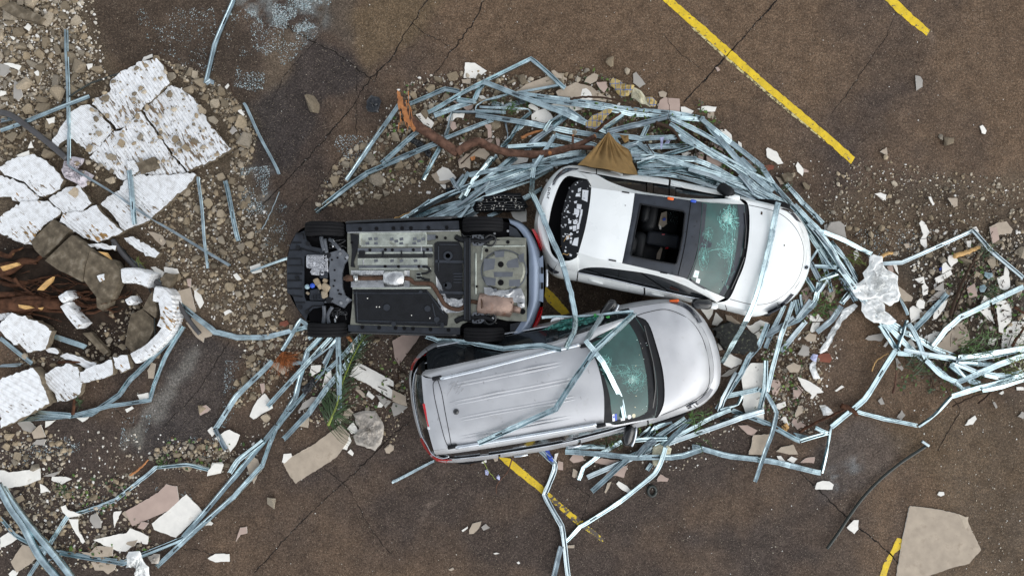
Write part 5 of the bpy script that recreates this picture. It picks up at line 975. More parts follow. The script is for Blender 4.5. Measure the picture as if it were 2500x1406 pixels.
shard('I', 'b', '1110,925 1185,1000 1170,1060 1080,1190 740,1406 690,1340 640,1245 640,1225 900,1080 950,1040', 'long beige board panel lying beside the grey plastic bag', .016)
shard('H', 'w', '540,490 655,492 640,690 640,905 510,855 485,790 490,700 470,590', 'tall white board standing out between crossed studs beside the SUV bonnet', .0125, .05)
shard('C', 'w', '1330,818 1420,910 1450,945 1260,1130 1100,1075 1085,1030 1230,910', 'white cut board with dark nicks beside the pinkish board, lower left')
shard('C', 'p', '1185,750 1265,765 1280,870 1200,940 950,1045 900,940 1130,810', 'long pinkish board with a brown hole beside the white cut board')
shard('C', 'w', '0,645 30,650 60,665 280,640 285,715 190,755 30,780 0,778', 'broad white board strip at the left border above the paired pipes')
shard('C', 'w', '665,1145 850,1105 905,1100 930,1060 1060,1120 1055,1180 980,1165 900,1230 840,1225 740,1180', 'ragged white board with a torn hole above the bent bottom stud')
shard('U', 'w', '1110,870 1215,665 1300,690 1500,800 1789,960 1789,1090 1600,960 1790,1110 1760,1250 1620,1160 1400,1010', 'long white board strip with stones on it beside the SUV rear')
shard('N', 'b', '1020,330 1200,150 1270,40 1370,40 1430,150 1450,260 1400,310 1340,320 1330,345 1215,410', 'broad beige board with saw lines beside the reeds')
shard('G', 'w', '1710,1040 1790,950 1890,955 1890,1110 1800,1175 1700,1175', 'biggest bright white board at the right border above the reeds')
for t, c, s in [l.split('|') for l in '''D|w|1570,450 1640,452 1725,510 1650,560 1560,560
D|b|1545,570 1610,565 1605,600 1550,595
E|b|370,390 470,320 700,240 745,320 560,400 450,415
E|b|695,205 720,195 840,270 840,285 740,260
E|b|740,390 920,305 1060,340 1110,380 1210,440 1200,480 860,440 760,435
E|w|805,435 900,380 1020,360 1060,400 1075,470 880,460
E|b|1000,300 1025,260 1090,220 1125,235 1115,290 1060,315
E|g|1445,225 1475,210 1560,320 1510,355 1450,310
E|p|1110,305 1200,300 1215,350 1180,400 1130,350
E|w|680,520 740,495 920,500 1000,545 860,575 720,570
E|w|515,600 560,570 640,545 690,590 715,630 640,680 520,650
E|w|465,520 510,500 590,540 560,570 500,545
E|p|1690,470 1730,445 1875,455 1875,570 1670,555
E|b|1680,395 1720,380 1760,400 1740,450 1690,435
F|w|385,250 430,225 480,220 560,232 545,270 470,278
F|w|235,230 270,228 330,260 355,265 330,295 235,275
F|b|475,290 530,275 540,310 520,345 480,330
F|w|1012,620 1030,600 1110,640 1170,745 1125,755 1060,715 1025,690
F|w|1285,770 1305,735 1360,800 1350,862 1300,820
F|p|1360,790 1400,815 1400,832 1360,830
F|w|590,440 640,435 700,490 705,540 660,520
F|w|755,545 785,560 790,595 765,600
F|p|490,550 560,540 620,570 620,640 500,580
F|p|470,680 540,640 620,760 610,790 475,740
F|p|380,650 440,640 440,720 400,720
F|p|780,690 900,740 930,790 880,780 800,720
F|b|1100,870 1150,880 1180,930 1150,940
F|g|1575,1330 1600,1285 1690,1275 1730,1310 1745,1420 1560,1420
F|w|240,655 300,640 330,655 290,675 285,690 250,680
F|w|1545,1310 1570,1300 1565,1406 1548,1406
R|w|345,640 440,610 500,690 540,680 640,770 595,860 470,780
R|p|925,430 1060,460 1250,470 1240,530 1170,610 1060,500
R|w|840,690 880,640 940,625 1110,630 1090,690 1000,680 930,740 835,740
R|p|895,740 970,760 990,850 930,895 885,830
R|p|1420,790 1530,790 1535,1000 1480,1010 1470,870
R|p|1400,1040 1480,1010 1560,1030 1500,1100 1420,1070
R|b|1205,1215 1340,1160 1500,1240 1430,1340 1300,1270 1205,1270
R|p|1010,1350 1190,1240 1200,1406 1020,1400
R|p|1600,1010 1660,1020 1660,1140 1620,1150 1610,1060
R|w|1320,350 1400,340 1470,400 1380,400
R|w|290,800 340,860 270,860
R|p|1735,170 1830,250 1790,260 1730,220
R|w|1030,1090 1090,1080 1110,1110 1030,1115
M|w|740,350 820,275 900,300 1020,430 1000,450 900,470 780,480
M|b|660,400 740,350 760,400 800,460 870,430 920,360 950,470 850,525 780,520 710,480
M|b|1050,210 1160,90 1215,100 1220,310 1150,280 1060,300
M|b|1220,110 1300,20 1420,20 1500,100 1440,180 1340,140 1220,135
M|w|1790,180 1900,140 2050,150 2030,210 1900,240 1770,260
M|w|930,1040 1210,850 1330,990 1100,1000 1000,1050
M|w|1795,920 2020,880 2030,1060 1950,1070 1830,1000
M|w|790,530 870,530 870,600 840,590
M|w|1620,570 1680,530 1690,560 1650,600
M|b|1000,700 1090,655 1090,700 1020,730
G|w|1075,205 1090,185 1115,200 1155,275 1130,310 1140,380 1125,400 1090,360 1085,330 1110,290
G|g|370,250 400,200 460,185 500,210 515,270 525,335 440,310 385,270
G|b|1610,235 1690,195 1740,190 1790,250 1780,280 1700,290 1640,300
G|p|1610,240 1665,230 1690,330 1640,360
G|w|1295,450 1330,445 1378,490 1325,535 1300,500
G|w|1255,510 1280,500 1325,550 1250,590 1245,560
G|w|1200,620 1240,600 1310,560 1325,590 1260,640 1210,670
G|w|1040,630 1110,610 1120,660 1080,660
G|w|1095,680 1120,660 1145,690 1140,745 1105,755
G|g|1210,690 1260,650 1265,720 1190,710
G|g|1130,810 1200,740 1280,700 1270,750 1200,790
G|w|1000,850 1030,830 1100,870 1100,920 1010,960
G|w|1060,800 1080,780 1120,805 1115,850 1080,860 1055,830
G|w|1180,945 1200,850 1260,800 1290,790 1270,850 1210,930
G|w|1670,620 1720,600 1730,520 1760,580 1770,690 1750,710 1700,710
G|w|1525,860 1570,755 1620,780 1600,820 1660,970 1600,930
G|w|1660,800 1740,790 1785,860 1780,950 1720,1000 1710,1040 1680,1030
G|b|860,670 930,690 1030,770 1020,800 960,800 900,720
G|b|340,740 380,680 445,700 430,760 400,810 370,790
G|p|180,720 240,675 275,720 270,860 210,870 185,780
G|p|380,870 450,830 520,880 440,950 400,910
G|w|215,910 260,890 310,900 350,950 270,955
G|w|245,1010 290,960 320,970 295,1020 260,1030
G|b|200,1080 240,1040 290,1050 285,1100 230,1105
G|g|660,1085 690,1060 800,1040 808,1075 790,1100 690,1098
G|w|805,1140 840,1095 845,1110 820,1148
G|g|170,1180 200,1130 240,1150 235,1210 190,1220
G|b|65,1310 110,1265 170,1300 140,1340 90,1340
G|w|1140,1060 1200,1030 1245,1030 1180,1110 1140,1110
G|w|970,1120 1020,1080 1050,1150 1000,1170
G|w|1595,1130 1620,1075 1670,1080 1650,1115
G|g|895,1230 910,1230 955,1310 945,1330 910,1300
G|b|1300,10 1360,10 1370,70 1340,80
G|w|760,0 820,0 800,30
G|w|1145,0 1165,0 1190,60 1180,70
G|b|960,360 1000,355 1000,390 980,395
G|w|1435,340 1470,335 1470,390 1445,385
G|w|875,520 905,520 920,590 895,570
G|p|830,530 870,520 880,570 850,580
G|p|1440,700 1500,660 1520,760 1460,770
G|w|1485,240 1510,230 1535,265 1515,280
G|w|575,420 600,400 620,450 585,490
H|w|880,590 960,620 1040,670 1068,700 980,720 920,670
H|w|970,745 985,712 1020,715 985,750
H|b|800,520 850,490 905,510 890,555 830,560
H|p|850,670 890,655 920,690 880,740 850,750
H|w|725,790 790,770 798,800 750,828 730,815
H|b|860,870 885,800 915,800 915,850 870,885
H|p|835,920 850,890 940,940 880,970
H|w|755,900 790,870 820,940 790,930
H|w|1040,800 1080,795 1140,850 1100,870 1060,850
H|b|525,1150 545,1080 555,1010 680,1005 690,1060 620,1155
H|b|725,1130 760,1100 850,1080 885,1150 820,1150
H|w|730,1165 760,1160 800,1215 750,1205
H|w|805,1190 840,1165 880,1180 850,1215
H|p|900,1210 940,1175 1005,1170 1000,1215
H|w|1000,1400 1020,1355 1060,1340 1110,1345 1145,1370 1130,1406
H|w|1150,690 1200,655 1218,665 1160,698
H|w|260,215 290,125 340,180 300,220
H|w|170,90 270,90 265,140 240,180
H|w|340,500 320,450 400,430 480,470 470,500 400,530
H|w|500,215 540,220 610,180 670,200 640,280 590,320
H|b|360,140 400,150 470,210 420,215 370,180
H|g|320,590 390,540 460,515 430,560 370,590
H|w|300,350 340,340 350,390 315,400
H|g|880,430 920,360 960,380 965,430 920,440
H|p|690,650 700,610 750,620 760,660 730,720 700,720
H|p|450,940 520,940 590,980 560,1015 520,1005
H|p|920,30 990,0 1000,60 930,105 910,90
H|w|960,150 1010,140 1065,180 1060,192 970,190
H|w|970,260 990,200 1040,200 1020,260 985,270
I|w|365,855 390,790 430,720 490,670 530,720 555,790 480,830 400,882
I|w|20,970 60,940 80,1000 60,1025
I|w|80,1040 160,980 200,965 285,1010 255,1090 210,1145 170,1080
I|w|20,1345 60,1240 140,1232 155,1260 130,1320
I|b|330,1200 370,1165 430,1210 465,1300 430,1340 400,1406 365,1340
I|b|540,440 590,410 690,480 640,520 590,480
I|p|1535,240 1620,190 1765,192 1710,270 1585,435 1550,380
I|g|760,820 800,750 870,700 940,695 960,740 880,770 800,800
I|b|770,940 810,820 850,860 845,950
I|g|1395,680 1440,690 1525,735 1480,790
I|b|1535,640 1640,690 1655,775 1600,760 1525,730
I|g|1525,790 1540,745 1660,780 1600,830 1545,860
I|w|1320,690 1340,650 1390,695 1370,720
I|w|1410,785 1430,735 1458,765 1440,785
I|b|1465,1120 1510,1080 1545,1100 1545,1135 1490,1160
I|w|1095,1060 1180,1005 1195,1060 1160,1130 1110,1120
I|w|1165,1150 1190,1125 1222,1160 1205,1180
I|w|630,1230 645,1165 700,1160 715,1185 650,1240
I|b|1080,850 1180,790 1215,830 1140,890 1090,900
I|b|1230,640 1270,640 1330,700 1290,700
I|p|445,590 485,585 490,640 470,675
I|w|855,520 870,440 950,440 940,490 880,525
I|w|960,610 990,500 1030,480 1045,560 1010,600 980,615
I|w|380,1080 405,1065 415,1100 385,1105
I|w|1160,960 1215,900 1260,990 1200,1000
J|b|735,910 760,850 840,830 820,890 770,938 735,938
J|w|668,905 720,875 720,890 675,922
J|g|840,880 880,852 915,885 860,905
J|w|2018,500 2035,478 2090,505 2145,560 2110,580 2040,535
J|p|2370,460 2400,418 2475,455 2460,482 2375,480
J|b|1630,440 1640,370 1680,395 1670,440 1650,452
J|b|1915,575 1940,495 1975,480 1950,540 1925,585
J|p|1510,300 1555,320 1550,380 1510,380 1500,340
J|p|1920,430 1960,350 2080,350 2115,340 2080,450 2020,430
J|w|1480,240 1510,230 1490,330 1470,320
J|p|1820,290 1890,280 2040,300 2000,350 1830,320
J|p|1610,290 1640,245 1720,260 1740,300 1640,320
J|b|1580,1040 1650,1035 1650,1060 1600,1060
J|w|840,320 880,280 890,310 860,325
J|b|945,280 985,275 985,305 960,310
J|b|555,1250 590,1230 600,1250 575,1262
J|w|945,1110 975,1100 1000,1112 960,1118
J|w|1148,1185 1165,1178 1178,1195 1160,1202
J|b|0,195 50,155 78,185 40,240 10,235
K|w|1335,330 1360,290 1410,258 1422,285 1390,320
K|w|488,1060 540,1005 575,1005 572,1070 545,1103
K|w|1140,825 1150,803 1185,805 1190,825 1165,835
K|g|715,155 740,128 760,175 735,180
K|g|848,270 885,222 910,255 880,290
K|g|1535,165 1550,160 1570,200 1560,208
K|g|1718,265 1745,232 1758,235 1758,285
K|w|1580,100 1610,80 1615,100 1600,112
K|w|1705,55 1758,52 1758,76 1710,76
L|g|1765,512 1800,520 1815,545 1810,590 1772,615
L|w|2200,860 2220,848 2250,885 2240,910 2215,905
L|w|1490,1315 1530,1305 1565,1320 1560,1360
L|b|1985,1345 2050,1345 2050,1389 2010,1389
L|p|408,460 425,453 442,475 425,487
L|b|1575,1050 1525,1030 1570,1000
C|w|1485,1280 1540,1245 1640,1248 1642,1300 1540,1305
C|p|1685,1160 1715,1060 1765,1052 1765,1100 1720,1110
C|w|1480,690 1490,650 1530,600 1598,605 1585,650
C|w|365,720 370,695 470,695 510,710 440,750
C|w|290,810 285,745 320,760 355,800
C|w|435,910 470,895 480,930 580,970 490,990 450,950
C|w|490,995 560,1000 560,1080 605,1160 590,1175 540,1100
C|w|810,945 868,942 840,1000 820,1055 810,1010
C|g|640,1010 650,970 690,955 720,1010 720,1060 680,1060
C|b|870,960 890,940 940,990 930,1005
C|p|985,1060 1010,1020 1065,1025 1030,1070
C|b|890,1190 910,1160 985,1145 960,1190 920,1210
C|b|580,1235 640,1240 690,1190 810,1195 805,1260 690,1270 600,1250
C|b|650,1300 830,1320 820,1360 770,1395 740,1365 680,1365
C|w|0,1130 60,1090 125,1140 60,1180 0,1205
C|w|60,1390 90,1360 130,1375 110,1406 70,1406
C|b|80,1300 160,1180 250,1210 255,1280 200,1330 120,1380
C|g|120,310 200,290 260,340 220,380 160,360
C|b|225,380 290,320 325,410 240,425
C|g|230,460 260,430 330,430 310,470
C|w|325,300 400,290 350,330 320,345
C|w|545,275 640,270 590,305
C|w|980,110 1060,95 1068,130 1000,150
C|w|895,215 945,190 958,205 905,238
C|w|1450,1045 1500,1005 1525,1030 1510,1040
C|g|305,690 440,650 380,695
C|p|1420,205 1470,180 1510,215 1430,258
B|w|1385,715 1420,720 1460,820 1430,860 1395,790
B|b|1250,740 1360,710 1400,880 1360,900 1290,800
B|b|1330,960 1400,900 1530,1010 1510,1060 1460,1070 1455,1100 1400,1060
B|w|1170,560 1270,575 1280,605 1240,615 1175,600
B|w|1075,560 1110,560 1175,600 1160,640 1110,600
B|b|1055,305 1150,330 1190,385 1160,415 1120,380
B|w|1600,885 1640,865 1660,880 1610,910
B|w|1785,560 1860,535 1875,600 1800,610
B|w|1665,620 1690,605 1730,650 1700,660
B|b|1055,1300 1085,1245 1115,1255 1100,1360 1060,1355
B|w|1185,1030 1250,990 1230,1050
B|p|1335,650 1365,645 1365,710 1345,700
A|w|20,455 70,450 150,470 140,505 75,480
A|w|0,650 40,655 45,675 0,690
A|g|95,640 105,575 150,620 165,690 130,720 95,700
A|g|0,455 60,470 80,510 30,550 0,540
A|w|615,460 660,455 655,490 630,500
A|w|170,200 200,170 222,190 205,225
A|w|1030,410 1090,390 1090,410 1010,445
A|w|330,850 390,840 390,875 350,885
A|w|120,1110 205,1075 210,1110 140,1130
A|w|200,1060 220,1010 240,1060
A|w|1700,800 1715,765 1750,820 1740,832
A|w|1605,620 1630,598 1640,610 1620,640
A|w|95,290 70,260 110,270
A|g|1640,940 1665,905 1695,930 1660,965
A|w|1310,1340 1370,1230 1410,1250 1400,1290
A|w|240,520 270,505 300,540 260,545'''.strip().split('\n')]: shard(t, c, s)
# ---------------------------------------------------------------- galvanised studs: a C channel swept along each traced line
def section(w, f):
    r = w * .18
    return [(-w / 2 + .012, -f), (-w / 2, -f), (-w / 2, 0), (-r - .008, 0), (-r, -.009), (r, -.009), (r + .008, 0), (w / 2, 0), (w / 2, -f), (w / 2 - .012, -f)]
SLEN = []
def stud(s, roll='d', w=.088, f=.036, z=None, label=None, name='steel_stud', dull=False, off=0., slots=True):
    q = pts('Z', s); uvp = [Vector((u, v, 0)) for u, v, _ in q]; zz = [k[2] for k in q]; explicit = zz[0] is not None
    path, kink, zs = [], [], []
    for k in range(len(uvp) - 1):
        d = (uvp[k + 1] - uvp[k]).length; n = max(2, int(d / 9))
        for j in range(n):
            t = j / n; path.append(uvp[k].lerp(uvp[k + 1], t)); kink.append(j == 0 and k > 0)
            if explicit: zs.append(zz[k] + (zz[k + 1] - zz[k]) * t)
    path.append(uvp[-1]); kink.append(False)
    if explicit: zs.append(zz[-1])
    # rest on whatever lies below
    if not explicit:
        h = np.array([max(hget(p.x, p.y), hget(p.x + 5, p.y), hget(p.x, p.y + 5)) for p in path]); h = np.minimum(h, .42)
        pad = np.pad(h, 7, 'edge'); h = np.array([pad[i:i + 15].max() for i in range(len(h))]); pad = np.pad(h, 6, 'edge'); h = np.convolve(pad, np.ones(13) / 13, 'valid')
        zs = list(h * .86 + f + .012 + off)
    p3 = [P(p.x, p.y, z) for p, z in zip(path, zs)]
    # ease the bends, let the line wander a little
    wob = random.uniform(0, 6.28); n = len(p3); amp = random.uniform(.002, .008)
    for k in range(1, n - 1):
        if not kink[k]: p3[k] = p3[k] + Vector((math.sin(k * .35 + wob), math.cos(k * .27 + wob), 0)) * amp
    r0 = {'d': 0, 'u': math.pi, 's': math.pi / 2, 'r': -math.pi / 2, 't': .6, 'v': math.pi - .5}[roll] + random.gauss(0, .12)
    drift = random.gauss(0, .35); sec = section(w, f); b = MB(); rows = []; up = Vector((0, 0, 1)); rl = r0; turns = 0
    for k in range(n):
        t = (p3[min(k + 1, n - 1)] - p3[max(k - 1, 0)]).normalized(); a = t.cross(up).normalized(); c = a.cross(t).normalized()
        if kink[k]:
            e0 = (p3[k] - p3[k - 1]).normalized(); e1 = (p3[k + 1] - p3[k]).normalized(); ang = e0.angle(e1, 0)
            if ang > .42: turns += 1; rl += random.uniform(-.5, .5) if random.random() < .6 else 0
        ke = min([abs(k - j) for j in range(max(0, k - 3), min(n, k + 4)) if kink[j]] or [9])
        cx, cy = (1, 1) if ke > 2 else (1.1, .35 + .25 * ke)
        rr = rl + drift * k / n; cr_, sr_ = math.cos(rr), math.sin(rr); row = []
        for x, y in sec:
            x *= cx; y = (y + f / 2) * cy; row.append(p3[k] + a * (x * cr_ - y * sr_) + c * (x * sr_ + y * cr_) - Vector((0, 0, f / 2)))
        rows.append(row)
    mi = 0; b.grid(rows, mi)
    if slots and n > 14 and abs(math.sin(r0)) < .6:
        for k in range(random.randint(5, 9), n - 5, random.randint(9, 15)):
            if any(kink[max(0, k - 2):k + 4]): continue
            x0, x1 = rows[k], rows[k + 2]; m0, m1 = [x.lerp(y, .5) for x, y in ((x0[4], x0[5]),)][0], x1[4].lerp(x1[5], .5); d = (x0[5] - x0[4]) * .30; nn = (x0[5] - x0[4]).cross(x1[4] - x0[4]).normalized() * .003
            for sg in (-1, 1): b.add([m0 - d + nn * sg, m0 + d + nn * sg, m1 + d + nn * sg, m1 - d + nn * sg], [[0, 1, 2, 3]], 1)
    o = b.build(name, [M['zinc2'] if dull else M['zinc'], M['slot']], None, False, p3[n // 2]); o['category'] = 'metal stud'
    if not explicit:
        for p, z in zip(path, zs): hset(p.x, p.y, z + .004, 0); hset(p.x + 4, p.y + 4, z, 0); hset(p.x - 4, p.y - 4, z, 0)
    L_ = sum((uvp[k + 1] - uvp[k]).length for k in range(len(uvp) - 1)); SLEN.append(L_)
    if label: o['label'] = label
    else:
        sz = 'short' if L_ < 95 else 'long' if L_ > 240 else 'medium'; sh = ('straight', 'once-bent', 'twice-bent')[turns] if turns < 3 else 'crooked'
        fc = {'d': 'flat', 'u': 'open', 's': 'edge-on', 'r': 'edge-on', 't': 'tilted', 'v': 'half-open'}[roll]
        a, c = near(uvp[0].x, uvp[0].y)[0], near(uvp[-1].x, uvp[-1].y)[0]
        plc = f'from {a} to {c}' if a != c else place2((uvp[0].x + uvp[-1].x) / 2, (uvp[0].y + uvp[-1].y) / 2)
        PEND.append((o, f'{sz} {sh} {fc} steel stud', plc, L_, 'longest'))
    o['group'] = 'galvanised steel studs'; return o
DEF = '''u 1121,224 1086,217 1000,254
d 974,255 890,375 846,440
u 1020,321 931,399
u 1066,350 980,385 893,424
u 895,424 830,470 770,517
u 1077,357 1052,402 1032,438
s 1235,366 1240,329 1234,293
s 1279,305 1246,333 1224,360
d 1290,243 1230,263 1201,252
d 1060,282 1093,269 1124,257 1162,246
u 1115,243 1156,248
u 1178,206 1168,221 1159,243
r 1235,275 1104,274 1095,311 1086,337
u 1087,338 1154,311 1203,293
s 1235,274 1160,269 1163,258 1182,246 1243,230 1365,208
r 1171,261 1290,266 1296,274 1273,293 1245,340 1226,357
u 1045,275 1150,216 1296,143 1379,216
d 1265,228 1366,240 1510,262 1660,278 1722,290
d 1305,243 1440,258 1540,278 1630,285 1710,291
d 1161,281 1300,302 1390,320 1474,333
d 1335,262 1385,268 1430,300
u 1385,283 1352,307 1288,365
u 1350,310 1300,345 1285,372
s 1385,270 1345,295 1330,320
d 1180,200 1330,257 1410,291 1483,321
t 1474,313 1521,281
u 1583,304 1561,351
s 1561,352 1550,397
t 1240,360 1330,352 1420,368
u 1545,385 1640,395 1740,420 1830,455 1900,500
t 1560,412 1650,418 1740,440 1800,470
u 1556,425 1640,428 1720,445 1790,470
d 1540,371 1623,383 1696,389 1734,404 1800,440
d 1556,406 1638,403 1684,406
u 1558,422 1666,413 1730,438 1775,450
u 1532,363 1593,359 1692,356
d 1532,378 1600,384 1650,392
t 1619,380 1693,358
t 1556,400 1600,384
d 1492,327 1514,359 1559,349 1596,377 1669,400 1760,427 1867,456 1893,488
u 1725,429 1819,456 1891,491
t 1701,456 1757,456 1785,468
u 1784,470 1840,480 1888,491
u 1770,445 1850,478 1905,510
u 1483,322 1560,304 1634,284
s 1637,286 1720,330 1755,352
u 1640,290 1700,318 1757,349 1790,370
d 1495,330 1565,339 1663,333 1744,381 1800,412 1850,458 1928,502
u 1635,303 1720,360 1826,421 1888,450 1935,502
d 1711,288 1752,331 1797,384 1840,429 1888,467
d 1715,292 1785,348 1861,407 1889,450 1933,501 2000,573
d 1920,450 1960,495 2010,545
s 1900,466 1950,515 1990,550
u 974,541 1051,497 1140,456
d 998,539 1060,512 1130,493
u 1010,545 1075,525 1130,505 1190,480
d 1068,537 1111,512 1160,470 1195,440
d 1042,538 1111,505 1162,469 1222,438 1304,408 1400,385
u 1100,540 1160,505 1210,470 1256,433
s 1126,488 1145,455 1187,411 1213,379
t 1124,486 1153,442 1201,382
u 1158,462 1206,428 1261,384
d 1120,505 1190,455 1270,425 1350,400 1430,385
u 1146,427 1220,413 1300,402 1400,392
d 1145,421 1122,457
u 1102,434 1118,462
s 1089,537 1150,495 1179,479 1295,442 1350,411
d 1300,395 1370,378 1430,372
u 1310,408 1380,392 1440,380
d 1277,486 1325,460
d 1191,529 1228,513
s 1121,534 1148,502
t 974,541 1060,490 1140,456 1222,428 1360,386
u 1997,603 2017,659 2031,713
d 1940,500 1966,526 1992,560 2019,588 2049,639 2077,679 2119,739 2139,755
u 1944,516 1999,596 2043,659 2091,735
d 1952,512 2003,564 2065,588 2129,620
s 1966,500 1990,522 2009,546
u 1975,545 2020,600 2060,660 2090,700
d 2029,590 2059,627 2091,679
t 1978,651 2043,653
u 2000,687 2047,665
s 1997,609 1977,640
u 1980,641 2000,680
d 2000,690 1990,740 1950,780 1880,810
u 1969,679 1988,711
s 1954,719 1960,755
u 1943,732 1952,777
d 1915,745 1890,800 1870,850
s 2019,683 2001,713
u 2073,715 2055,741
d 2055,747 2032,781 1995,811
u 1940,775 1905,800 1870,820
u 2077,680 2130,745 2187,812
d 2050,655 2100,720 2140,770 2175,810
d 2141,644 2203,641 2376,562
u 2377,563 2420,610 2500,680
t 2141,645 2177,693 2199,729 2218,768
u 2150,794 2172,826 2195,860
d 2160,788 2203,830 2245,868 2333,937
u 2170,784 2209,810 2255,834 2289,854 2339,874 2425,890
u 2314,717 2270,765 2232,805
d 2500,700 2421,738 2346,774 2310,805 2278,845
d 2192,862 2250,866 2333,878
u 2337,880 2419,870 2500,853
d 2340,872 2420,862 2500,850
t 2335,882 2392,890 2430,892
s 2333,882 2393,910
u 2318,888 2396,940
s 2325,895 2358,931
d 2320,890 2370,930 2394,938
u 2399,912 2434,917 2472,915 2500,907
d 2335,935 2395,909 2440,890 2500,868
u 2245,872 2291,909 2333,937
d 2261,880 2299,915 2335,931
t 2335,935 2352,950 2370,948
d 2325,967 2379,951 2458,929 2500,913
s 2325,968 2280,1015 2243,1041
u 2240,1039 2160,1023 2095,1005
d 2399,953 2450,944 2500,927
s 2215,782 2205,815 2194,850
d 2219,790 2243,830 2259,876
d 2187,856 2112,975 2030,1042
s 2030,1042 2021,1090 2006,1154
d 2004,1154 1930,1137 1866,1124 1775,1112 1690,1091
u 1955,1076 2023,1056
u 1789,1002 1883,1039 1954,1077
u 1993,1045 2023,1058
u 1857,1002 1805,1017 1760,1030
d 1853,950 1761,970
d 1853,950 1873,963 1897,1007 1886,1058 1866,1112 1844,1176
u 1875,790 1853,845 1829,872 1812,909 1751,1000
d 1937,737 1907,821 1886,902 1873,956
d 1968,784 1938,820 1907,858
u 1870,880 1868,950 1855,1000
s 1812,966 1802,987 1758,1000
u 1800,910 1765,975 1755,1005
d 1866,1003 1812,1019 1620,1086 1553,1113 1434,1165
d 1785,1000 1735,1021 1649,1065 1600,1090
u 1687,1023 1649,1061 1620,1090
u 1674,1021 1610,1065 1568,1104 1539,1115 1445,1200
s 1588,1041 1549,1071
s 1600,1038 1572,1071
t 1602,1048 1584,1072
d 1518,1077 1472,1104 1424,1142 1412,1171
d 1382,1094 1440,1090 1478,1091
u 1541,1076 1580,1072 1629,1070
u 1600,1075 1580,1085 1555,1115
d 1380,1103 1476,1109 1543,1117 1639,1117 1668,1113 1720,1095
d 1625,1092 1612,1134 1599,1157 1514,1225 1416,1286 1381,1321
u 1591,1132 1580,1148
u 1340,1092 1355,1085 1524,1054
d 1625,1035 1600,1045 1640,1028
u 1317,1096 1354,1132 1354,1146 1329,1208 1371,1284 1388,1410
d 1371,1334 1352,1410
s 957,1177 1060,1125
s 160,73 167,314 166,402
s 166,405 285,478 370,535 560,648
d 0,319 60,297 218,235
u 0,296 33,288
d 570,0 523,109 502,204
d 502,204 512,196 522,202
s 595,252 680,425
d 314,416 328,548
s 483,432 506,655
u 549,441 581,588
d 277,592 341,661 410,706
d 420,727 524,811 578,824 650,823 751,799
u 437,781 427,818 335,910 317,926 290,964 222,1011 44,1025
u 447,798 403,870 375,940 365,977 266,991 174,1016
u 82,1006 171,1016
d 0,825 78,887
d 123,818 208,849
s 0,893 51,890
u 0,1264 34,1305 99,1339 147,1349
u 68,1410 126,1318 164,1260 239,1237 283,1219 341,1172 379,1141 457,1134 509,1146
u 143,1348 300,1375 447,1315 478,1284
d 447,1312 580,1155 680,1035 721,969 751,855 788,818
d 382,1383 454,1315 570,1213 640,1136
u 599,1178 640,1136 658,1083 673,1047 787,909 825,826
d 664,881 575,969 525,1047
u 525,1047 551,1097
u 560,1155 580,1124 640,1076
u 652,993 808,823
u 691,1072 754,1008 796,948 838,900 891,829
u 796,906 840,865 882,817
d 790,888 823,829
s 760,880 800,850 822,826
d 826,823 827,909 829,999
d 752,797 733,781 688,856
d 753,828 770,815
s 612,662 702,630'''
gu, gv = np.meshgrid(np.arange(hm.shape[1]) * 6 + 3., np.arange(hm.shape[0]) * 6 + 3.)
for poly, z_ in (([(126, 348), (218, 236), (390, 145), (565, 360), (480, 430), (300, 562), (0, 480), (0, 410), (80, 375)], .16), ([(70, 590), (125, 537), (290, 650), (240, 760), (110, 690)], .33), ([(0, 930), (90, 890), (320, 860), (320, 900), (120, 985), (0, 1040)], .27)): np.maximum(hm, inside(poly, gu, gv) * z_, out=hm)
for l in DEF.strip().split('\n'):
    r, s = l.split(' ', 1); thin = r in 'sr'
    stud(s, r, .06 if thin else random.choice([.066, .074, .082, .088]), random.choice([.034, .04]), None, None, 'steel_stud', random.random() < .18)
ARC = [l for l in DEF.strip().split('\n') if len(l.split()) > 2]; RX = random.Random(91); made = 0
for l in ARC * 2:
    r, s = l.split(' ', 1); q = [[float(c) for c in w.split(',')] for w in s.split()]; cu, cv_ = sum(p[0] for p in q) / len(q), sum(p[1] for p in q) / len(q)
    arc = (1540 < cu < 1930 and 360 < cv_ < 500) or (1020 < cu < 1420 and 395 < cv_ < 530) or (1950 < cu < 2130 and 540 < cv_ < 760) or (cu > 2240 and 850 < cv_ < 950) or (740 < cu < 850 and 850 < cv_ < 960)
    if not arc or RX.random() < .35 or made >= 40: continue
    dx, dy = RX.uniform(-9, 9), RX.uniform(-11, 11); k0 = RX.randint(0, max(0, len(q) - 3)); q = q[k0:k0 + RX.randint(2, 4)]
    if len(q) < 2: continue
    t = RX.uniform(.0, .3); q[0] = [q[0][0] + (q[1][0] - q[0][0]) * t, q[0][1] + (q[1][1] - q[0][1]) * t]; made += 1
    stud(' '.join(f'{p[0] + dx + RX.uniform(-5, 5):.0f},{p[1] + dy + RX.uniform(-5, 5):.0f}' for p in q), RX.choice('druv'), RX.choice([.045, .055, .065]), RX.choice([.02, .028, .034]), None, None, 'steel_stud', RX.random() < .35)
stud('1300,435,.62 1303,410,.5 1340,352,.40 1355,330,.38', 'd', .07, label='steel strip rising from the heap towards the sedan boot corner')
stud('1300,436,.62 1297,470,.95 1325,525,1.12 1350,590,1.14 1375,650,1.16 1395,715,1.3 1404,770,1.45 1402,810,1.7 1382,851,1.88', 't', .08, .034, label='long twisted stud draped over the sedan boot and SUV roof edge')
stud('1355,330,.30 1405,343,.26 1456,356,.22', 'u', .08, label='stud from the bent strip to the tan cloth behind the branch')
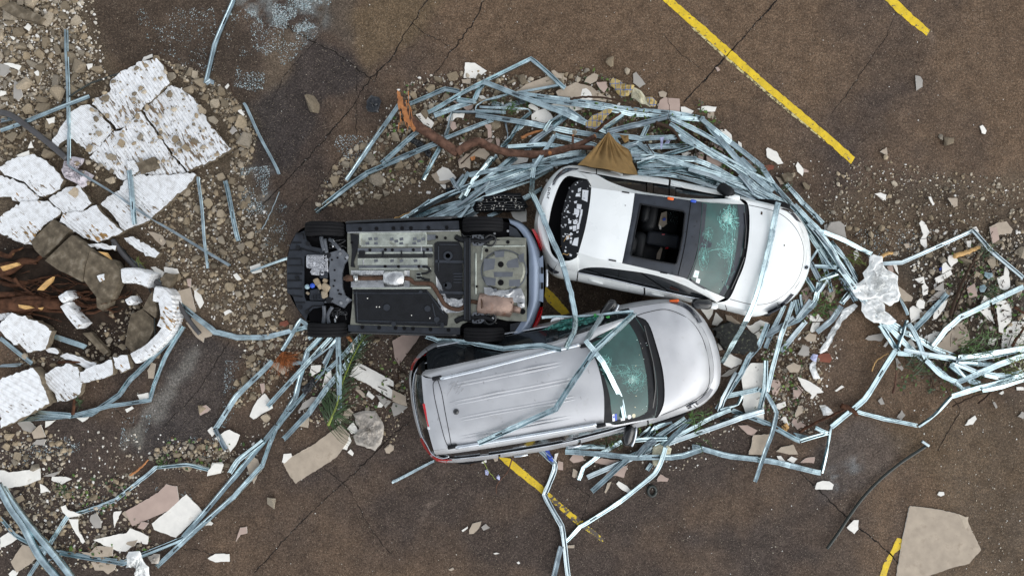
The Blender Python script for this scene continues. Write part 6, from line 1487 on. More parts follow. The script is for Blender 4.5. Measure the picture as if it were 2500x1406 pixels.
stud('1901,494,1.12 1887,560,1.11 1872,634,1.12 1858,690,1.13 1842,740,1.10 1822,784,.98 1795,830,.55 1761,886,.12', 'd', .085, label='long flat stud laid across the white sedan bonnet')
stud('1167,1082,1.86 1260,1042,1.90 1357,998,1.90 1403,926,1.90 1452,857,1.86 1500,812,1.66 1549,764,1.36', 'u', .085, .034, label='long bent open stud lying across the silver SUV roof')
stud('1429,831,1.84 1450,855,1.84 1472,884,1.83 1500,940,1.72 1515,972,1.62 1524,1020,1.60', 'd', .07, label='bent strip with a crumpled end over the SUV windscreen')
stud('1472,770,1.35 1452,800,1.6 1430,832,1.82', 't', .085, dull=True, label='flat grey stud from the SUV roof front to its mirror')
stud('1323,775,1.22 1400,772,1.24 1456,769,1.25 1547,762,1.34', 's', .06, label='thin rail along the upper SUV side over the shattered glass')
stud('1039,820,.85 1068,831,.95 1110,832,1.15 1150,835,1.3 1229,851,1.6 1270,847,1.66 1324,843,1.72 1370,853,1.84', 'v', .07, label='crumpled strip squeezed between the overturned car and the SUV')
def bar(s, w, label, name, m, cat, z=.1): 
    b = MB(); p = [P(u, v, z if zz is None else zz) for u, v, zz in pts('Z', s)]; p = resample(p, max(8, len(p) * 6)); b.tube(p, w, 10, 0, True); o = b.build(name, m, None, True, p[len(p) // 2]); return tag(o, label, cat)
bar('0,275 33,285 100,335 164,388', .055, 'dark grey steel bar bent near the left border, above the pale pink bundle', 'steel_bar', M['darkbar'], 'metal bar', .16)
bar('335,640 370,680 420,720 460,780 488,815', .04, 'dark flat bar beneath the curved white kerb and bent stud', 'steel_bar', M['darkbar'], 'metal bar', .12)
bar('275,585 300,620 345,665 400,700', .045, 'dark ribbed bar at the corner of the ribbed slab', 'steel_bar', M['darkbar'], 'metal bar', .14)
p1 = bar('-6,1180,.35 28,1242,.34 58,1284,.33 96,1356,.32 150,1420,.31', .062, 'thick galvanised pipe, outer one of the pair in the lower left corner', 'metal_pipe', M['zinc'], 'pipe')
p2 = bar('6,1190,.30 61,1267,.29 137,1359,.28 184,1420,.27', .058, 'thick galvanised pipe, inner one of the pair in the lower left corner', 'metal_pipe', M['zinc'], 'pipe')
for k, (x0, y0, x1, y1) in enumerate(((45, 900, 95, 875), (110, 1000, 170, 985), (340, 1305, 400, 1265))):
    b = MB(); b.tube([TP('C', x0, y0, .33), TP('C', x1, y1, .33)], .008, 6); o = b.build('pipe_tie', M['zinc2'], None, False, TP('C', x0, y0, .33)); tag(o, ('thin rod tying the two pipes at their upper end', 'thin rod tying the two pipes at the middle', 'thin rod tying the two pipes at their lower end')[k], 'rod')
# ---------------------------------------------------------------- white painted ribbed slabs, broken
def ribmat(name, ang, chip, col2=(.21, .165, .115), rib=.055):
    m = bpy.data.materials.new(name); m.use_nodes = True; N = m.node_tree.nodes; L = m.node_tree.links; b = N['Principled BSDF']; b.inputs['Roughness'].default_value = .6
    tc = N.new('ShaderNodeTexCoord'); mp = N.new('ShaderNodeMapping'); mp.vector_type = 'TEXTURE'; mp.inputs['Rotation'].default_value = (0, 0, ang); L.new(tc.outputs['Object'], mp.inputs[0])
    st = N.new('ShaderNodeMapping'); st.inputs['Scale'].default_value = (4, 15, 8); L.new(mp.outputs[0], st.inputs[0])
    nz = N.new('ShaderNodeTexNoise'); nz.inputs['Scale'].default_value = 1.25; nz.inputs['Detail'].default_value = 5; nz.inputs['Roughness'].default_value = .62; L.new(st.outputs[0], nz.inputs['Vector'])
    lo = N.new('ShaderNodeTexNoise'); lo.inputs['Scale'].default_value = 1.3; lo.inputs['Detail'].default_value = 2; L.new(tc.outputs['Object'], lo.inputs['Vector'])
    ad = N.new('ShaderNodeMath'); ad.operation = 'MULTIPLY_ADD'; ad.inputs[1].default_value = .45; L.new(lo.outputs['Fac'], ad.inputs[0]); L.new(nz.outputs['Fac'], ad.inputs[2])
    mr = N.new('ShaderNodeMapRange'); mr.inputs[1].default_value = chip; mr.inputs[2].default_value = chip + .025; L.new(ad.outputs[0], mr.inputs[0])
    n2 = N.new('ShaderNodeTexNoise'); n2.inputs['Scale'].default_value = 9; n2.inputs['Detail'].default_value = 4; L.new(tc.outputs['Object'], n2.inputs['Vector'])
    cr_ = N.new('ShaderNodeValToRGB'); cr_.color_ramp.elements[0].position = .30; cr_.color_ramp.elements[0].color = (.60, .60, .59, 1); cr_.color_ramp.elements[1].position = .55; cr_.color_ramp.elements[1].color = (.83, .85, .86, 1); L.new(n2.outputs['Fac'], cr_.inputs[0])
    c2 = N.new('ShaderNodeValToRGB'); c2.color_ramp.elements[0].position = .35; c2.color_ramp.elements[0].color = (col2[0] * .6, col2[1] * .6, col2[2] * .6, 1); c2.color_ramp.elements[1].position = .65; c2.color_ramp.elements[1].color = (col2[0] * 1.5, col2[1] * 1.3, col2[2] * 1.1, 1); L.new(n2.outputs['Fac'], c2.inputs[0])
    mx = N.new('ShaderNodeMix'); mx.data_type = 'RGBA'; L.new(mr.outputs[0], mx.inputs[0]); L.new(cr_.outputs[0], mx.inputs[6]); L.new(c2.outputs[0], mx.inputs[7]); L.new(mx.outputs[2], b.inputs['Base Color'])
    wv = N.new('ShaderNodeTexWave'); wv.bands_direction = 'Y'; wv.inputs['Scale'].default_value = .314 / rib * 1.0; wv.inputs['Distortion'].default_value = 1.2; wv.inputs['Detail'].default_value = 2; L.new(mp.outputs[0], wv.inputs['Vector'])
    sm = N.new('ShaderNodeMath'); sm.operation = 'MULTIPLY_ADD'; sm.inputs[1].default_value = -.9; L.new(mr.outputs[0], sm.inputs[0]); L.new(wv.outputs['Fac'], sm.inputs[2])
    s3 = N.new('ShaderNodeMath'); s3.operation = 'MULTIPLY_ADD'; s3.inputs[1].default_value = .35; L.new(n2.outputs['Fac'], s3.inputs[0]); L.new(sm.outputs[0], s3.inputs[2])
    bp = N.new('ShaderNodeBump'); bp.inputs['Strength'].default_value = .8; bp.inputs['Distance'].default_value = .02; L.new(s3.outputs[0], bp.inputs['Height']); L.new(bp.outputs[0], b.inputs['Normal'])
    return m
RA = math.atan2(-.83, .56)
M['rib1'] = ribmat('chipped ribbed white paint', RA, .815); M['rib2'] = ribmat('ribbed white paint', RA + .25, .855); M['rib3'] = ribmat('flat white paint', RA + .5, .90, rib=.09); M['rib4'] = ribmat('ribbed white paint with rust', RA + .3, .825, (.30, .19, .07))
M['slabside'] = pm('broken concrete edge', (.17, .14, .10), .9, 0, .35, 12, .6, 40)
def slab(t, s, z, th, m, label, tilt=(0, 0), cat='slab', name='ribbed_slab', side='slabside', amp=.010, grow=0.):
    pz = [uv(t, *map(float, w.split(','))) for w in s.split()]; cu, cv_ = sum(p[0] for p in pz) / len(pz), sum(p[1] for p in pz) / len(pz); o0 = P(cu, cv_, z)
    q = [P(u, v, z) for u, v in pz]; c0 = sum(q, Vector()) / len(q); g_ = .010 if name == 'ribbed_slab' else 0; q = [p + (p - c0).normalized() * g_ for p in q]; q = ragged(q, .05, amp) if m != 'concrete' else ragged(q, .16, .006)
    q = [Vector((p.x, p.y, max(.03, z + (p.x - o0.x) * tilt[0] + (p.y - o0.y) * tilt[1]))) for p in q]
    b = MB(); b.prism(q, th, 0, 1); o = b.build(name, [M[m], M[side]], None, False, o0); return tag(o, label, cat)
slab('A', '785,592 870,520 1000,452 1128,427 1163,472 1210,600 1150,655 1093,708 1038,748 975,803 930,870 900,900 830,915 800,880 720,800 655,745 700,690 790,660', .13, .1, 'rib1', 'chipped ribbed white slab piece at the far top end of the slab', (.02, .03))
slab('A', '372,1020 512,806 560,772 638,748 705,808 780,900 803,935 705,1050 640,1106 610,1060 570,1040 520,990 470,1000 420,1058', .13, .1, 'rib2', 'clean ribbed white slab piece crossed by the upright steel stud', (-.02, .0))
slab('A', '1222,612 1292,640 1390,722 1500,900 1590,1000 1650,1060 1560,1130 1440,1180 1345,1222 1240,1105 1165,985 1085,875 1022,792 1105,715', .13, .1, 'rib1', 'ribbed white slab piece with many chips along the outer rubble edge', (.02, -.02))
slab('A', '1005,800 1065,885 1148,998 1228,1120 1328,1232 1180,1248 950,1250 880,1290 780,1210 640,1130 710,1060 815,945 905,915', .13, .1, 'rib1', 'central ribbed white slab piece with a beige brick lying on it', (0, .02))
slab('Z', '324,429 403,429 456,424 481,429 454,461 428,480 362,538 328,550 300,561 272,521 246,497 264,480 291,464 301,446', .13, .1, 'rib2', 'lower white slab piece under the short upright stud', (.03, .03))
slab('A', '0,1195 90,1140 230,1108 290,1130 380,1200 445,1290 420,1350 310,1404 270,1392 178,1298 62,1258 20,1235', .14, .1, 'rib2', 'ribbed white slab piece beside the pale pink bundle', (-.02, 0))
slab('Z', '0,428 20,435 57,451 94,482 80,498 58,502 20,478 0,482', .12, .09, 'rib4', 'narrow ribbed white slab piece at the left border', (.0, .03))
slab('B', '342,72 470,2 560,-18 655,105 590,160 500,198 420,142', .13, .1, 'rib2', 'small ribbed white slab piece between the cracks', (.04, 0))
slab('B', '0,205 150,102 262,92 328,95 436,172 380,215 310,262 240,370 190,393 60,340 0,312', .15, .1, 'rib4', 'ribbed white slab piece with rusty spots above the root pit', (0, -.04))
slab('B', '442,188 600,166 678,122 780,232 878,300 860,328 700,388 560,330 432,236', .17, .1, 'rib4', 'ribbed white slab piece with rusty stripes over the concrete blocks', (.02, -.05))
slab('B', '0,830 70,832 84,888 40,925 0,942', .2, .12, 'rib2', 'small white slab corner at the left border of the root pit', (.05, .0))
slab('B', '22,950 90,892 180,925 280,960 358,1025 305,1148 190,1168 150,1120 100,1108 12,1020', .24, .14, 'rib2', 'thick ribbed white slab piece inside the root pit', (-.08, .05))
slab('Z', '0,927 40,912 82,897 95,918 121,982 60,1015 0,1044', .28, .22, 'rib3', 'smooth white block with fine nicks at the left border', (.02, .02))
slab('C', '310,40 320,-40 400,-80 480,-110 575,-80 572,0 590,40 570,108 470,150 400,152 380,90', .2, .12, 'rib2', 'rippled white slab piece between the smooth block and ribbed strip', (.1, .06))
slab('B', '572,1312 700,1262 802,1226 812,1330 700,1365 574,1395', .25, .14, 'rib2', 'long ribbed white slab strip below the root pit', (.06, .0))
slab('B', '816,1216 905,1190 928,1280 862,1314 818,1268', .25, .12, 'rib4', 'small ribbed white slab piece at the end of the strip', (.02, .05))
slab('B', '430,1200 480,1176 590,1215 690,1250 640,1292 600,1276', .14, .09, 'rib3', 'flat white slab sliver below the root pit', (.05, 0))
slab('B', '332,1146 390,1146 420,1176 398,1192 350,1172', .12, .07, 'rib3', 'small white chip of slab beside the thick ribbed piece', (0, 0))
slab('B', '880,350 960,352 1060,410 1140,460 1110,500 1040,470 930,400', .16, .12, 'rib2', 'narrow white slab piece lying right of the concrete blocks', (.05, .0))
slab('B', '600,400 740,398 832,414 820,436 700,428', .2, .1, 'rib3', 'thin white slab edge above the brown concrete block', (0, .05))
slab('B', '60,350 150,345 240,345 225,395 170,392', .14, .06, 'rib4', 'broken white slab corner above the brown concrete block', (0, 0))
slab('A', '900,1150 960,1150 1000,1225 945,1250 920,1210', .17, .05, 'rib2', 'loose white slab flake beside the beige brick', (.1, 0)); 
slab('B', '210,382 290,300 370,226 430,250 510,300 420,400 312,498 250,440', .22, .16, 'concrete', 'brown concrete block with streaks at the head of the root pit', (.10, -.12), 'concrete', 'concrete_block', 'concrete')
slab('B', '318,512 400,430 505,332 560,370 640,440 610,560 600,665 500,620 420,580', .34, .2, 'concrete', 'big mottled brown concrete block leaning over the root pit', (.05, -.10), 'concrete', 'concrete_block', 'concrete')
slab('B', '606,660 618,560 645,442 720,480 812,520 868,602 838,700 800,790 700,776', .34, .2, 'concrete', 'brown concrete block with a white chip on top', (-.08, -.04), 'concrete', 'concrete_block', 'concrete')
slab('B', '690,782 805,735 780,830 735,878 690,850', .2, .16, 'concrete', 'small pointed concrete lump below the leaning block', (0, .1), 'concrete', 'concrete_block', 'concrete')
slab('B', '700,625 740,610 745,650 715,662', .38, .03, 'rib4', 'small white chip on the brown concrete block'); slab('B', '585,1035 650,1025 780,1170 745,1190', .12, .09, 'concrete', 'weathered brown board in the root pit', (.05, 0), 'board', 'timber_board', 'concrete')
slab('B', '1160,650 1180,610 1250,612 1235,670 1200,712 1158,690', .22, .14, 'concrete', 'brown concrete lump right of the curved white kerb', (0, 0), 'concrete', 'concrete_block', 'concrete')
slab('B', '890,1120 935,900 1020,865 1100,930 1100,1010 1050,1110 960,1190', .12, .1, 'concrete', 'flat round concrete base inside the curved white kerb', (.03, .02), 'concrete', 'round_concrete', 'concrete'); slab('B', '1020,860 1060,770 1085,735 1120,860 1115,925 1060,890', .3, .14, 'concrete', 'brown concrete wedge against the curved white kerb', (.1, 0), 'concrete', 'concrete_block', 'concrete')
slab('Z', '0,20 30,5 60,20 105,42 92,54 60,46 20,34', .2, .16, 'concrete', 'long brown concrete kerb stone in the top left corner', (0, .06), 'concrete', 'concrete_block', 'concrete')
slab('A', '970,1165 1100,1118 1135,1195 1010,1240', .22, .08, 'concrete', 'beige brick lying on the central ribbed white slab', (0, 0), 'brick', 'beige_brick', 'concrete')
def kerb(s, w, z, label, m='rib2'):
    p = resample(C3('B', s, z), 22); b = MB(); rows = []
    for k, q in enumerate(p):
        d = (p[min(k + 1, 21)] - p[max(k - 1, 0)]).normalized(); n = Vector((-d.y, d.x, 0)); ww = w * (1 + random.gauss(0, .02))
        rows.append([q + n * ww * x + Vector((0, 0, y)) for x, y in ((-.5, -z + .02), (-.5, -.05), (-.42, 0), (0, .012), (.42, 0), (.5, -.05), (.5, -z + .02))])
    b.grid(rows); b.add(rows[0], [list(range(7))]); b.add(rows[-1], [list(range(7))[::-1]]); return tag(b.build('curved_kerb', M[m], None, False, p[11]), label, 'kerb')
kerb('1100,755 1165,770 1185,830 1192,930 1165,1000', .27, .34, 'curved white kerb section with grey bare patches, upper half of the ring', 'rib4'); kerb('1205,985 1170,1040 1110,1105 1040,1165 950,1215', .21, .28, 'curved white kerb section, lower half of the ring'); kerb('870,625 930,620 1000,635 1065,660', .26, .36, 'short white kerb block above the ring', 'rib2')
kerb('455,830 500,900 570,985', .16, .3, 'white stake like concrete piece in the root pit'); kerb('430,795 490,755', .15, .34, 'white broken cap of concrete in the root pit'); kerb('905,815 945,790', .12, .3, 'small white wedge beside the concrete base')
# the torn tree root
rt = thing('uprooted_stump', 'torn reddish tree roots lying in the dark pit at the left border', 'tree root', TP('B', 250, 800))
R = random.Random(9)
def rpath(x0, y0, x1, y1, z0, z1, wig): 
    return resample([TP('B', x0 + (x1 - x0) * k / 4 + R.uniform(-wig, wig), y0 + (y1 - y0) * k / 4 + R.uniform(-wig, wig), z0 + (z1 - z0) * k / 4 + R.uniform(-.02, .04)) for k in range(5)], 18)
b = MB(); b.tube(rpath(-40, 850, 440, 830, .16, .12, 12), [.16 - .004 * k for k in range(18)], 9); b.build('trunk', M['root'], rt, True)
for x0, y0, x1, y1, r in ((-20, 600, 330, 480, .11), (-20, 560, 260, 520, .06), (0, 690, 420, 640, .05), (0, 740, 500, 780, .06), (100, 800, 640, 800, .05), (200, 860, 700, 860, .04), (420, 780, 860, 720, .035), (500, 820, 900, 880, .03), (300, 650, 500, 800, .03), (100, 640, 400, 860, .03), (600, 900, 860, 840, .03), (700, 780, 960, 740, .03), (0, 480, 180, 420, .05), (60, 880, 420, 940, .03), (360, 700, 640, 860, .025), (420, 1250, 740, 1270, .03), (560, 760, 820, 820, .03), (20, 640, 300, 700, .04)):
    b = MB(); b.tube(rpath(x0, y0, x1, y1, R.uniform(.08, .22), R.uniform(.05, .14), 22), [r * (1 - .045 * k) for k in range(18)], 7); b.build('root', M['root'], rt, True)
for s in ('130,830 210,840 235,855 180,865 135,850', '265,725 330,660 380,630 370,665 300,730', '0,560 120,530 140,545 20,590', '270,855 300,850 290,868', '700,450 760,460 800,520 780,500'):
    b = MB(); b.prism(C3('B', s, .30), .05); b.build('split_face', M['wood_y'], rt)
b = MB()
for k in range(70):
    x, y = R.uniform(20, 820), R.uniform(600, 900); a = R.uniform(-.6, .5); l = R.uniform(60, 190); p = [TP('B', x + l * t * math.cos(a) + R.uniform(-8, 8), y + l * t * math.sin(a) + R.uniform(-8, 8), R.uniform(.08, .26)) for t in (0, .33, .66, 1)]; b.tube(resample(p, 9), .006, 4)
o = b.build('rootlets', M['root'], rt); o['kind'] = 'stuff'
b = MB(); g = []
for i in range(27):
    row = []
    for j in range(27):
        x, y = i / 26, j / 26; e = max(0, min(1, 6 * min(x, y, 1 - x, 1 - y))); p = TP('B', -60 + 980 * x, 420 + 560 * y); row.append(Vector((p.x, p.y, .006 + e * (.05 + .11 * mnoise.noise(Vector((x * 6, y * 5, 2))) + .03 * mnoise.noise(Vector((x * 22, y * 20, 5)))))) if e > 0 else Vector((p.x, p.y, -.02)))
    g.append(row)
for row in g:
    for p in row: p.z = max(p.z, -.02)
b.grid(g); tag(b.build('soil', M['soil'], None, True), kind='structure')
# ---------------------------------------------------------------- the snapped branch
br = thing('fallen_branch', 'snapped tree branch with a splintered orange end lying on the studs', 'branch', P(1130, 330))
pth = resample([P(*map(float, w.split(','))) for w in '975,238,.2 984,262,.22 998,285,.24 1017,306,.26 1048,327,.28 1085,351,.30 1118,374,.32'.split()], 30); b = MB(); b.tube(pth, [.055 + .002 * k * (k < 15) + .03 * (k >= 15) + .004 * math.sin(k * 1.7) for k in range(30)], 10); b.build('limb', M['bark'], br, True)
pth = resample([P(*map(float, w.split(','))) for w in '1116,372,.34 1140,356,.36 1168,346,.37 1194,358,.37 1234,371,.36 1300,377,.37 1340,373,.40 1395,360,.40'.split()], 44); b = MB(); b.tube(pth, [.078 + .004 * math.sin(k * 1.3) - .0004 * k for k in range(44)], 10); b.build('limb', M['bark'], br, True)
for s, r in (('1388,362,.42 1420,350,.43 1452,333,.44', .05), ('1390,362,.42 1420,360,.42 1448,362,.42', .05), ('1398,350,.44 1399,332,.46', .022), ('1330,378,.42 1342,374,.5', .05)):
    b = MB(); p = resample([P(*map(float, w.split(','))) for w in s.split()], 8); b.tube(p, [r * (1 - .03 * k) for k in range(8)], 8); o = b.build('stub', M['bark'], br, True); e = MB(); e.tube([p[-1], p[-1] + (p[-1] - p[-2]).normalized() * .02], [r * .8, r * .6], 8); e.build('broken_face', M['wood_o'], o)
R = random.Random(6)
for s in ('968,220 976,226 982,250 978,262 972,240', '968,226 982,240 986,268 976,262', '978,258 992,262 1000,290 1015,312 1012,322 1000,308 986,290', '990,288 1005,305 1015,312 1012,320 998,304', '1036,318 1050,314 1056,322 1048,330 1036,326', '974,232 978,262 974,270 970,250', '1148,384 1160,380 1158,390 1150,392'):
    p = [P(*map(float, w.split(',')), .30 + R.uniform(0, .04)) for w in s.split()]; b = MB(); b.prism(ragged(p, .04, .006), .03); b.build('split_wood', M['wood_o'], br)
b = MB()
for k in range(14): x, y = R.uniform(970, 1005), R.uniform(222, 300); b.tube([P(x, y, .34), P(x + R.uniform(-4, 10), y + R.uniform(14, 34), .36)], [.012, .003], 5)
b.build('splinters', M['wood_o'], br)
# ---------------------------------------------------------------- sticks, twigs and planks
def stick(s, r, name, m, label, cat='stick', t='Z'):
    p = [P(u, v, .12 if z is None else z) for u, v, z in pts(t, s)]; p = resample(p, max(6, len(p) * 5)); p = [q + Vector((random.gauss(0, .004), random.gauss(0, .004), random.gauss(0, .003))) for q in p]
    b = MB(); b.tube(p, [r * (1 - .4 * k / len(p)) for k in range(len(p))], 6); return tag(b.build(name, M[m], None, True, p[len(p) // 2]), label, cat)
stick('1392,243,.34 1430,237,.36 1480,240,.36 1530,252,.34 1570,264,.30', .022, 'dark_stick', 'twig', 'long dark curved stick lying over the top studs below the plaid cloth')
stick('1600,300,.34 1640,315,.30 1660,345,.26', .035, 'dark_stick', 'twig', 'thick dark bent stick between the studs beyond the tan cloth'); stick('1628,208,.05 1630,240,.2 1634,270,.36 1625,305,.38', .006, 'thin_vine', 'twig', 'thin dark vine over the beige board and top studs', 'vine')
stick('1453,322,.3 1480,300,.34 1516,276,.36', .03, 'wooden_lath', 'root', 'reddish wooden lath beside the yellow plaid cloth piece', 'lath'); stick('1572,340,.2 1586,362,.3 1596,376,.36', .012, 'dark_stick', 'twig', 'short dark stick leaning on a bent stud near the tan cloth')
stick('1272,338 1300,325 1330,318', .03, 'split_stick', 'wood_o', 'orange splintered stick between the studs above the branch'); stick('1950,1055 1995,1030 2040,1010 2072,992', .028, 'brown_stick', 'root', 'long brown stick crossing under the bent stud, lower right')
stick('2054,990 2080,1000 2092,1012', .05, 'brown_stick', 'root', 'stubby brown stick end beside the bent stud, lower right'); stick('1760,1010 1830,1035 1880,1042 1900,1046', .02, 'dark_stick', 'twig', 'dark stick below the tall white board')
stick('1938,930 1965,965 1985,1000 1978,1035', .008, 'thin_vine', 'twig', 'thin curved vine right of the tall white board', 'vine'); stick('2129,905 2140,880 2170,862', .012, 'yellow_twig', 'wood_y', 'curved yellow twig lying on bare asphalt near the crossed studs')
stick('2330,625 2365,615 2392,603', .045, 'split_plank', 'wood_y', 'pale yellow split plank inside the bent stud corner', 'plank'); stick('2142,636 2160,622 2180,617', .035, 'split_plank', 'wood_y', 'orange brown wood splinter beside the white plastic sheet', 'plank')
stick('2318,770 2345,700 2370,650 2385,620', .03, 'dark_stick', 'twig', 'thick dark stick among the white shards, far right heap'); stick('2330,760 2355,700 2380,660', .018, 'dark_stick', 'twig', 'thinner dark stick beside the thick one, far right heap')
stick('2420,740 2435,790 2436,830', .014, 'dark_stick', 'twig', 'dark stick across the big white boards at the right'); stick('2325,992 2370,970 2420,955', .016, 'dark_stick', 'twig', 'dark stick along the lower bent stud, far right'); stick('2388,985 2405,972 2420,955', .02, 'dark_stick', 'twig', 'short brown tipped stick below the lower right studs')
stick('2180,960 2186,930 2188,905', .022, 'dark_stick', 'bark', 'upright brown stick in the litter below the crossed studs'); stick('2470,845 2500,800', .03, 'wooden_lath', 'root', 'reddish lath at the right border', 'lath'); stick('2480,750 2500,765', .03, 'wooden_lath', 'root', 'short reddish lath at the right border', 'lath')
stick('1250,1118 1240,1150 1215,1180 1212,1205', .012, 'brown_twig', 'bark', 'forked brown twig lying below the SUV near the yellow line'); stick('1180,1125 1190,1145 1210,1170', .008, 'green_stem', 'palm_rib', 'thin green stem with pale blue flowers below the SUV', 'stem'); stick('1148,1135 1170,1122', .022, 'brown_twig', 'twig', 'short twig with an orange end under the SUV side')
stick('640,560 660,520 682,468', .012, 'thin_rod', 'zinc2', 'thin grey rod lying left of the upturned front bumper', 'rod'); stick('960,535 985,525 1010,515', .012, 'yellow_twig', 'wood_y', 'yellow twig above the overturned car'); stick('318,1160 345,1140 362,1122', .02, 'brown_twig', 'wood_o', 'orange brown twig along the twice bent stud, lower left')
stick('178,1010 183,970', .035, 'brown_plank', 'root', 'short reddish plank beside the smooth white block', 'plank'); stick('360,690 375,740 378,780 376,860 340,875 320,870', .012, 'black_cable', 'rail', 'thin black cable looped inside the curved white kerb', 'cable'); stick('1560,455 1555,470', .008, 'dark_stick', 'twig', 'tiny dark twig above the sedan side', 'stick')
stick('560,200 570,230 585,255', .010, 'brown_twig', 'twig', 'thin brown twig near the leaning stud end', 'stick'); stick('210,20 222,45 230,70', .008, 'brown_twig', 'twig', 'thin brown twig at the rubble edge, top left', 'stick'); stick('130,275 200,215 290,180 380,145', .02, 'dark_rod', 'rail', 'dark rod along the upper edge of the ribbed white slab', 'rod')
stick('1125,400 1175,355 1215,320', .012, 'dark_stick', 'twig', 'dark curved twig above the branch fork'); stick('800,260 800,262', .002, 'brown_twig', 'twig', 'crumb of twig by the lone block') if False else None
# the long black rubber rail
b = MB(); p = resample(C3('K', '358,1200 440,1085 520,965 620,830 740,705 880,590 1000,510 1065,468', .06), 40)
for off in (-.035, .012): b.tube([q + Vector((.7, .7, 0)) * off for q in p], .026 if off < 0 else .02, 8)
tag(b.build('rubber_rail', M['rail'], None, True, p[20]), 'long bent black rubber rail on bare asphalt at the lower right', 'rail'); b = MB(); b.box(TP('K', 1050, 457, .08), (.16, .05, .05), -.6, 0, .01); tag(b.build('rail_bracket', M['zinc2'], None, False, TP('K', 1050, 457, .08)), 'small grey metal bracket at the tip of the black rubber rail', 'bracket')
# ---------------------------------------------------------------- cloth, bags, plastic
def crumple(t, s, z, amp, m, name, label, cat, step=.035, freq=5., seed=0., extra=None, fold=None):
    outline = [uv(t, *map(float, w.split(','))) for w in s.split()]; q = ragged([P(u, v, 0) for u, v in outline], .06, .008); c = sum(q, Vector((0, 0, 0))) / len(q); rings = max(4, int(max((p - c).length for p in q) / step)); rows = []
    for r in range(rings + 1):
        f = r / rings; row = []
        for p in dense(q, .03) if r == 0 else base:
            x = c.lerp(p, 1 - f * .98); wx = x + Vector((mnoise.noise(x * 2.2 + Vector((seed, 0, 3))), mnoise.noise(x * 2.2 + Vector((seed, 9, 3))), 0)) * .35; ra = seed * 1.3 + 2.2 * mnoise.noise(x * 1.6 + Vector((5, seed, 1))); ux = wx.x * math.cos(ra) + wx.y * math.sin(ra); n = 1 - 2 * abs(math.sin(ux * freq * 2.4 + 1.5 * mnoise.noise(x * 5 + Vector((seed, 2, 2))))) ** .7; n2 = mnoise.noise(Vector((x.x * freq * 1.3, x.y * freq * 1.3, seed + 5)))
            e = min(1, f * 5 + .12); row.append(Vector((x.x, x.y, z + e * (amp * (.34 * n + .5 * n2 + .5)))))
        if r == 0: base = [Vector((v.x, v.y, 0)) for v in row]; row = [Vector((v.x, v.y, z)) for v in row]
        rows.append(row)
    b = MB(); b.grid(rows, 0, True); o = b.build(name, m, None, True, c + Vector((0, 0, z))); return tag(o, label, cat)
crumple('S', '1130,640 1200,615 1285,640 1310,740 1360,810 1480,870 1480,960 1512,1100 1480,1180 1370,1240 1310,1190 1240,1140 1060,1170 980,1140 900,1010 1020,960 1090,900 1060,830 1140,750', .22, .085, M['plastic_w'], 'plastic_sheet', 'crumpled white plastic sheet caught on the studs beyond the sedan bonnet', 'plastic', .018, 8)
crumple('S', '1050,1170 1250,1130 1330,1230 1330,1290 1440,1380 1480,1420 1380,1460 1200,1440 1100,1380 1050,1280', .2, .07, M['plastic_w'], 'plastic_sheet', 'torn thin tail of white plastic below the crumpled sheet', 'plastic', .03, 8, 3)
crumple('H', '1280,55 1300,80 1230,110 1180,200 1130,300 1090,380 1040,420 1035,380 1075,330 1100,260 1150,190 1190,110', .06, .05, M['plastic_w'], 'plastic_strip', 'long thin strip of white plastic trailing down from the sheet', 'plastic', .03, 9, 7)
crumple('H', '960,500 1010,440 1000,490 1000,540 1030,600 990,600 970,560', .05, .05, M['plastic_w'], 'plastic_strip', 'short torn plastic strip at the lower end of the long strip', 'plastic', .03, 9, 8); crumple('H', '955,450 985,418 1020,430 1000,475 970,472', .06, .04, M['flower'], 'plastic_scrap', 'pale blue scrap of plastic beside the red tile', 'plastic', .02, 9, 9)
crumple('I', '1220,830 1300,810 1400,810 1460,900 1465,1000 1450,1080 1390,1130 1310,1100 1240,1090 1220,1010 1270,950 1240,900', .05, .085, M['plastic_g'], 'plastic_bag', 'crumpled grey plastic bag beside the long beige panel', 'bag', .025, 8, 11)
crumple('A', '470,1200 500,1145 560,1130 630,1140 615,1190 570,1225 640,1230 700,1265 650,1330 610,1350 560,1310 490,1280', .10, .15, M['bag_p'], 'cloth_bundle', 'pale pinkish cloth bundle under the long thin stud', 'cloth', .03, 5, 13)
crumple('C', '950,1230 970,1200 1050,1190 1060,1240 1110,1300 1120,1400 1060,1420 1020,1380 1040,1310 1000,1290 960,1290', .22, .14, M['plastic_w'], 'plastic_bag', 'white plastic bag hooked on the stud crossing, lower left', 'bag', .03, 6, 14); crumple('C', '1080,1240 1130,1225 1170,1230 1160,1290 1110,1295', .12, .09, M['plastic_g'], 'plastic_bag', 'small grey plastic bag piece beside the hooked white bag', 'bag', .03, 6, 15)
crumple('O', '1150,400 1240,400 1260,440 1330,480 1330,560 1260,600 1190,600 1170,700 1110,690 1085,620 1090,540 1110,460', .08, .10, M['bag_c'], 'cloth', 'cream cloth under the stud crossing below the SUV', 'cloth', .03, 6, 16)
m = bpy.data.materials.new('yellow plaid cloth'); m.use_nodes = True; N = m.node_tree.nodes; L = m.node_tree.links; tc = N.new('ShaderNodeTexCoord'); last = None
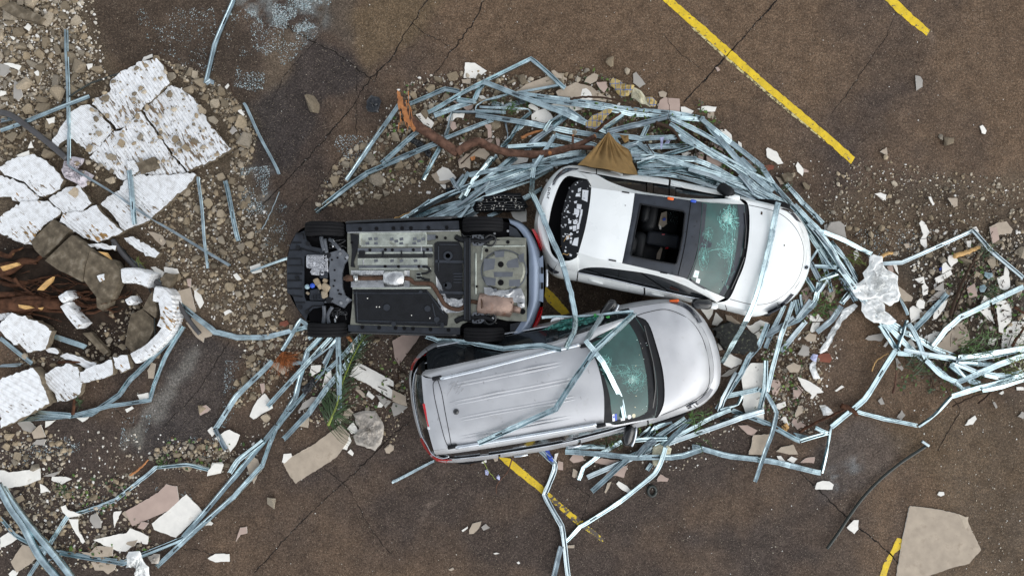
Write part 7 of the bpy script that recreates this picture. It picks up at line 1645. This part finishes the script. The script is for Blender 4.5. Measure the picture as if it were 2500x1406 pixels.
for d, w, lo in (('X', 3.6, .93), ('Y', 2.9, .93)):
    wv = N.new('ShaderNodeTexWave'); wv.bands_direction = d; wv.inputs['Scale'].default_value = w; wv.inputs['Distortion'].default_value = 2.; L.new(tc.outputs['Object'], wv.inputs['Vector']); mr_ = N.new('ShaderNodeMapRange'); mr_.inputs[1].default_value = lo; mr_.inputs[2].default_value = lo + .05; L.new(wv.outputs['Fac'], mr_.inputs[0])
    mx = N.new('ShaderNodeMix'); mx.data_type = 'RGBA'; L.new(mr_.outputs[0], mx.inputs[0]); mx.inputs[7].default_value = (.14, .19, .36, 1)
    if last is None: mx.inputs[6].default_value = (.50, .38, .15, 1)
    else: L.new(last, mx.inputs[6])
    last = mx.outputs[2]
L.new(last, N['Principled BSDF'].inputs['Base Color']); N['Principled BSDF'].inputs['Roughness'].default_value = .85; M['plaid'] = m
crumple('E', '1220,340 1245,285 1310,290 1340,330 1450,350 1420,410 1390,450 1330,460 1290,430 1260,380', .10, .10, m, 'plaid_cloth', 'yellow and blue plaid cloth at the upper fringe of the stud heap', 'cloth', .03, 6, 17)
crumple('E', '1000,700 1060,640 1130,600 1180,575 1250,580 1200,640 1160,690 1090,750 1040,755 1005,740', .22, .06, m, 'plaid_cloth', 'yellow plaid cloth piece squeezed between crossing studs', 'cloth', .03, 6, 18); crumple('E', '1550,460 1600,455 1640,500 1640,550 1590,545 1560,500', .14, .07, m, 'plaid_cloth', 'small plaid cloth corner beside the beige board with a vine', 'cloth', .03, 6, 19)
crumple('E', '1430,360 1470,370 1540,430 1580,500 1600,545 1550,530 1480,490 1420,460', .09, .10, M['bag_c'], 'cloth', 'cream grey cloth wrapped against the plaid cloth', 'cloth', .03, 6, 20)
for t, s, z, a, mm, lab in (('R', '240,1080 330,1000 400,1050 500,1120 440,1160 330,1120', .04, .08, 'bag_k', 'black torn plastic bag below the branch'), ('R', '470,1200 560,1180 610,1260 580,1320 520,1290', .04, .08, 'bag_k', 'small black plastic bag between two open studs below the branch'), ('M', '1020,450 1080,430 1100,470 1040,540 1000,500', .05, .08, 'bag_k', 'black plastic scrap beside the beige and white board'), ('M', '870,590 960,570 1000,600 960,640 880,640', .04, .08, 'bag_k', 'black plastic scrap by the lower edge of the stud bundle'), ('I', '820,600 870,560 910,530 900,580 870,650 830,680 800,640', .06, .08, 'bag_k', 'dark blue black bag caught under the studs below the overturned wheel'),
                       ('D', '875,740 905,695 960,710 985,745 960,820 880,815', .14, .05, 'bag_k', 'black crust on the rubble block at the branch end'), ('V', '1060,740 1100,720 1140,760 1130,810 1080,820 1060,780', .06, .06, 'clear', 'pale blue plastic scrap among the white shards'), ('V', '1120,590 1200,590 1220,630 1170,660 1120,630', .06, .06, 'clear', 'second pale blue plastic scrap among the white shards'), ('H', '1040,810 1080,795 1120,830 1090,870 1050,860', .06, .06, 'plastic_w', 'white plastic scrap near the brown stick'), ('H', '840,985 900,1000 950,1010 930,1040 870,1030', .05, .05, 'clear', 'clear plastic scrap under the bent stud near the brown stick')):
    crumple(t, s, z, a, M[mm], 'plastic_scrap', lab, 'plastic', .025, 9, hash(lab) % 97 if False else len(lab))
# tan cloth hung from a stud tip
b = MB(); base = resample(C3('Q', '190,1075,1.0 330,1085,.98 410,1108,.98 540,1125,.98 690,1148,.98 800,1178,.98 880,1195,.97 990,1215,.9 1090,1228,.8 1165,1228,.6 1120,1110,.5 1085,1010,.45 1050,890,.42 995,812,.42 890,790,.5'), 72); apex = TP('Q', 697, 540, .86); rows = []
for r in range(20):
    f = r / 19; row = []
    for k, p in enumerate(base):
        q = apex.lerp(p, f); w = math.sin(k * .78) * .45 + math.sin(k * .31 + 1) * .4 + .5 * mnoise.noise(Vector((k * .9, f * 3, 4))) + .3 * mnoise.noise(Vector((k * .5, f * 9, 8))); q.z += (w * .05 * math.sin(math.pi * min(1, f * 1.15)) - .16 * math.sin(math.pi * f)); q += Vector((w * .012 * f, 0, 0)); row.append(q)
    rows.append(row)
b.grid(rows); tag(b.build('tan_cloth', M['cloth_tan'], None, True, apex), 'tan cloth draped from a stud tip down onto the sedan side', 'cloth')
crumple('Q', '830,655 970,650 975,760 900,780', .34, .05, M['cloth_tan'], 'tan_cloth', 'small loose tan cloth flap behind the bent stud', 'cloth', .03, 5, 31)
# black grille part, black mottled slab, small litter
gr = thing('black_grille', 'broken black plastic car grille lying between the overturned car and the sedan', 'car part', TP('M', 1650, 790))
b = MB(); b.prism(ragged(C3('M', '1430,690 1640,650 1930,655 2040,830 2030,870 1960,880 1960,915 1300,925 1250,860 1270,800 1390,770', .12), .05, .006), .05); b.build('frame', M['black'], gr)
for y in (700, 735, 790, 830, 865, 900):
    b = MB(); b.tube(resample(C3('M', f'{1420 if y < 760 else 1290},{y},.15 1600,{y - 8},.16 {1950 if y < 800 else 2010},{y - 5},.15'), 10), .022, 6); b.build('slat', M['black_gloss'], gr, True)
b = MB(); R = random.Random(8)
for _ in range(70): c = TP('M', R.uniform(1300, 1980), R.uniform(690, 900), .18); b.box(c, (R.uniform(.006, .022),) * 3, R.uniform(0, 3))
b.build('dirt_crumbs', M['gyp_e'], gr)
slab('H', '275,245 330,215 400,192 470,220 520,260 580,290 592,350 590,410 480,432 420,425 370,400 320,350', .2, .16, 'granite', 'black mottled stone slab in front of the SUV bonnet', (0, 0), 'slab', 'granite_slab', 'granite', .016)
slab('H', '1030,440 1050,422 1110,422 1128,460 1115,490 1040,485', .03, .02, 'brickred', 'red brown tile lying alone beside the plastic strip', (0, 0), 'tile', 'red_tile', 'brickred', .006)
slab('F', '985,765 1040,755 1095,770 1085,800 1030,815 990,790', .05, .02, 'brickred', 'dark red tile at the edge of the studs beyond the sedan', (0, 0), 'tile', 'red_tile', 'brickred', .006); slab('U', '20,40 130,10 170,60 100,110 10,90', .03, .02, 'brickred', 'red tile near the kinked stud left of the overturned wheel', (0, 0), 'tile', 'red_tile', 'brickred', .006)
slab('F', '1155,845 1215,825 1262,850 1255,905 1190,905', .12, .1, 'concrete', 'grey green brick lying outside the studs beyond the sedan', (0, 0), 'brick', 'grey_brick', 'concrete', .004)
def bottle(t, x, y, rz, m, label):
    c = TP(t, x, y, .05); d = Vector((math.cos(rz), math.sin(rz), 0)); b = MB(); b.tube([c - d * .11, c - d * .10, c + d * .04, c + d * .08, c + d * .11], [.02, .036, .036, .016, .014], 10, 0); b.tube([c + d * .11, c + d * .13], .017, 8, 1); return tag(b.build('plastic_bottle', [M['clear'], M[m]], None, True, c), label, 'bottle')
bottle('U', 320, 675, .1, 'blue', 'clear plastic bottle with a blue end beside the dead brown fronds'); bottle('O', 300, 150, 2.2, 'blue', 'clear bottle hidden below the SUV side') if False else None
crumple('J', '1385,205 1425,210 1465,270 1470,310 1430,290', .05, .06, M['blue'], 'blue_packet', 'dark blue plastic packet below the SUV between two studs', 'packet', .02, 9, 41)
crumple('U', '1085,260 1130,250 1180,310 1170,330 1120,320', .12, .06, M['wood_o'], 'orange_wrapper', 'orange rusty wrapper among the studs below the overturned car', 'wrapper', .02, 9, 42); crumple('U', '1170,330 1210,350 1200,430 1195,500 1130,490 1180,440', .12, .06, M['gyp_w'], 'white_wrapper', 'white torn wrapper among the studs below the overturned car', 'wrapper', .02, 9, 43)
crumple('H', '755,935 785,920 805,950 790,985 765,975', .06, .05, M['wood_y'], 'yellow_wrapper', 'crumpled yellow wrapper right of the tall white board', 'wrapper', .02, 9, 44); crumple('V', '605,530 640,515 650,540 620,570', .04, .05, M['blue'], 'blue_scrap', 'dark blue scrap beside a white shard, right heap', 'packet', .02, 9, 45)
crumple('Q', '1290,660 1380,665 1380,740 1340,760', .1, .05, M['bag_c'], 'yellow_wrapper', 'pale yellow wrapper between studs beyond the tan cloth', 'wrapper', .02, 9, 46); crumple('Q', '1460,690 1510,680 1500,800 1480,890 1455,840', .34, .05, M['flower'], 'plastic_scrap', 'lilac plastic scrap hanging over a stud beyond the tan cloth', 'plastic', .02, 9, 47); crumple('Q', '1560,750 1620,690 1670,700 1640,750', .1, .05, M['flower'], 'plastic_scrap', 'lilac plastic scrap lying between studs beyond the tan cloth', 'plastic', .02, 9, 48)
b = MB(); c = TP('J', 2328, 565, .02); b.tube([c + Vector((.07 * math.cos(a), .09 * math.sin(a), 0)) for a in [k * math.pi / 10 for k in range(21)]], .025, 7); tag(b.build('rubber_ring', M['rail'], None, True, c), 'small black rubber ring on the asphalt below the SUV', 'ring')
# ---------------------------------------------------------------- plants
def blade(b, p, ang, l, w, rise, i=0, bend=.3):
    rows_ = [[], []]
    for k in range(5):
        t = k / 4; a = ang + bend * t * t; q = p + Vector((math.cos(a), math.sin(a), 0)) * l * t + Vector((0, 0, rise * math.sin(math.pi * t * .8))); n = Vector((-math.sin(a), math.cos(a), .15)) * w * (1 - t * .92) / 2; rows_[0].append(q + n); rows_[1].append(q - n)
    b.grid(rows_, i)
fr_ = thing('palm_frond', 'green palm frond lying under the studs below the overturned car', 'palm frond', P(830, 940)); R = random.Random(31)
rib = resample(C3('I', '1008,930 1040,860 1080,770 1110,640 1150,520 1200,400 1260,280 1315,190', .09), 40); b = MB(); b.tube(rib, [.026 - .0004 * k for k in range(40)], 7); b.build('rib', M['palm_rib'], fr_, True)
b = MB()
for k in range(3, 40):
    d = rib[min(k + 1, 39)] - rib[k - 1]; a = math.atan2(d.y, d.x)
    for sgn in (-1, 1):
        for _ in range(2):
            if R.random() < .1: continue
            blade(b, rib[k] + Vector((0, 0, .004)), a + sgn * R.uniform(.45, 1.1), R.uniform(.25, .6) * (1 - .5 * k / 40), .022, R.uniform(-.02, .1), 0, sgn * R.uniform(-.5, .3))
b.build('leaflets', M['palm'], fr_)
b = MB()
for k in range(30): blade(b, TP('I', 990 + R.uniform(-60, 40), 640 + k * 6, .06), math.radians(-62) + R.uniform(-.2, .2), R.uniform(.5, .9), .024, .03)
tag(b.build('palm_leaflets', M['palm'], None, False, TP('I', 980, 720)), 'fan of dark green palm leaflets beside the palm frond rib', 'palm leaf')
def clump(t, x, y, n, l, label, name='reed_clump', m='palm', spread=6.28, a0=0., px=16, z=.1):
    b = MB(); u0, v0 = uv(t, x, y)
    for _ in range(n): blade(b, P(u0 + R.uniform(-px, px), v0 + R.uniform(-px, px), z + R.uniform(0, .08)), a0 + R.uniform(-spread / 2, spread / 2), l * R.uniform(.4, .85), R.uniform(.010, .020), R.uniform(.0, .16), 0, R.uniform(-.7, .7))
    return tag(b.build(name, M[m], None, False, P(u0, v0, .05)), label, 'plant')
M['reed'] = pm('fresh green blades', (.045, .105, .016), .5, 0, .5, 5); M['reed2'] = pm('yellow green blades', (.12, .15, .025), .5, 0, .4, 5)
clump('O', 1680, 110, 34, .34, 'bright green grass clump over the studs below the SUV bonnet', 'grass_clump', 'reed', z=.3); clump('O', 1720, 370, 8, .25, 'few green blades hanging below the bright grass clump', 'grass_clump', 'reed', z=.1); clump('O', 510, 370, 18, .26, 'dark green leaves under the SUV side', 'grass_clump', 'palm'); clump('O', 660, 370, 20, .28, 'dark green leaves beside the lower SUV mirror', 'grass_clump', 'palm')
clump('N', 1420, 380, 26, .42, 'bright green reeds beside the broad beige board', 'reed_clump', 'reed', 2.2, .4, 26); clump('N', 1600, 300, 26, .42, 'green reeds between the beige board and the biggest white board', 'reed_clump', 'reed', 3.4, .5, 34); clump('N', 760, 570, 26, .45, 'dark reeds inside the lower stud loop, right', 'reed_clump', 'palm', 2., .2, 26); clump('N', 1930, 600, 28, .45, 'yellow green reeds between the studs at the right border', 'reed_clump', 'reed2', 2.4, .3, 30); clump('N', 1420, 800, 18, .25, 'green blades under the stud crossing, lower right', 'reed_clump', 'palm', px=20); clump('N', 2090, 250, 26, .35, 'brown green reeds at the right border', 'reed_clump', 'palm', px=20); clump('V', 1200, 790, 24, .32, 'green reed tuft beside the tall narrow white shard', 'reed_clump', 'palm', px=16); clump('V', 1160, 350, 24, .28, 'dark green tuft at the bent stud corner', 'reed_clump', 'palm', px=16)
clump('M', 1200, 330, 3, .2, 'few dark blades in the stud bundle') if False else None
clump('R', 1840, 540, 12, .26, 'bright green blades over folded studs in the heap', 'grass_clump', 'reed', px=10, z=.25); clump('R', 1660, 490, 16, .22, 'green leaves between the upper studs', 'grass_clump', 'palm', px=14); clump('E', 330, 560, 10, .22, 'green blades beside the folded stud, heap top', 'grass_clump', 'reed', px=8, z=.2); clump('C', 460, 790, 18, .2, 'dark green leaf tuft above the twice bent stud, lower left', 'grass_clump', 'palm', px=10); clump('C', 580, 170, 14, .2, 'dark green tuft beside the reddish plank', 'grass_clump', 'palm', px=8); clump('C', 1170, 580, 14, .18, 'green tuft in the small stone heap', 'grass_clump', 'reed', px=10); clump('B', 990, 500, 8, .4, 'yellow green leaf blades by the dark ribbed bar', 'grass_clump', 'reed2', .5, -1., 6); clump('F', 930, 830, 24, .25, 'dark green leaves between studs beyond the sedan', 'grass_clump', 'palm', px=12); clump('F', 1200, 970, 14, .2, 'green tuft at the stud ends beyond the sedan', 'grass_clump', 'palm', px=8); clump('S', 990, 640, 20, .24, 'green stems beside the main stud bundle', 'grass_clump', 'reed2', 1.2, -.8, 16); clump('S', 650, 1250, 26, .26, 'green leaves in front of the sedan bonnet', 'grass_clump', 'reed', px=16); clump('S', 560, 870, 6, .4, 'yellow green stem in front of the sedan badge', 'grass_clump', 'reed2', .3, -.5, 6)
b = MB()
for k in range(70): blade(b, TP('U', 60 + R.uniform(-40, 60), 560 + R.uniform(-60, 60), .06), R.uniform(-2.4, .2), R.uniform(.2, .45), .016, R.uniform(0, .08), 0, R.uniform(-.5, .5))
tag(b.build('dead_fronds', M['dead'], None, False, TP('U', 60, 560)), 'matted dead brown fronds below the overturned front wheel', 'dead leaves')
V_, F_, C_ = [], [], []
for poly, n in (([(1560, 280), (1700, 290), (1850, 400), (1900, 470), (1780, 430), (1640, 350)], 330), ([(1250, 230), (1560, 240), (1600, 330), (1480, 330), (1260, 280)], 150), ([(1950, 640), (2060, 620), (2080, 720), (1990, 800), (1930, 760)], 200), ([(1850, 800), (1960, 860), (1950, 1040), (1820, 1020), (1840, 900)], 130), ([(2300, 770), (2500, 700), (2500, 900), (2300, 900)], 200), ([(2180, 850), (2420, 880), (2400, 960), (2200, 960)], 160), ([(2330, 600), (2460, 600), (2440, 760), (2300, 780)], 130), ([(1640, 1000), (1760, 990), (1700, 1060), (1460, 1100)], 90), ([(120, 1150), (330, 1160), (300, 1260), (150, 1250)], 60), ([(150, 1330), (380, 1320), (300, 1375), (200, 1370)], 60), ([(420, 1060), (600, 1080), (560, 1150), (380, 1140)], 45), ([(740, 900), (1000, 850), (980, 1010), (780, 1010)], 90), ([(1000, 200), (1200, 250), (1100, 420), (800, 480)], 50), ([(1420, 165), (1500, 180), (1480, 220), (1430, 220)], 24), ([(1690, 240), (1720, 250), (1800, 370), (1760, 370)], 70)):
    for u, v in sample(poly, n):
        p = P(u, v, random.uniform(.02, .09)); a = random.uniform(0, 6.28); l, w = random.uniform(.03, .10), random.uniform(.010, .035); t = random.uniform(-.5, .5); d = Vector((math.cos(a), math.sin(a), t)) * l; n_ = Vector((-math.sin(a), math.cos(a), random.uniform(-.6, .6))) * w; c = random.choice([(.045, .10, .018), (.07, .15, .02), (.03, .06, .015), (.11, .17, .025), (.10, .055, .025), (.06, .035, .02)]); m0 = len(V_)
        V_ += [p, p + d * .5 + n_, p + d, p + d * .5 - n_]; F_.append([m0, m0 + 1, m0 + 2, m0 + 3]); C_ += [(*c, 1)] * 4
tag(obj('leaf_litter', V_, F_, M['leaf'], col=C_), 'green and brown leaves and leaf scraps strewn through the stud heaps', 'leaves', None, 'stuff')
b = MB(); R = random.Random(77)
for poly, n in (([(1560, 270), (1700, 290), (1880, 440), (1640, 360)], 70), ([(1980, 560), (2080, 640), (2060, 780), (1950, 760)], 60), ([(2250, 620), (2500, 600), (2500, 920), (2200, 930)], 170), ([(1830, 800), (1990, 860), (1960, 1060), (1840, 1030)], 60), ([(1900, 480), (2500, 470), (2500, 620), (2050, 600)], 90), ([(1000, 200), (1300, 240), (1100, 420), (900, 450)], 60), ([(560, 800), (1000, 830), (960, 1000), (640, 1060)], 70), ([(0, 100), (250, 100), (330, 560), (0, 560)], 50)):
    for u, v in sample(poly, n):
        a = R.uniform(0, 6.28); l = R.uniform(6, 34); p = [P(u + math.cos(a) * l * t + R.uniform(-2, 2), v + math.sin(a) * l * t + R.uniform(-2, 2), R.uniform(.02, .12)) for t in (0, .5, 1)]; b.tube(p, R.uniform(.003, .008), 4)
tag(b.build('twigs', M['twig']), 'fine dark twigs and straw scattered through the debris', 'twigs', None, 'stuff')
for k, (x, y) in enumerate(((890, 395), (985, 440))): crumple('J', f'{x-18},{y-20} {x+8},{y-26} {x+22},{y} {x+10},{y+26} {x-14},{y+18}', .03, .04, M['flower'], 'blue_flower', ('pale blue flower nearer the SUV on the green stem', 'pale blue flower further from the SUV on the green stem')[k], 'flower', .012, 14, 60 + k)
finish_labels()
